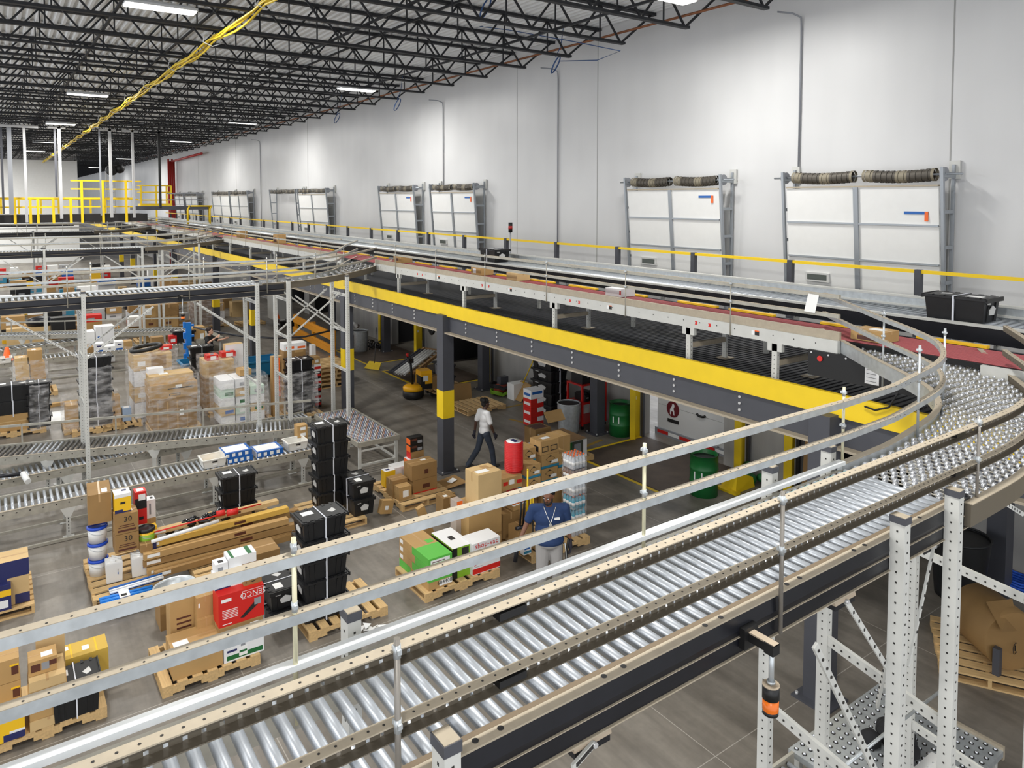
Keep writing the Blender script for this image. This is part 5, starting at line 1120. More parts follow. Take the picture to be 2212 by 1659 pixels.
for k in range(5):
    for j in range(3):
        if k == 4 and j == 2: continue
        y0 = 478 + 32 * j; m = [WHITE, CARD3, WHITE, M('pale green', (.78, .86, .80), .5)][(k + j * 2) % 4]
        carton('%s package in the wrapped white and green load, %s' % (('lowest', 'second lowest', 'middle', 'second highest', 'topmost')[k], ('by the big brown load', 'at its middle', 'by the dark totes')[j]), X + .02 * ((k + j) % 3), y0, 0, y0 + 30, 0, .8, m, [('x', .3, .2, .9, .6, [DKGREEN, BLUE, GREYP][(k + j) % 3] if (k + j) % 2 else PAPER)], zb=ZP + .24 * k, h=.235)
film('clear film around the white and green packages', X - .86, X + .1, Yx(472, X), Yx(577, X), .05, 1.38, 5)
carton('tan carton lying on the wrapped white and green packages', X - .2, 520, 0, 545, 0, .4, CARD, zb=1.36, h=.16)
pallet('pallet under the film-wrapped dark totes', -20.5, 7.0, 0, 1.0, .9)
tote_stack('of the film-wrapped stack beside the orange slotted panel', 5, -20.4, Yx(652, -20.2), ZP, hh=.31, sc=(1.2, 1.05, 1.05))
film('clear film around the dark totes beside the orange slotted panel', -20.72, -20.08, Yx(613, -20.1), Yx(686, -20.1), .1, 1.35, 6)
X = -20.95
carton('brown open-topped carton behind the wrapped dark totes', X, 615, 0, 662, 0, .4, CARD2, [('x', .5, .8, .9, 1, CARD)], zb=1.45, h=.36); carton('tan carton filling the pile behind the wrapped dark totes', X - .05, 615, 0, 662, 0, .4, CARD, zb=0, h=1.45)
carton('white carton with orange print on the brown open-topped one', X, 616, 0, 664, 0, .4, WHITE, [('x', .1, .25, .45, .6, ORANGE), ('x', .6, .2, .95, .5, ORANGE)], zb=1.81, h=.2)
for k in range(6): carton(('lowest', 'second lowest', 'third lowest', 'third highest', 'second highest', 'topmost')[k] + ' red, white and black printed box in the column by the stacked pallets', -21.0, 680, 0, 695, 0, .3, WHITE if k % 2 else BLACK, [('x', .05, .3, .95, .65, RED), ('x', .1, .75, .8, .9, PAPER)], zb=.217 * k, h=.212)
carton('tan small carton on top of the printed box column', -21.0, 676, 0, 693, 0, .3, CARD, [LAB('x', .4, .2, .4, .4)], zb=1.3, h=.22); carton('tall narrow white carton behind the printed box column', -21.3, 675, 0, 684, 0, .2, WHITE, zb=0, h=1.82)
t = thing('slotted_panel', 'tall orange slotted plastic panel leaning on a brown carton', 'panel', (-20.6, Yx(600, -20.6), 0)); y0, y1 = Yx(595, -20.6), Yx(606, -20.6); mb = MB().mat(M('orange plastic', (.98, .42, .12), .4))
z0, z1 = .62, 1.72
for y in (y0, (y0 + y1) / 2 - .012, y1 - .025): mb.box((-20.62, y, z0), (-20.58, y + .025, z1))
for k in range(8): mb.box((-20.615, y0, z0 + (z1 - z0 - .03) * k / 7), (-20.585, y1, z0 + (z1 - z0 - .03) * k / 7 + .03))
wpart('panel', mb, t)
carton('tall brown carton standing behind the orange slotted panel', -20.66, 590, 0, 612, 0, .2, CARD, zb=0, h=1.75)
# totes and mixed pallets farther left
X = -22.5
tote_stack('of the tall film-wrapped stack behind the first perforated leg', 6, X, Yx(208, X), ZP, hh=.31, sc=(1.25, 1.2, 1.05)); pallet('pallet under the tall film-wrapped tote stack', X, Yx(208, X), 0)
film('clear film around the tall tote stack behind the first perforated leg', X - .34, X + .34, Yx(183, X), Yx(239, X), .15, 1.75, 7)
for k, (a, b_, z, h, s) in enumerate(((239, 262, 0, .38, 'lower tan carton beside the wrapped tote stack'), (240, 260, .38, .34, 'upper tan carton beside the wrapped tote stack'))): carton(s, -22.3, a, 0, b_, 0, .3, CARD, zb=.14 + z, h=h)
carton('blue-grey water case beside the small tan cartons', -22.25, 265, 0, 284, 0, .25, M('pale blue case', (.60, .68, .78), .3), [('t', .2, .2, .8, .8, PAPER)], zb=.14, h=.36); pallet('small pallet under the tan cartons and water case', -22.4, Yx(262, -22.3), 0, .8, .8)
X = -22.35
pallet('pallet under the wrapped mixed goods with long tools', -22.8, Yx(200, X), 0, 1.0, 1.1)
for k, (a, b_, z, h, m, s) in enumerate(((143, 170, .14, .62, CARD, 'tan carton on the wrapped mixed load by the white board'), (172, 205, .14, .4, M('sea green bag', (.55, .68, .62), .4), 'sea green sack on the wrapped mixed load'), (205, 256, .14, .36, CARD2, 'wide brown carton at the base of the wrapped mixed load'), (200, 250, .5, .24, WHITE, 'white carton lying on the wide brown one in the mixed load'), (212, 247, .74, .2, CARD3, 'pale open carton on top of the wrapped mixed load'))): carton(s, X + .04 * (k % 2), a, 0, b_, 0, .6, m, [('x', .2, .3, .8, .5, GREYP)] if k > 2 else (), zb=z, h=h)
film('clear film around the mixed goods with long tools', X - .8, X + .1, Yx(138, X), Yx(258, X), .08, .9, 8)
mb = MB().mat(M('shiny black bag', (.06, .06, .07), .25))
for k in range(12): mb.ball((X - .2 + random.uniform(-.15, .15), Yx(196, X) + random.uniform(-.14, .14), .9 + random.uniform(-.12, .14)), random.uniform(.08, .14), 8)
solo('black_bag', mb, 'glossy black bag on the wrapped mixed load behind the first leg', 'bag')
for k, (a, b_, m, m2, s) in enumerate((((212, 880), (197, 815), BLUE, DARKS, 'blue-headed long-handled tool standing in the mixed load'), ((213, 885), (216, 825), RED, PAILW, 'white-handled tool with red grip standing in the mixed load'), ((229, 875), (227, 842), BLACK, BLACK, 'short black-handled tool standing in the mixed load'))):
    p0, p1 = on('x', X - .2, *a), on('x', X - .25, *b_); t = thing('long_tool', s, 'tool', p0); mb = MB().mat(m2); mb.cyl(p0, p1, .016, 8); wpart('handle', mb, t); mb = MB().mat(m); mb.cyl(p1 - (p1 - p0).normalized() * .12, p1, .03, 8); mb.box(p1 - Vector((.02, .06, .04)), p1 + Vector((.02, .06, .04))); wpart('head', mb, t)
mb = MB().mat(PAILW); p = G(118, 905); mb.box((p.x - .75, p.y - .35, 0.0), (p.x + .55, p.y + .3, .025)); solo('white_board', mb, 'large white board lying on the floor between the wrapped loads', 'board')
mb = MB().mat(CARD); p = G(118, 878); mb.box((p.x - .1, p.y - .4, 0), (p.x + .05, p.y + .6, .1)); solo('long_carton', mb, 'long low tan carton lying on the floor behind the white board', 'box')
X = -23.1
pallet('pallet at the edge under black totes and a long carton', -23.4, .3, 0, 1, 1.2); tote_stack('of the wide pair beside the banded tote column', 2, X - .2, Yx(28, X), .5, hh=.42, sc=(1.1, 1.5, 1.45))
carton('long tan carton in front of the wide black totes', X + .05, -30, 0, 64, 0, .4, CARD, [LAB('t', .4, .2, .15, .3), ('x', 0, .55, 1, .6, CARD3)], zb=ZP, h=.42)
tote_stack('of the film-wrapped column under the tan cartons at the edge', 4, X - .1, Yx(85, X), ZP, hh=.3, sc=(1.1, .85, 1.02)); film('clear film around the dark tote column under the tan cartons', X - .4, X + .2, Yx(66, X), Yx(104, X), .1, 1.3, 9)
pallet('pallet under the film-wrapped tan cartons at the edge', -27.6, .95, 0, 1, 1.0)
for i, (a, b_, z, h) in enumerate(((38, 68, .14, .5), (70, 103, .14, .55), (37, 67, .64, .36), (69, 101, .69, .36), (36, 66, 1.0, .26), (64, 96, 1.05, .4))): carton('tan carton in the wrapped stack at the edge, %s' % ('lower by the partition', 'lower by the totes', 'middle by the partition', 'middle by the totes', 'upper by the partition', 'topmost loose one')[i], -27.3, a, 0, b_, 0, .5, CARD if i % 2 else CARD3, [LAB('t', .3, .3, .3, .3)], zb=z, h=h)
film('clear film around the tan carton stack at the edge', -27.85, -27.25, Yx(34, -27.3), Yx(105, -27.3), .1, 1.15, 10)
# blue upright, blue bin, totes near the man lifting the pole
p = G(408, 800); t = thing('blue_upright', 'tall bright blue upright with side hooks standing among the loads', 'upright', (p.x, p.y, 0)); UP = M('bright blue paint', (.12, .47, .80), .4); mb = MB().mat(UP); hz = Zx(402, 697, p.x); mb.box((p.x - .08, p.y - .08, 0), (p.x + .08, p.y + .1, hz)); wpart('post', mb, t)
for k in range(4): mb = MB().mat(UP); zk = .4 + hz * .22 * k; mb.box((p.x - .05, p.y - .16, zk), (p.x + .05, p.y - .08, zk + .22)); mb.box((p.x - .05, p.y + .1, zk + .05), (p.x + .05, p.y + .2, zk + .12)); wpart('hook', mb, t)
TB = M('blue tub', (.12, .45, .62), .4)
for (px, py, s, w_) in ((450, 815, 'long blue tub behind the wrapped brown cartons', .9), (550, 815, 'blue tub truck behind the wrapped dark totes', .75)):
    p = G(px, py); t = thing('blue_tub', s, 'tub', (p.x, p.y, .12)); mb = MB().mat(TB)
    q = [(-.5, -w_), (.5, -w_), (.5, w_), (-.5, w_)]
    for k in range(4): a, b_ = q[k], q[(k + 1) % 4]; n_ = Vector((a[1] - b_[1], b_[0] - a[0], 0)).normalized() * .03; mb.poly([(a[0] * .8, a[1] * .75, 0), (b_[0] * .8, b_[1] * .75, 0), (*b_, .5), (*a, .5)], n_); mb.bar((*a, .5), (*b_, .5), .07, .05)
    mb.box((-.4, -w_ * .75, 0), (.4, w_ * .75, .03)); obj('shell', mb, t); mb = MB().mat(BLACK)
    for a in (-.3, .3):
        for b_ in (-w_ * .6, w_ * .6): mb.cyl((a, b_ - .03, -.05), (a, b_ + .03, -.05), .07, 10)
    obj('wheel', mb, t)
tote_stack('of the stack before the man in black lifting the pole', 3, -25.6, Yx(436, -25.6), .3, hh=.36, sc=(1.1, 1.1, 1.2)); tote('strapped black tote on the floor beside the man in black', -25.2, Yx(487, -25.2), .55, 0, sc=(1.2, 1.35, 1.6)); carton('tan carton under the strapped tote beside the man in black', -25.1, 460, 0, 514, 0, .5, CARD2, zb=0, h=.55)
carton('tan carton on the far floor conveyor behind the blue upright', -30.2, 420, 0, 447, 0, .5, CARD, [LAB('x', .6, .1, .3, .4)], zb=.72, h=.5); tote('black tote on the far floor conveyor beside the blue upright', -30.3, Yx(400, -30.3), .72, 0, sc=(1.2, 1.2, 1.5)); carton('red and white small box on the far floor conveyor', -30.0, 370, 0, 386, 0, .3, RED, [('x', .2, .2, .8, .6, WHITE)], zb=.72, h=.3); carton('brown carton on the far floor conveyor nearest the black ring', -30.0, 332, 0, 358, 0, .4, CARD2, zb=.72, h=.3)
# ================================================================ people
def skinned(name, parts, mat, parent, vox=.011, it=3):
    """tapering limbs and rounded masses fused into one closed surface"""
    mb = MB().mat(mat)
    for p in parts:
        if p[0] == 'c':
            _, a, ra, b_, rb = p; a, b_ = Vector(a), Vector(b_); n = max(2, int((b_ - a).length / (min(ra, rb) * .25)))
            for k in range(n + 1): f = k / n; mb.ball(a.lerp(b_, f), ra + (rb - ra) * f, 10)
        else: mb.ball(p[1], 1, 14, p[2])
    o = bpy.data.objects.new('tmp', mb.mesh('tmp')); COL.objects.link(o)
    m = o.modifiers.new('r', 'REMESH'); m.mode = 'VOXEL'; m.voxel_size = vox; m.use_smooth_shade = True
    s_ = o.modifiers.new('s', 'SMOOTH'); s_.iterations = it
    me = bpy.data.meshes.new_from_object(o.evaluated_get(bpy.context.evaluated_depsgraph_get())); me.materials.clear(); me.materials.append(mat); me.name = name
    bpy.data.objects.remove(o); return obj(name, me, parent)
def hand(w_, d, side, curl=.5, g=0.0):
    """palm, four unequal fingers and a thumb hanging from the wrist along d"""
    w_, d = Vector(w_), Vector(d).normalized(); s = Vector((0, 1, 0)); n = d.cross(s).normalized() * side; s = n.cross(d).normalized()
    P = [('c', w_, .027, w_ + d * .05, .033), ('c', w_ + d * .05 - s * .022, .018, w_ + d * .085 - s * .028, .014), ('c', w_ + d * .05 + s * .022, .018, w_ + d * .085 + s * .026, .014)]
    for k, (o_, L) in enumerate(((-.032, .062), (-.011, .075), (.011, .07), (.031, .052))):
        a = w_ + d * .085 + s * o_; b_ = a + (d * cos(curl * .5) - n * sin(curl * .5)) * L * .55; c = b_ + (d * cos(curl * 1.5) - n * sin(curl * 1.5)) * L * .5
        P += [('c', a, .0098, b_, .0092), ('c', b_, .0092, c, .008)]
    a = w_ + d * .03 + s * .03; b_ = a + (d * .7 + s * .6) * .045; P += [('c', a, .013, b_, .0105), ('c', b_, .0105, b_ + (d - n * .4) * .032, .009)]
    return [(k, a, ra + g, b_, rb + g) for k, a, ra, b_, rb in P]
def person(label, loc, rz, h, J, skin, shirt, pants, hair, shoes, wide=1.0, sleeve=.55, glove=None, beard=False, bun=False, chain=False, look=(0, 0), long_sleeve=False):
    t = thing('person', label, 'person', loc, rz=rz); s = h / 1.75; t.scale = (s, s, s); V = Vector
    j = dict(hipL=(-.095, 0, .90), hipR=(.095, 0, .90), kneeL=(-.11, .02, .49), kneeR=(.11, .02, .49), ankL=(-.115, -.02, .09), ankR=(.115, -.02, .09), shL=(-.185 * wide, -.01, 1.42), shR=(.185 * wide, -.01, 1.42), elL=(-.25 * wide, -.03, 1.14), elR=(.25 * wide, -.03, 1.14), wrL=(-.27 * wide, .03, .89), wrR=(.27 * wide, .03, .89), head=(0, .03, 1.635), lean=(0, 0, 0)); j.update(J); j = {k: V(v) for k, v in j.items()}
    hd = j['head']; E = Euler((look[1], 0, look[0])).to_matrix(); hh = lambda x, y, z: hd + E @ V((x, y, z))
    torso = lambda g: [('e', (0, 0, .97), (.165 * wide + g, .12 * wide + g, .13)), ('e', (0, .01 * wide, 1.12), (.16 * wide + g, .115 * wide + g, .17)), ('e', (0, 0, 1.29), (.175 * wide + g, .115 * wide + g, .17)), ('c', j['shL'], .062 + g, j['shR'], .062 + g), ('c', (0, 0, 1.3), .12 * wide + g, (0, -.01, 1.42), .075 + g)]
    body = torso(-.012)[:] + [('c', (0, -.01, 1.42), .062, hd + V((0, -.02, -.09)), .056)]
    body += [('e', hh(0, -.005, .02), (.076, .096, .098)), ('e', hh(0, .03, -.045), (.058, .062, .07)), ('c', hh(0, .088, .012), .012, hh(0, .104, -.022), .017), ('e', hh(0, .09, -.055), (.026, .014, .012)), ('c', hh(-.035, .08, .03), .013, hh(.035, .08, .03), .013), ('e', hh(-.078, -.005, -.01), (.012, .022, .034)), ('e', hh(.078, -.005, -.01), (.012, .022, .034)), ('e', hh(0, .07, -.09), (.026, .022, .02))]
    for q in 'LR':
        sd = -1 if q == 'L' else 1
        body += [('c', j['sh' + q], .052, j['el' + q], .042), ('c', j['el' + q], .042, j['wr' + q], .027), ('c', j['hip' + q], .082, j['knee' + q], .056), ('c', j['knee' + q], .056, j['ank' + q], .038)]
        if not glove: body += hand(j['wr' + q], j['wr' + q] - j['el' + q], sd)
    bd = skinned('body', body, skin, t, .0095)
    sh = torso(.014) + [('e', (0, 0, .95), (.178 * wide, .14 * wide, .11))]
    for q in 'LR':
        e = j['sh' + q].lerp(j['el' + q], 1.0 if long_sleeve else sleeve + .2); sh += [('c', j['sh' + q], .073, e, .068)]
        if long_sleeve: sh += [('c', j['el' + q], .058, j['wr' + q], .042)]
    skinned('shirt', sh, shirt, t, .012, 9)
    pn = [('e', (0, 0, .93), (.165 * wide, .13 * wide, .13))]
    for q in 'LR':
        k_, a = j['knee' + q], j['ank' + q]; pn += [('c', j['hip' + q], .105 * (.5 + wide / 2), k_, .078 * (.5 + wide / 2)), ('c', k_, .078, a + V((0, 0, .0)), .066)]
    skinned('trousers', pn, pants, t, .012, 9)
    for q in 'LR':
        a = j['ank' + q]; skinned('shoe', [('c', a + V((0, -.03, -.035)), .045, a + V((0, .13, -.05)), .038), ('e', a + V((0, .06, -.06)), (.045, .14, .028))], shoes, t, .01, 2)
        if glove: skinned('glove', hand(j['wr' + q], j['wr' + q] - j['el' + q], -1 if q == 'L' else 1, g=.003) + [('c', j['wr' + q] + (j['el' + q] - j['wr' + q]) * .15, .035, j['wr' + q], .034)], glove, t, .009, 2)
    hr = [('e', hh(0, -.025, .045), (.085, .095, .088)), ('e', hh(0, -.06, .0), (.075, .06, .09))]
    if bun: hr += [('e', hh(.02, -.13, .02), (.05, .05, .05)), ('e', hh(.0, -.11, -.04), (.06, .04, .06))]
    else: hr += [('e', hh(.045 * a, -.05 + .04 * b_, .075 + .015 * c), (.055, .055, .05)) for a in (-1, 1) for b_ in (-1, 1) for c in (0, 1)]
    skinned('hair', hr, hair, t, .01, 2)
    eye = M('eye white', (.85, .84, .82), .3); iris = BLACK; mb = MB()
    for sx in (-1, 1): mb.mat(eye).ball(hh(.031 * sx, .083, .008), .0125, 8); mb.mat(iris).ball(hh(.031 * sx, .0935, .006), .006, 6)
    obj('eyes', mb, bd)
    mb = MB().mat(hair)
    for sx in (-1, 1): mb.bar(hh(.014 * sx, .098, .032), hh(.05 * sx, .084, .034), .008, .01)
    obj('eyebrows', mb, bd)
    if beard: skinned('beard', [('e', hh(0, .06, -.092), (.05, .045, .04)), ('c', hh(-.058, .03, -.06), .02, hh(-.03, .07, -.09), .024), ('c', hh(.058, .03, -.06), .02, hh(.03, .07, -.09), .024), ('c', hh(-.066, .012, -.02), .012, hh(-.058, .03, -.06), .018), ('c', hh(.066, .012, -.02), .012, hh(.058, .03, -.06), .018), ('c', hh(-.026, .098, -.04), .0085, hh(.026, .098, -.04), .0085)], hair, t, .008, 2)
    if chain:
        mb = MB().mat(M('silver chain', (.88, .88, .86), .25, .8)); mb.tube([(.088 * u, .045 + .125 * wide / 1.2 * (1 - abs(u)) ** .55, 1.465 - .2 * (1 - abs(u))) for u in [-1 + q / 10 for q in range(21)]], .006, 6); nk = obj('necklace', mb, t)
        mb = MB().mat(MATS['silver chain']); mb.cyl((0, .165 * wide / 1.2, 1.25), (0, .185 * wide / 1.2, 1.25), .024, 14); obj('pendant', mb, nk)
    return t
SK = M('brown skin', (.47, .31, .22), .55); SK2 = M('dark brown skin', (.30, .20, .15), .55); SK3 = M('light skin', (.78, .60, .50), .55); HB = M('black hair', (.06, .055, .055), .7)
NAVT = M('navy shirt', (.13, .22, .38), .85, bump=.25, scale=9); SWEAT = M('grey sweatpants', (.62, .61, .60), .9, bump=.25, scale=8); WT = M('white shirt', (.88, .88, .88), .85, bump=.25, scale=9); JEAN = M('dark jeans', (.20, .23, .28), .85, var=.2, scale=7); GLV = M('dark glove', (.17, .16, .20), .8); SHOE = M('dark shoe', (.22, .21, .20), .7); BT_ = M('black shirt', (.07, .07, .08), .85)
p = G(1186, 1298); ang = math.atan2(-p.y, -p.x) - pi / 2
b = person('bearded man in navy T-shirt and grey sweatpants seen through the guard rails', (p.x, p.y, 0), ang + .1, 1.80, dict(elR=(.33, -.02, 1.2), wrR=(.45, .10, .98), elL=(-.29, -.04, 1.15), wrL=(-.31, .02, .90), head=(.02, .05, 1.635)), SK, NAVT, SWEAT, HB, SHOE, wide=1.3, glove=None, beard=True, bun=True, chain=True, look=(-.5, -.32))
mb = MB().mat(PAPER); mb.box((-.14, .13, 1.315), (-.06, .168, 1.338)); lg = obj('chest_print', mb, b)
mb = MB().mat(GLV); skinned('glove', hand((-.31, .02, .90), (-.02, .06, -.25), -1, g=.005) + [('c', (-.307, .01, .94), .036, (-.31, .02, .90), .036)], GLV, b, .009, 2)
def held(label, name, cat, pts, r, m): mb = MB().mat(m); mb.tube(pts, r, 8); return solo(name, mb, label, cat)
Mx = Matrix.Translation(b.location) @ Matrix.Rotation(b.rotation_euler.z, 4, 'Z') @ Matrix.Scale(b.scale.x, 4)
q = lambda x, y, z: Mx @ Vector((x, y, z))
held('dark hand tool held low by the man in navy', 'hand_tool', 'tool', [q(.48, .13, .92), q(.50, .15, .84), q(.52, .16, .70)], .035, NAVYS)
held('folded black and silver stand held by the gloved hand of the man in navy', 'folded_stand', 'stand', [q(-.28, .10, 1.0), q(-.25, .11, .82), q(-.24, .12, .60)], .02, BLACK); held('thin silver leg of the folded stand beside the man in navy', 'stand_leg', 'stand', [q(-.22, .14, .95), q(-.26, .13, .62)], .008, GALV)
p = G(1046, 1012); ang = math.atan2(-p.y, -p.x) + pi / 2
person('person in white T-shirt and dark jeans walking away past the column', (p.x, p.y, 0), ang - .95, 1.62, dict(kneeL=(-.10, -.12, .50), ankL=(-.10, -.42, .16), kneeR=(.10, .16, .50), ankR=(.11, .22, .09), elL=(-.24, -.08, 1.14), wrL=(-.27, -.10, .87), elR=(.26, .02, 1.14), wrR=(.25, .14, .90), head=(0, .05, 1.635)), SK2, WT, JEAN, HB, SHOE, wide=.88, glove=GLV, look=(-.1, -.1))
p = G(451, 709, 1.72)
pm = person('man in black lifting the long dark pole among the totes', (p.x, p.y, 0), -pi / 2 + .9, 1.72, dict(elR=(.32, .14, 1.30), wrR=(.20, .36, 1.46), elL=(-.18, .26, 1.28), wrL=(-.12, .52, 1.36), head=(0, .05, 1.635)), SK3, BT_, BT_, M('brown hair', (.16, .10, .08), .7), SHOE)
p2 = G(755, 772); ps = person('person in white top and black trousers half hidden behind the column', (p2.x, p2.y, 0), .9, 1.66, dict(elR=(.3, .16, 1.22), wrR=(.26, .42, 1.24), elL=(-.26, .1, 1.22), wrL=(-.2, .36, 1.25)), SK2, WT, BT_, HB, SHOE)
mb = MB().mat(M('dark pole', (.20, .20, .22), .35)); mb.tube([G(418, 706, 1.62), G(445, 713, 1.52), G(520, 726, 1.30), G(600, 731, 1.15), G(660, 727, 1.15), G(715, 714, 1.25), (p2.x + .1, p2.y - .3, 1.28)], .035, 8); solo('long_pole', mb, 'long sagging dark pole carried between two people', 'pole')
# ================================================================ dock side under the mezzanine
def bollard(px, py, label, hgt=1.75, w_=.17, gx=None):
    p = G(px, py) if gx is None else Vector((*gx, 0)); x, y = p.x, min(p.y, 13.55); t = thing('dock_post', label, 'guard post', (x, y, 0)); mb = MB().mat(SAFETY)
    mb.poly([(-.03, -w_, 0), (-.03, w_, 0), (-.03, w_, hgt), (-.03, -w_, hgt - .16)], (.03, 0, 0)); mb.poly([(0, -w_, 0), (.16, -w_, 0), (.16, -w_, hgt - .18), (0, -w_, hgt - .12)], (0, .03, 0)); mb.mat(PAPER); mb.box((.001, -.04, 1.0), (.004, .03, 1.08)); obj('guard', mb, t)
    mb = MB().mat(DARKS); mb.box((.03, w_, 0), (.1, w_ + .07, 2.9)); obj('door_track', mb, t)
bollard(1372, 945, 'yellow angled dock post beside the green drum at the trailer dock', 1.9); bollard(1588, 985, 'yellow dock post on the trailer side nearest the camera', 2.0, gx=(-10.25, 13.5)); bollard(1705, 1040, 'yellow dock post next to the leaning board', 1.7, gx=(-9.0, 13.5)); bollard(925, 760, 'yellow dock post behind the tilted rolls', 1.7, gx=(-25.35, 13.45)); bollard(850, 742, 'yellow dock post behind the dock with the broom', 1.7, gx=(-28.7, 13.5)); bollard(1066, 838, 'yellow dock post behind the wall column by the hoses', 1.9, gx=(-20.6, 13.5))
t = thing('truck_trailer', 'white trailer roll-up door backed into the dock, with round dark red emblem', 'trailer', (-11.85, 14.4, 0)); TW = M('trailer white', (.84, .84, .83), .45)
for k in range(4): mb = MB().mat(TW); mb.box((-13.45, 14.25, .18 + .63 * k), (-10.3, 14.32, .18 + .63 * k + .622)); wpart('door_panel', mb, t)
mb = MB().mat(GREYP); mb.box((-13.5, 14.2, .0), (-10.25, 14.36, .18)); wpart('sill', mb, t)
mb = MB().mat(TW); mb.box((-13.5, 14.3, 0.3), (-13.45, 18, 2.9)); mb.box((-10.3, 14.3, .3), (-10.25, 18, 2.9)); wpart('side_wall', mb, t)
mb = MB()
for k in range(8): mb.mat(RED if k % 2 == 0 else PAPER).box((-13.4 + .38 * k, 14.19, .06), (-13.4 + .38 * k + .36, 14.2, .14))
wpart('reflector_strip', mb, t)
EMB = M('dark red emblem', (.40, .10, .14), .4); c = on('y', 14.25, 1454, 884); mb = MB().mat(EMB); mb.cyl(c, c - Vector((0, .012, 0)), .21, 28); mb.mat(WHITE)
dg = [(-.02, .13), (.03, .14), (.06, .11), (.05, .05), (.02, .02), (.05, -.04), (.06, -.15), (.03, -.15), (.0, -.06), (-.05, -.06), (-.06, -.15), (-.09, -.15), (-.09, -.02), (-.06, .04), (-.03, .07)]
mb.poly([(c.x + a, c.y - .013, c.z + b_) for a, b_ in dg], (0, -.004, 0)); wpart('emblem', mb, t)
mb = MB().mat(INK); mb.box((c.x - .18, c.y - .01, c.z - .36), (c.x + .2, c.y, c.z - .27)); wpart('name_plate', mb, t)
for px, py in ((1515, 898), (1560, 970)): c = on('y', 14.25, px, py); mb = MB().mat(BLACK); mb.tube([c + Vector((.13 * cos(a), -.02, -.05 * sin(a) + .03)) for a in [pi * i / 8 for i in range(9)]], .03, 6); wpart('strap_handle', mb, t)
LEV = M('worn steel plate', (.36, .31, .27), .6, .2, var=.25, scale=2)
for a, b_, s in ((-13.4, -10.4, 'in front of the trailer'), (-28.5, -25.5, 'in front of the tilted rolls'), (-24.0, -21.1, 'behind the yellow pallet truck')):
    mb = MB().mat(LEV); mb.box((a, 11.4, 0.002), (b_, 13.75, .018)); mb.mat(SAFETY); mb.box((a - .08, 11.3, .001), (b_ + .08, 11.38, .006)); mb.box((a - .12, 11.3, .001), (a - .04, 13.7, .006)); mb.box((b_ + .04, 11.3, .001), (b_ + .12, 13.7, .006)); solo('dock_leveler', mb, 'worn brown steel dock plate edged in yellow ' + s, 'dock plate')
YL = M('worn yellow line', (.62, .50, .20), .6)
for k, (a, b_) in enumerate((((1100, 905), (1160, 920)), ((1085, 882), (1240, 850)), ((1240, 975), (1300, 950)))): A, B = G(*a), G(*b_); mb = MB().mat(YL); mb.bar(A + Vector((0, 0, .002)), B + Vector((0, 0, .002)), .1, .004); tag(obj('floor_marking', mb), kind='structure')
DG = M('green drum', (.10, .42, .20), .4)
def drum(px, py, label, r=.29, h=.86):
    p = G(px, py); t = thing('steel_drum', label, 'drum', (p.x, min(p.y, 13.4), 0)); mb = MB().mat(DG); mb.lathe((0, 0, 0), [(r, 0), (r, h * .32), (r + .012, h * .34), (r, h * .36), (r, h * .64), (r + .012, h * .66), (r, h * .68), (r, h), (r + .012, h), (r - .015, h), (r - .02, .05), (0, .05)], 28); obj('shell', mb, t)
    mb = MB().mat(PAPER); a0 = math.atan2(-p.y, -p.x); mb.poly([((r + .003) * cos(a0 + a), (r + .003) * sin(a0 + a), z) for a, z in ((-.75, h * .42), (-.1, h * .42), (-.1, h * .62), (-.75, h * .62))], (.004 * cos(a0), .004 * sin(a0), 0)); obj('label', mb, t); mb = MB().mat(BLACK); mb.lathe((0, 0, 0), [(r - .02, h * .9), (r - .03, .06), (0, .06)], 24); obj('liner', mb, t)
drum(1520, 1066, 'open green steel drum standing by the dock plate'); drum(1340, 938, 'open green steel drum against the concrete wall')
p = G(1595, 1052); t = thing('wheel_chock', 'yellow moulded wedge on the floor beside the dock', 'wheel chock', (p.x, p.y, 0)); mb = MB().mat(SAFETY); mb.poly([(.2, -.35, 0), (.2, .3, 0), (.18, .25, .22), (.15, -.05, .34), (.15, -.25, .3)], (-.38, 0, 0)); obj('body', mb, t); mb = MB().mat(SAFETY); mb.box((-.25, -.45, 0), (.28, -.3, .05)); obj('lip', mb, t)
mb = MB().mat(DKGREEN); p = G(1612, 1042); 
for k in range(10): mb.ball(p + Vector((random.uniform(-.2, .2), random.uniform(-.1, .3), .08 + random.uniform(0, .2))), random.uniform(.07, .13), 7)
solo('green_tarp', mb, 'crumpled dark green tarp beside the yellow wedge', 'tarp')
o = carton('brown board leaning on the wall between the yellow dock posts', -8.6, 0, 0, 0, 0, .1, CARD2, zb=0, h=1.5, dy=.5); o.location = (-8.5, 13.45, 0); o.rotation_euler = (R(-6), 0, 0)
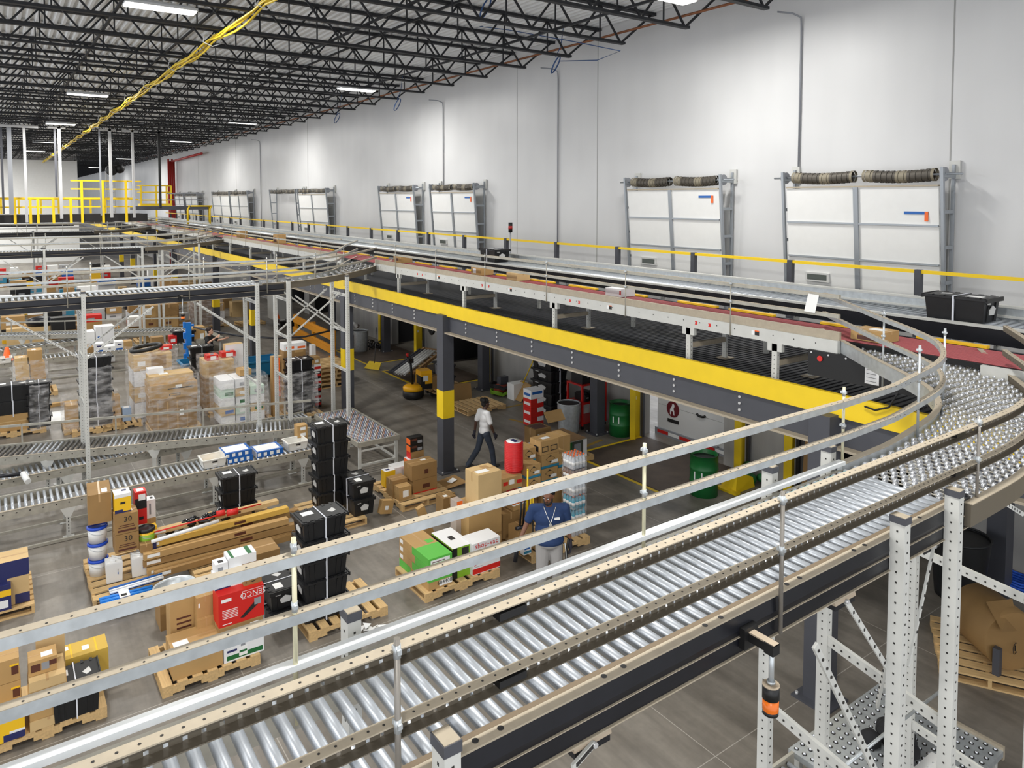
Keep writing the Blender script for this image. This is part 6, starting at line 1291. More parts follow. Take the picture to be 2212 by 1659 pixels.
def bin_can(px, py, label, r, h, m, ribs=True, r2=None, gx=None):
    p = G(px, py) if gx is None else Vector((*gx, 0)); t = thing('trash_can', label, 'trash can', (p.x, p.y, 0)); mb = MB().mat(m); r2 = r2 or r * .86; n = 36; i = 0
    for z, rr_ in ((0, r2), (h * .1, r2 + (r - r2) * .1), (h * .9, r2 + (r - r2) * .9), (h, r)): mb.v += [Vector(((rr_ + (.012 if ribs and k % 2 and 0 < z < h else 0)) * cos(2 * pi * k / n), (rr_ + (.012 if ribs and k % 2 and 0 < z < h else 0)) * sin(2 * pi * k / n), z)) for k in range(n)]
    for q_ in range(3):
        for k in range(n): mb.face([q_ * n + k, q_ * n + (k + 1) % n, (q_ + 1) * n + (k + 1) % n, (q_ + 1) * n + k], True)
    mb.face(list(range(n))); obj('shell', mb, t); mb = MB().mat(m); mb.tube([(r * cos(2 * pi * k / 24), r * sin(2 * pi * k / 24), h) for k in range(24)], .018, 6, closed=True); obj('rim', mb, t)
    mb = MB().mat(BLACK); mb.lathe((0, 0, 0), [(r * .95, h * .97), (r2 * .9, h * .2), (0, h * .2)], 20); obj('liner', mb, t)
bin_can(1247, 930, 'ribbed metal trash can beside the red tool cart', .3, .78, GALV, gx=(-14.9, 12.4)); bin_can(786, 752, 'ribbed metal trash can behind the first yellow-wrapped column', .32, .85, GALV, gx=(-27.8, 12.1)); bin_can(2070, 1285, 'tall black plastic bin under the curved conveyor', .42, .95, M('black bin', (.075, .08, .09), .5), False, .33)
tote_stack('of the tall stack against the dock wall', 6, -16.55, 13.05, .0, hh=.33, rz=4, sc=(2.0, 1.0, 1.16)); 
for k in range(4): carton(('lowest', 'second lowest', 'second highest', 'topmost')[k] + ' red and white box of the stack before the tall black totes', -15.75, 1147, 0, 1174, 0, .35, RED if k < 3 else WHITE, [('x', .5, .5, 1, 1, WHITE), ('y', .1, .3, .9, .6, WHITE if k < 3 else BLUE)] + ([('x', .1, .5, .9, .8, BLUE)] if k == 3 else []), zb=.02 + .25 * k, h=.245)
X = -14.6
carton('open brown carton with raised flap behind the red hoses', -14.0, 1157, 0, 1190, 0, .45, CARD2, [('t', .1, .15, .9, .85, BROWNP), ('x', .1, .3, .3, .55, PAPER)], zb=0, h=.6); o = carton('loose cardboard flap leaning over the open brown carton', -14.2, 1185, 0, 1222, 0, .02, CARD, zb=.62, h=.3); o.rotation_euler = (0, R(-40), 0)
pallet('pallet under the wooden-topped crate with green picture', -13.4, Yx(1238, -13.0), 0, 1.0, .95)
carton('wooden-topped crate with green and black picture on its side', -12.95, 1213, 0, 1268, 0, .9, M('crate side', (.62, .60, .55), .6), [('x', .0, 0, .42, .95, DKGREEN), ('x', .42, 0, .85, .95, M('picture dark', (.25, .27, .24), .5)), ('x', .85, 0, 1, .95, WHITE), ('x', .5, .3, .75, .8, GREYP), ('t', 0, 0, 1, 1, WOOD2)], zb=ZP, h=.42, tape=False)
CR = M('white wire crate', (.88, .88, .88), .4)
for k in range(3):
    px = 1142 + 14 * k; X = -12.1; y = Yx(px + 6, X); t = thing('wire_crate', ('white openwork crate nearest the red hoses', 'middle white openwork crate behind the banded cartons', 'white openwork crate nearest the framed-print carton')[k], 'crate', (X, y, .5)); mb = MB().mat(CR); z0, z1 = .0, .58
    for a in (-.12, .12):
        for b_ in (-.06, 0, .06): mb.box((a - .008, b_ - .008, z0), (a + .008, b_ + .008, z1))
        for q_ in range(5): mb.box((a - .008, -.065, z0 + .14 * q_), (a + .008, .065, z0 + .14 * q_ + .02))
    for b_ in (-.065, .065):
        for q_ in range(5): mb.box((-.12, b_ - .008, z0 + .14 * q_), (.12, b_ + .008, z0 + .14 * q_ + .02))
    obj('frame', mb, t)
carton('white carton under the openwork crates', -12.0, 1140, 0, 1182, 0, .4, CARD3, zb=0, h=.5)
# red cart
p = Vector((-15.1, 13.2, 0)); t = thing('tool_cart', 'red steel shelf cart carrying black tool cases', 'cart', p); RC = M('red cart paint', (.74, .12, .10), .4)
for a in (-.3, .3):
    for b_ in (-.42, .42): mb = MB().mat(RC); mb.box((a - .025, b_ - .025, .1), (a + .025, b_ + .025, 1.2)); obj('upright', mb, t)
for z in (.15, .68, 1.18): mb = MB().mat(RC); mb.box((-.32, -.45, z), (.32, .45, z + .04)); obj('shelf', mb, t)
mb = MB().mat(BLACK); 
for a in (-.28, .28):
    for b_ in (-.4, .4): mb.cyl((a, b_ - .02, .05), (a, b_ + .02, .05), .05, 10)
obj('caster', mb, t)
for k, (y, z, w_, h, s) in enumerate(((-.18, 1.22, .2, .4, 'large black tool case on the red cart'), (.25, 1.22, .15, .3, 'smaller black tool case on the red cart'), (-.2, .72, .06, .22, 'black canister on the middle shelf of the red cart'), (-.02, .72, .06, .25, 'second black canister on the red cart shelf'), (.2, .72, .1, .18, 'low black box on the red cart shelf'))): mb = MB().mat(BLACKP); mb.box((p.x - .2, p.y + y - w_, z), (p.x + .25, p.y + y + w_, z + h * .8)); mb.box((p.x - .15, p.y + y - w_ * .9, z + h * .8), (p.x + .2, p.y + y + w_ * .9, z + h)); mb.mat(GREYP); mb.box((p.x + .25, p.y + y - .03, z + h * .4), (p.x + .255, p.y + y + .05, z + h * .55)); solo('tool_case', mb, s, 'case')
# shovel, hoses, cardboard bag
a, b_ = Vector((-18.2, 13.3, .5)), Vector((-18.0, 13.72, 1.5)); t = thing('shovel', 'tan-bladed shovel leaning on the concrete wall', 'shovel', a); mb = MB().mat(YH); mb.cyl(a, a.lerp(b_, .8), .018, 8); wpart('handle', mb, t); mb = MB().mat(BLACK); mb.cyl(a.lerp(b_, .8), b_, .02, 8); mb.cyl(b_ - Vector((.07, 0, 0)), b_ + Vector((.07, 0, 0)), .018, 8); wpart('grip', mb, t); mb = MB().mat(CARD); mb.poly([(-18.5, 13.0, 0.02), (-17.9, 13.0, 0.02), (-17.85, 13.35, .5), (-18.35, 13.35, .55), (-18.6, 13.2, .3)], (0, .02, 0)); wpart('blade', mb, t)
for k, (m, s) in enumerate(((M('green hose', (.45, .62, .12), .4), 'lime green hose coiled on the floor by the wall'), (M('black hose', (.10, .10, .11), .4), 'black hose heap by the concrete wall'))):
    mb = MB().mat(m); c = Vector((-19.0, 13.0, .04)); mb.tube([c + Vector(((.34 + .06 * sin(3 * a + k)) * cos(a), (.3 + .05 * cos(5 * a)) * sin(a), .03 + k * .2 + .03 * q_ + .04 * sin(4 * a))) for q_ in range(4) for a in [2 * pi * i / 16 for i in range(16)]], .018, 6); solo('hose_coil', mb, s, 'hose')
t = thing('air_compressor', 'small red compressor tank among the hoses by the wall', 'compressor', (-18.95, 13.05, 0)); mb = MB().mat(M('rust red tank', (.50, .18, .12), .45)); mb.cyl((0, -.22, .22), (0, .22, .22), .16, 16); mb.ball((0, -.22, .22), .16, 12, (1, .5, 1)); mb.ball((0, .22, .22), .16, 12, (1, .5, 1)); obj('tank', mb, t); mb = MB().mat(DARKS); mb.box((-.1, -.15, .36), (.1, .15, .6)); obj('motor', mb, t); mb = MB().mat(BLACK); mb.cyl((-.18, -.15, .07), (-.13, -.15, .07), .07, 10); mb.cyl((.13, -.15, .07), (.18, -.15, .07), .07, 10); obj('wheel', mb, t)
mb = MB().mat(PAPER); mb.box((-18.55, 12.95, .0), (-18.2, 13.5, .5)); solo('white_box', mb, 'pale box beside the hoses and shovel', 'box')
# pallet truck and its neighbours
p = G(893, 860); t = thing('pallet_truck', 'yellow and black electric pallet truck with raised tiller', 'pallet truck', (p.x, p.y, 0), rz=R(-8)); PY = M('truck yellow', (.96, .70, .06), .4)
mb = MB().mat(PY); mb.lathe((.0, 0, .25), [(.30, 0), (.31, .12), (.24, .18), (0, .2)], 20, sx=1, sy=1.05); obj('base_cover', mb, t); mb = MB().mat(BLACK); mb.lathe((0, 0, 0), [(.30, .04), (.33, .08), (.33, .24), (.3, .26), (0, .26)], 20); obj('skirt', mb, t)
mb = MB().mat(PY); mb.poly([(-.28, .18, .3), (.24, .18, .3), (.24, .18, .78), (.18, .18, .86), (-.22, .18, .86), (-.28, .18, .78)], (0, .36, 0)); mb.mat(BLACK); mb.box((-.2, .17, .34), (.245, .3, .7)); mb.mat(PAPER); mb.box((.242, .24, .55), (.248, .4, .72)); mb.mat(BLACK); mb.box((.24, .2, .3), (.25, .54, .46)); obj('battery_box', mb, t)
mb = MB().mat(BLACK); mb.cyl((0, -.02, .4), (-.02, -.08, 1.15), .04, 10); mb.box((-.08, -.16, 1.12), (.06, .0, 1.26)); mb.tube([(-.12, -.1, 1.2), (-.18, -.14, 1.3), (-.12, -.16, 1.38), (.1, -.16, 1.38), (.16, -.14, 1.3), (.1, -.1, 1.2)], .02, 6); tl = obj('tiller', mb, t); mb = MB().mat(RED); mb.cyl((-.01, -.16, 1.33), (-.01, -.2, 1.42), .045, 10); obj('red_button', mb, tl)
for x in (-.2, .2): mb = MB().mat(BLACK); mb.box((x - .08, .5, .06), (x + .08, 1.65, .12)); obj('fork', mb, t)
p = p + Vector((0, 1.1, 0)); tote_stack('of the pair riding on the pallet truck', 2, p.x, p.y, .26, rz=80, hh=.36, sc=(1.2, 1.1, 1.2)); pallet('pallet carried on the forks of the pallet truck', p.x, p.y, 0, .9, .9, z=.12); carton('brown carton on the pallet truck beside the black totes', p.x + .4, 0, 0, 0, 0, .3, CARD2, zb=.26, h=.4, dy=.3); [setattr(q_, 'location', (p.x + .15, p.y - .48, .26)) for q_ in [COL.objects[-1]]]
pallet('empty light pallet on the floor behind the walking person', -18.2, 11.6, 0, 1.15, 1.1); mb = MB().mat(CARD2); mb.poly([(-19.3, 11.1, .0), (-19.1, 12.0, .0), (-19.2, 12.0, .5), (-19.4, 11.1, .5)], (.01, 0, 0)); solo('cardboard_sheet', mb, 'brown cardboard sheet standing behind the empty light pallet', 'cardboard')
base = Vector((-24.2, 12.0, 0)); t = thing('tilt_cart', 'wooden tilted cart rack holding long rolls at the dock', 'cart', base); mb = MB().mat(WOOD2)
A, B = G(850, 800, .3), G(915, 752, .75); d = (B - A).normalized(); sd = d.cross(Vector((0, 0, 1))).normalized() * .9
for k in range(9): c = A.lerp(B, k / 8); mb.bar(c, c + sd * 1.0, .14, .03)
wpart('deck', mb, t); mb = MB().mat(WOOD2); mb.bar(A + sd * .05, B + sd * .05, .08, .1); mb.bar(A + sd * .95, B + sd * .95, .08, .1); mb.bar(B + sd * .1 - Vector((0, 0, .75)), B + sd * .1, .08); mb.bar(B + sd * .9 - Vector((0, 0, .75)), B + sd * .9, .08); wpart('frame', mb, t)
for k in range(6): o0 = sd * (.08 + .14 * k) + Vector((0, 0, .1)) - d * .35; m = DARKS if k < 2 else PAILW; mb = MB().mat(m); mb.cyl(A + o0, B + o0, .05, 12); mb.mat(HOLE); mb.cyl(A + o0 - d * .002, A + o0, .025, 8); solo('material_roll', mb, ('dark long roll on the tilted cart rack, outermost', 'dark long roll on the tilted cart rack, second', 'white long roll on the tilted rack beside the dark ones', 'second white long roll on the tilted rack', 'third white long roll on the tilted rack', 'white long roll at the far edge of the tilted rack')[k], 'roll')
t = thing('push_broom', 'yellow push broom standing at the dock plate', 'broom', (-24.6, 11.3, 0)); mb = MB().mat(SAFETY); mb.poly([(-24.9, 11.0, .02), (-24.3, 11.3, .02), (-24.4, 11.45, .25), (-24.9, 11.2, .25)], (.05, -.05, 0)); wpart('head', mb, t); mb = MB().mat(DARKS); mb.cyl((-24.6, 11.25, .2), (-24.7, 11.4, 1.5), .014, 6); wpart('handle', mb, t)
mb = MB().mat(M('dark rubber heap', (.13, .13, .14), .6))
for k in range(26): a = random.uniform(0, 6.28); c = Vector((-28.4 + random.uniform(-.7, .7), 12.9 + random.uniform(-.3, .3), .05)); mb.tube([c + Vector((.25 * cos(a + q_), .2 * sin(a + q_), .08 * sin(2 * q_) + .05)) for q_ in (0, .8, 1.6, 2.4)], .025, 5)
solo('strap_heap', mb, 'heap of dark straps and hoses along the dock wall', 'heap')
for px, py, s in ((838, 668, 'above the metal trash can dock'), (932, 705, 'behind the second column')):
    c = on('y', 13.3, px, py); t = thing('dock_fan', 'black round dock fan on the wall ' + s, 'fan', c); mb = MB().mat(BLACK); mb.tube([c + Vector((.28 * cos(a), .03 * sin(2 * a), .28 * sin(a))) for a in [2 * pi * i / 24 for i in range(24)]], .05, 8, closed=True); wpart('ring', mb, t); mb = MB().mat(BLACK); mb.cyl(c - Vector((0, .05, 0)), c + Vector((0, .3, 0)), .09, 12)
    for k in range(4): a = pi / 2 * k; mb.bar(c, c + Vector((.27 * cos(a), 0, .27 * sin(a))), .1, .02, up=(0, 1, .4))
    mb.box(c + Vector((-.05, .2, -.05)), c + Vector((.05, .5, .05))); wpart('motor', mb, t)
# orange guard rail, stacked pallets, cabinet
t = thing('guard_barrier', 'orange-yellow two-rail steel guard barrier on the floor', 'barrier', (-30.4, 11.1, 0)); a, b_ = G(635, 726), G(720, 772); d = b_ - a
for z in (.28, .82): mb = MB().mat(BARRIER); mb.bar(a + Vector((0, 0, z)), b_ + Vector((0, 0, z)), .06, .34); mb.bar(a + Vector((.04, -.03, z)), b_ + Vector((.04, -.03, z)), .04, .12); wpart('rail', mb, t)
for f in (.03, .5, .97): q_ = a + d * f; mb = MB().mat(BARRIER); mb.box(q_ - Vector((.07, .0, 0)), q_ + Vector((.07, .14, 1.02))); mb.box(q_ - Vector((.14, .08, 0)), q_ + Vector((.14, .2, .02))); wpart('post', mb, t)
for k in range(5): pallet(('lowest', 'second lowest', 'middle', 'second highest', 'topmost')[k] + ' pallet of the dark stack behind the printed boxes', -23.6, Yx(715, -23.4) + random.uniform(-.03, .03), random.uniform(-4, 4) + 90, 1.15, 1.1, z=.145 * k)
mb = MB().mat(M('grey cabinet', (.72, .72, .70), .5)); p = Vector((-36.2, 11.5, 0)); mb.box((p.x - .6, p.y - .4, .3), (p.x + .4, p.y + .5, 1.9)); mb.mat(ORANGE); mb.poly([(p.x + .401, p.y - .4, .35), (p.x + .401, p.y - .1, .35), (p.x + .401, p.y - .38, 1.1)], (.004, 0, 0)); solo('white_machine', mb, 'tall white cabinet with red triangle behind the orange barrier', 'cabinet')
tote_stack('of the single tote under the white cabinet', 1, -35.5, 11.7, .0, sc=(1.8, 1.6, 1.05))
# lower right: drum on pallet, strap, bag, cup
p = G(2175, 1475); pallet('pallet under the brown cardboard drum', p.x - .4, p.y + .25, 30, 1.1, 1.1); t = thing('fibre_drum', 'brown cardboard drum lying on a pallet, with torn flap', 'drum', (p.x - .3, p.y + .3, .14)); mb = MB().mat(CARD2); mb.cyl((.32, -.2, .38), (-.3, .2, .38), .38, 28); mb.mat(INK); mb.tube([(.345 + .0, -.20 + .07 * cos(a), .30 + .07 * sin(a)) for a in [2 * pi * i / 16 for i in range(16)]], .004, 4, closed=True)
mb.box((.34, -.212, .27), (.35, -.20, .34)); obj('drum', mb, t); mb = MB().mat(CARD2); mb.poly([(.3, -.5, .6), (.35, -.1, .5), (.2, .05, .8), (.05, -.35, .82)], (0, 0, .01)); obj('flap', mb, t); mb = MB().mat(DARKS); mb.box((.2, -.5, 0), (.28, -.42, .35)); mb.box((.1, .1, 0), (.18, .2, .2)); obj('chock', mb, t)
mb = MB().mat(M('blue strap', (.10, .34, .78), .5)); c = G(2185, 1265)
mb.tube([c + Vector((.3 * cos(a) * (1 - q_ * .1), .22 * sin(a) + .05 * q_, .03 + .02 * q_ + .02 * sin(3 * a))) for q_ in range(4) for a in [2 * pi * i / 14 for i in range(14)]], .022, 5); solo('blue_strap', mb, 'blue strap coiled on the floor beside the wall column', 'strap')
mb = MB().mat(BT_); c = Vector((-3.55, 7.15, .78))
for k in range(14): mb.ball(c + Vector((random.uniform(-.18, .18), random.uniform(-.2, .2), random.uniform(0, .14))), random.uniform(.07, .12), 8, (1, 1, .8))
solo('black_jacket', mb, 'crumpled black jacket lying on the punched ball table', 'jacket'); mb = MB().mat(PAPER); mb.box((-3.3, 6.9, .755), (-3.0, 7.4, .765)); solo('paper_sheet', mb, 'white paper sheet on the punched ball table', 'paper')
t = thing('pink_cup', 'pink tumbler standing among the black jacket on the ball table', 'cup', (-3.72, 7.42, .78)); mb = MB().mat(M('pink cup', (.80, .40, .58), .3)); mb.lathe((0, 0, 0), [(0, 0), (.04, 0), (.048, .22), (.043, .22), (.036, .02), (0, .02)], 18); obj('body', mb, t)
mb = MB().mat(GALV); mb.tube([on('x', -2.6, 1820, 1659), on('x', -2.6, 1905, 1590), on('x', -2.75, 2035, 1490)], .012, 8); solo('steel_rod', mb, 'slanting thin steel rod across the white stand near the ball table', 'rod')
# totes and boxes on the mezzanine belts
p = on('y', 10.5, 2040, 690); tote('strapped black tote riding the conveyor at the curve', -4.45, 10.42, 4.617, 90, sc=(1.05, 1.2, 1.12)); tote('open-sided black tote farther along the back conveyor', on('y', 10.5, 1072, 560).x, 10.45, 4.617, 90, sc=(1.1, 1.1, 1.1))
def onbelt(label, px, py, wpx, h, m=CARD, dec=(), y=8.9, dyy=.34):
    c = on('z', 4.475, px, py); L_ = wpx; o = carton(label, 0, 0, 0, 0, 0, L_, m, dec, zb=4.476, h=h, dy=dyy); o.location = (c.x, max(8.75, min(9.15, c.y + .2)), 4.476); return o
onbelt('flat tan carton on the red belt where the wheeled curve splits off', 1870, 738, .42, .13, CARD, [('t', .3, .2, .7, .6, PAPER), ('y', .2, .1, .9, .5, BROWNP)]); onbelt('white carton on the red belt before the first door', 1322, 640, .4, .14, WHITE, [('y', .9, .3, 1, .8, RED)]); onbelt('tan carton with white label on the red belt', 1050, 592, .42, .17, CARD, [('y', .2, .2, .5, .8, PAPER)]); onbelt('tan carton next after the white-labelled one on the red belt', 1125, 604, .38, .16, CARD3); onbelt('tan carton on the red belt at the first spur junction', 876, 566, .45, .17, CARD, [('y', .4, .3, .6, .7, BROWNP)])
onbelt('tan carton with brown print on the red belt before the yellow beam gap', 648, 524, .5, .35, CARD, [('y', .2, .2, .8, .7, BROWNP)]); onbelt('tan carton farther along the red belt between the spurs', 560, 512, .5, .3, CARD)
# ================================================================ second bay goods (between the second and third overhead conveyors)
X = -29.9
for (a, b_, z, h, dx, m, d, s) in ((207, 229, .72, .30, .4, WHITE, [('x', .1, .02, .9, .22, BLUE), ('x', .3, .6, .8, .75, NAVY)], 'white box with blue band on the second bay conveyor, nearest the first leg'), (229, 253, .72, .16, .5, PAPER, [('x', .4, .3, .6, .7, GREYP)], 'low white carton between two blue-banded boxes on the second bay conveyor'), (253, 271, .72, .30, .4, WHITE, [('x', .1, .02, .9, .22, BLUE), ('x', .3, .6, .8, .75, NAVY)], 'white box with blue band next to the tan carton on the second bay conveyor'), (271, 290, .72, .28, .4, CARD, (), 'tan carton next to the blue-banded box on the second bay conveyor'), (192, 207, .72, .2, .4, CARD2, (), 'small brown carton behind the perforated leg on the second bay conveyor')):
    carton(s, X, a, 0, b_, 0, dx, m, d, zb=z, h=h)
carton('tall white carton with black lettering behind the second bay conveyor', -31.0, 212, 0, 252, 0, .6, WHITE, [('x', .5, .45, .9, .52, INK), ('x', .1, .7, .3, .74, BLUE), ('x', .6, .3, .8, .36, GREYP), ('x', .33, 0, .34, 1, GREYP)], zb=.1, h=1.35); carton('white carton stack behind the perforated leg of the second conveyor', -31.0, 186, 0, 210, 0, .6, PAPER, [('x', .2, .4, .6, .5, GREYP), ('x', 0, .62, 1, .64, CARD2)], zb=.1, h=1.2)
bin_('white plastic bin at the end of the second bay conveyor', -29.6, -6, 30, .72)
t = thing('traffic_cone', 'orange cone-like marker standing on the second bay conveyor', 'cone', Vector((-30.1, on('x', -30.1, 13, 706).y, .74))); mb = MB().mat(M('orange plastic', (.98, .42, .12))); mb.lathe((0, 0, 0), [(.16, 0), (.13, .05), (.06, .42), (.03, .45), (0, .45)], 14); obj('body', mb, t); mb = MB().mat(MATS['orange plastic']); mb.box((-.17, -.17, -.02), (.17, .17, .01)); obj('base', mb, t)
p = G(90, 715, .5); mb = MB().mat(NAVYS); mb.lathe((p.x, p.y, .75), [(0, 0), (.42, 0), (.5, .2), (.4, .32), (.15, .4), (0, .4)], 16, sx=.7, sy=1.2); solo('dark_shell', mb, 'dark rounded strapped shell lying beyond the second bay conveyor', 'container')
carton('long pale board under the dark rounded shell', p.x + .3, 20, 0, 120, 0, .5, CARD3, zb=0, h=.73)
for i, (a, b_, X, h, n, s) in enumerate(((316, 350, -34.5, .5, 3, 'nearer the leg'), (352, 390, -34.5, .5, 3, 'by the amber beacon'), (360, 392, -36.0, .6, 4, 'behind, taller'))):
    pallet('pallet under the wrapped brown cartons in the second bay, ' + s, X - .5, (Yx(a, X) + Yx(b_, X)) / 2, 0, 1, 1)
    for k in range(n): carton('%s brown carton of the second bay stack, %s' % (('lowest', 'second', 'third', 'topmost')[k], s), X, a, 0, b_, 0, .9, CARD2 if (i + k) % 2 else CARD, [('x', .3, .3, .6, .5, BROWNP)] if k < 2 else [('x', .1, .2, .5, .8, PAPER)] if i == 0 else (), zb=ZP + h * k, h=h - .01)
p = G(455, 705); pallet('pallet under the smoky film-wrapped goods by the far column', p.x, p.y, 10, 1.2, 1.2); carton('brown goods inside smoky film by the far column', p.x + .5, 425, 0, 480, 0, 1.0, M('dull brown', (.50, .42, .36), .8), zb=ZP, h=1.3); film('smoky clear film around the goods by the far column', p.x - .6, p.x + .6, Yx(422, p.x + .5), Yx(485, p.x + .5), .1, 1.6, 12)
pallet('empty pallet on the open floor beyond the amber beacon', *G(408, 692)[:2], 15)
pallet('empty dark pallet on the floor behind the smoky wrapped goods', *G(540, 700)[:2], 5)
# ================================================================ far bays
rr = random.Random(11)
PALM = [CARD, CARD2, CARD3, CARD, CARD2, WHITE, PAPER, M('pale grey box', (.72, .73, .74), .6), BLUE, RED, BLACKP, NAVYS, YELLOWP, TEAL]
cache = {}
n = 0
for X in (-36.6, -38.4, -40.6, -43.0, -46.5, -50.0, -55.5, -58.0, -62.0, -66.0):
    Y = .2
    while Y < 7.2:
        wd = rr.choice((.5, .7, .9)); k = rr.choice((1, 2, 2, 3, 3)); z = 0.0
        if rr.random() < .82:
            for q in range(k):
                h = rr.choice((.3, .42, .55)); mi = rr.randrange(len(PALM)); key = (wd, h, mi)
                if key not in cache: cache[key] = carton_mb(.6, wd, h, PALM[mi], [('x', .2, .3, .6, .6, PAPER if mi < 5 else GREYP)] if mi % 2 else (), tape=mi < 5).mesh('cardboard_box')
                o = obj('cardboard_box', cache[key]); o.location = (X + rr.uniform(-.2, .2), Y + wd / 2, z); z += h
                tag(o, 'small far box stacked on the floor beyond the third overhead conveyor', 'box', 'boxes stacked in the far bays'); n += 1
        Y += wd + rr.uniform(.02, .3)
for X in (-40, -43.5, -47, -52, -57):
    for Y in (9.3, 10.6):
        z = 0.0
        for q in range(rr.choice((2, 3, 4))):
            h = .4; mi = rr.randrange(7); key = (.9, h, mi)
            if key not in cache: cache[key] = carton_mb(.6, .9, h, PALM[mi], (), tape=mi < 5).mesh('cardboard_box')
            o = obj('cardboard_box', cache[key]); o.location = (X, Y, z); z += h; tag(o, 'dim far box stacked under the far end of the mezzanine', 'box', 'boxes under the far mezzanine')
for xa, lb in ((-45.0, 'far floor conveyor of the third bay'), (-63.0, 'farthest floor conveyor of the fourth bay')): floor_line(lb, (xa, -1), (xa, 6.5), .8, .72, (.2, .5, .85), pitch=.2)
# ================================================================ far platform with yellow railings
XP = -46.0
def Pz(px, py): return Zx(px, py, XP)
t = thing('platform', 'high dark-edged platform with yellow railings in the distance', 'platform', (XP, 3.5, 4.9))
ya, yb = -4.0, Yx(330, XP); z0, z1 = Pz(150, 480), Pz(150, 463)
mb = MB().mat(M('black beam', (.11, .10, .10), .5)); mb.box((XP - .15, ya, z0), (XP, yb, z1)); mb.box((XP - 3.0, ya, z0 + .1), (XP - .15, yb, z1 - .02)); wpart('edge_beam', mb, t)
for py, x0, x1 in ((428, -60, 300), (447, -60, 300), (390, 168, 318), (408, 168, 318)):
    z = Pz(150, py); mb = MB().mat(RAILY); mb.box((XP + .0, Yx(x0, XP), z - .035), (XP + .06, Yx(x1, XP), z + .035)); wpart('rail', mb, t)
for px, top in ((5, 428), (48, 428), (81, 428), (97, 428), (130, 428), (167, 428), (191, 390), (236, 390), (285, 390)):
    y = Yx(px, XP); mb = MB().mat(RAILY); mb.box((XP, y - .06, z0 - .05), (XP + .1, y + .06, Pz(px, top))); wpart('post', mb, t)
mb = MB().mat(RAILY)
for px in (20, 60, 110, 150, 222, 255): y = Yx(px, XP); mb = MB().mat(RAILY); mb.box((XP - 3, y - .05, z1), (XP - 2.9, y + .05, Pz(px, 430))); wpart('post', mb, t)
mb = MB().mat(RAILY); mb.box((XP - 3, ya, Pz(100, 432)), (XP - 2.94, yb, Pz(100, 429))); wpart('rail', mb, t)
t = thing('yellow_cage', 'yellow railed cage beside the red risers', 'railing', (-58, 12.5, 6)); X2 = -60.0; Y0, Y1 = Yx(317, X2), Yx(381, X2); zb_, zt_ = Zx(340, 447, X2), Zx(340, 401, X2)
for z in (zt_, (zt_ + zb_) / 2 + .3, zb_ + .5): mb = MB().mat(RAILY); mb.tube([(X2 - 1.5, Y0, z), (X2, Y0, z), (X2, Y1, z), (X2 - 1.5, Y1, z)], .05, 6); wpart('rail', mb, t)
for y in (Y0, (Y0 + Y1) / 2, Y1 - .3, Y1): mb = MB().mat(RAILY); mb.box((X2 - .06, y - .06, 0 if y == (Y0 + Y1) / 2 else zb_), (X2 + .06, y + .06, zt_)); wpart('post', mb, t)
mb = MB().mat(SAFETY); mb.box((X2 - 1.5, Y0, zb_), (X2 + .1, Y1, zb_ + .25)); wpart('floor', mb, t)
t = thing('crossover_stair', 'grey crossover stair with yellow hoop handrails over the belt conveyor', 'stair', (-47, 10.5, ZD)); X3 = -46.0
for py, xa, xb in ((445, 300, 460),): mb = MB().mat(DARKS); mb.box((X3 - 1.2, Yx(xa, X3), Zx(400, 453, X3)), (X3, Yx(xb, X3), Zx(400, 445, X3))); wpart('landing', mb, t)
for a, b_ in ((416, 423), (463, 470)):
    mb = MB().mat(RAILY); mb.tube([(X3, Yx(a, X3), Zx(a, 484, X3)), (X3, Yx(a, X3), Zx(a, 452, X3)), (X3, Yx(a + 4, X3), Zx(a, 445, X3)), (X3 - 1.0, Yx(b_, X3), Zx(b_, 445, X3)), (X3 - 1.0, Yx(b_, X3), Zx(b_, 480, X3))], .05, 6); wpart('handrail', mb, t)
mb = MB().mat(RAILY); mb.tube([(X3, Yx(423, X3), Zx(423, 445, X3)), (X3, Yx(465, X3), Zx(465, 445, X3))], .05, 6); mb.mat(GREYP); 
for k in range(5): mb.box((X3 - .9, Yx(400 - 12 * k, X3) - .3, ZD + .3 + .2 * k), (X3 - .1, Yx(400 - 12 * k, X3) + .1, ZD + .34 + .2 * k))
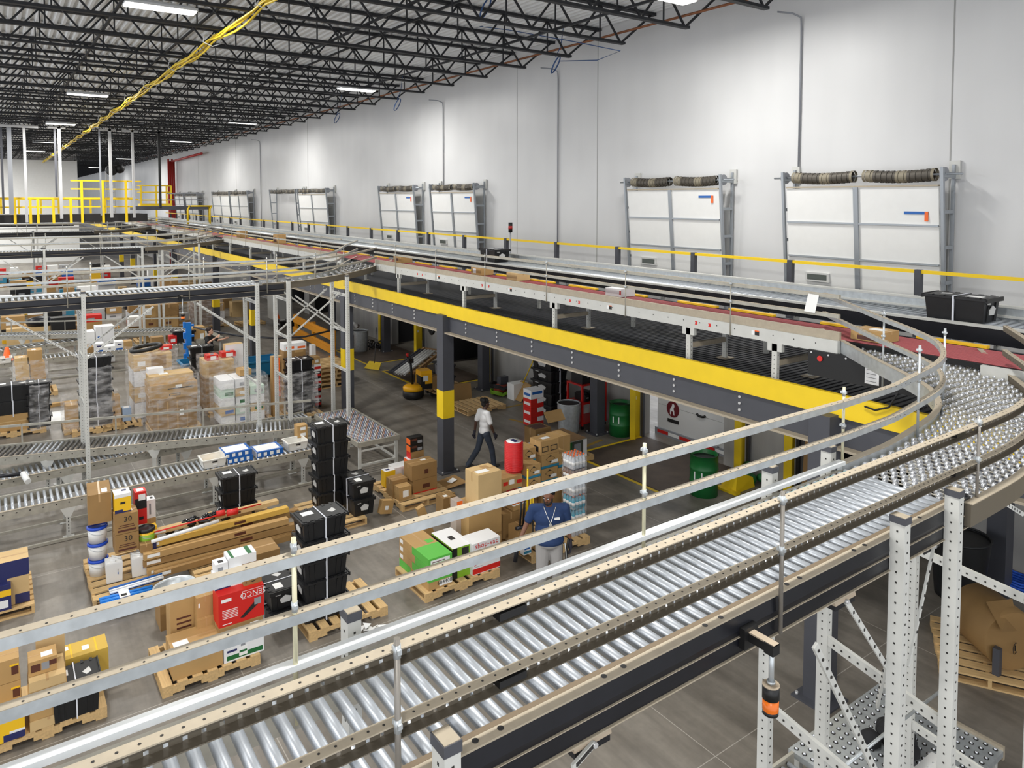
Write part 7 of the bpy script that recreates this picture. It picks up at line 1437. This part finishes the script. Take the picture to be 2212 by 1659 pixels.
wpart('tread', mb, t)
for py in (418, 432): mb = MB().mat(GREYP); mb.box((X3 - 1.2, Yx(380, X3), Zx(400, py, X3) - .03), (X3 - 1.14, Yx(462, X3), Zx(400, py, X3) + .03)); wpart('grey_rail', mb, t)
HG = M('hanger steel', (.74, .74, .74), .45, .2)
for px, top, bot, r, m, s in ((8, 280, 482, .05, HG, 'nearest the picture edge'), (24, 290, 462, .05, DARKS, 'dark, second from the edge'), (41, 312, 462, .10, GREYP, 'thick grey, third from the edge'), (73, 280, 480, .06, HG, 'pale, fourth from the edge'), (138, 312, 425, .05, DARKS, 'dark, before the partition end'), (147, 285, 472, .07, HG, 'pale, before the partition end'), (232, 292, 465, .04, GREYP, 'thin grey, over the raised railing'), (254, 285, 470, .07, HG, 'pale, over the raised railing'), (302, 292, 470, .06, HG, 'pale, past the raised railing'), (358, 290, 450, .06, BLACK, 'black pipe before the red risers')):
    y = Yx(px, XP + .4); mb = MB().mat(m); mb.box((XP + .4 - r, y - r, Zx(px, bot, XP + .4)), (XP + .4 + r, y + r, 10.0)); mb.box((XP + .4 - r - .1, y - .5, 9.9), (XP + .4 + r, y + .3, 10.0)) if r > .055 else None
    solo('ceiling_hanger', mb, 'long ceiling hanger over the far platform, ' + s, 'hanger')
mb = MB().mat(HG); mb.box((XP + .52, -3, 9.85), (XP + .6, Yx(103, XP + .4), 9.98)); solo('trapeze_bar', mb, 'pale trapeze bar under the roof above the far platform', 'bar')
t = thing('ladder', 'white ladder-like tower with black fan behind the yellow railings', 'tower', (-52, 8.6, 4)); y = Yx(252, -52); mb = MB().mat(HG)
for a in (-.2, .25): mb.box((-52.04, y + a - .03, 3.7), (-51.96, y + a + .03, 7.9))
for k in range(12): mb.box((-52.02, y - .2, 4.2 + .3 * k), (-51.98, y + .25, 4.24 + .3 * k))
wpart('frame', mb, t); mb = MB().mat(BLACK); mb.ball((-52, y + .1, 8.0), .35, 10); mb.ball((-52, y + .55, 8.1), .3, 10); wpart('fan_head', mb, t)
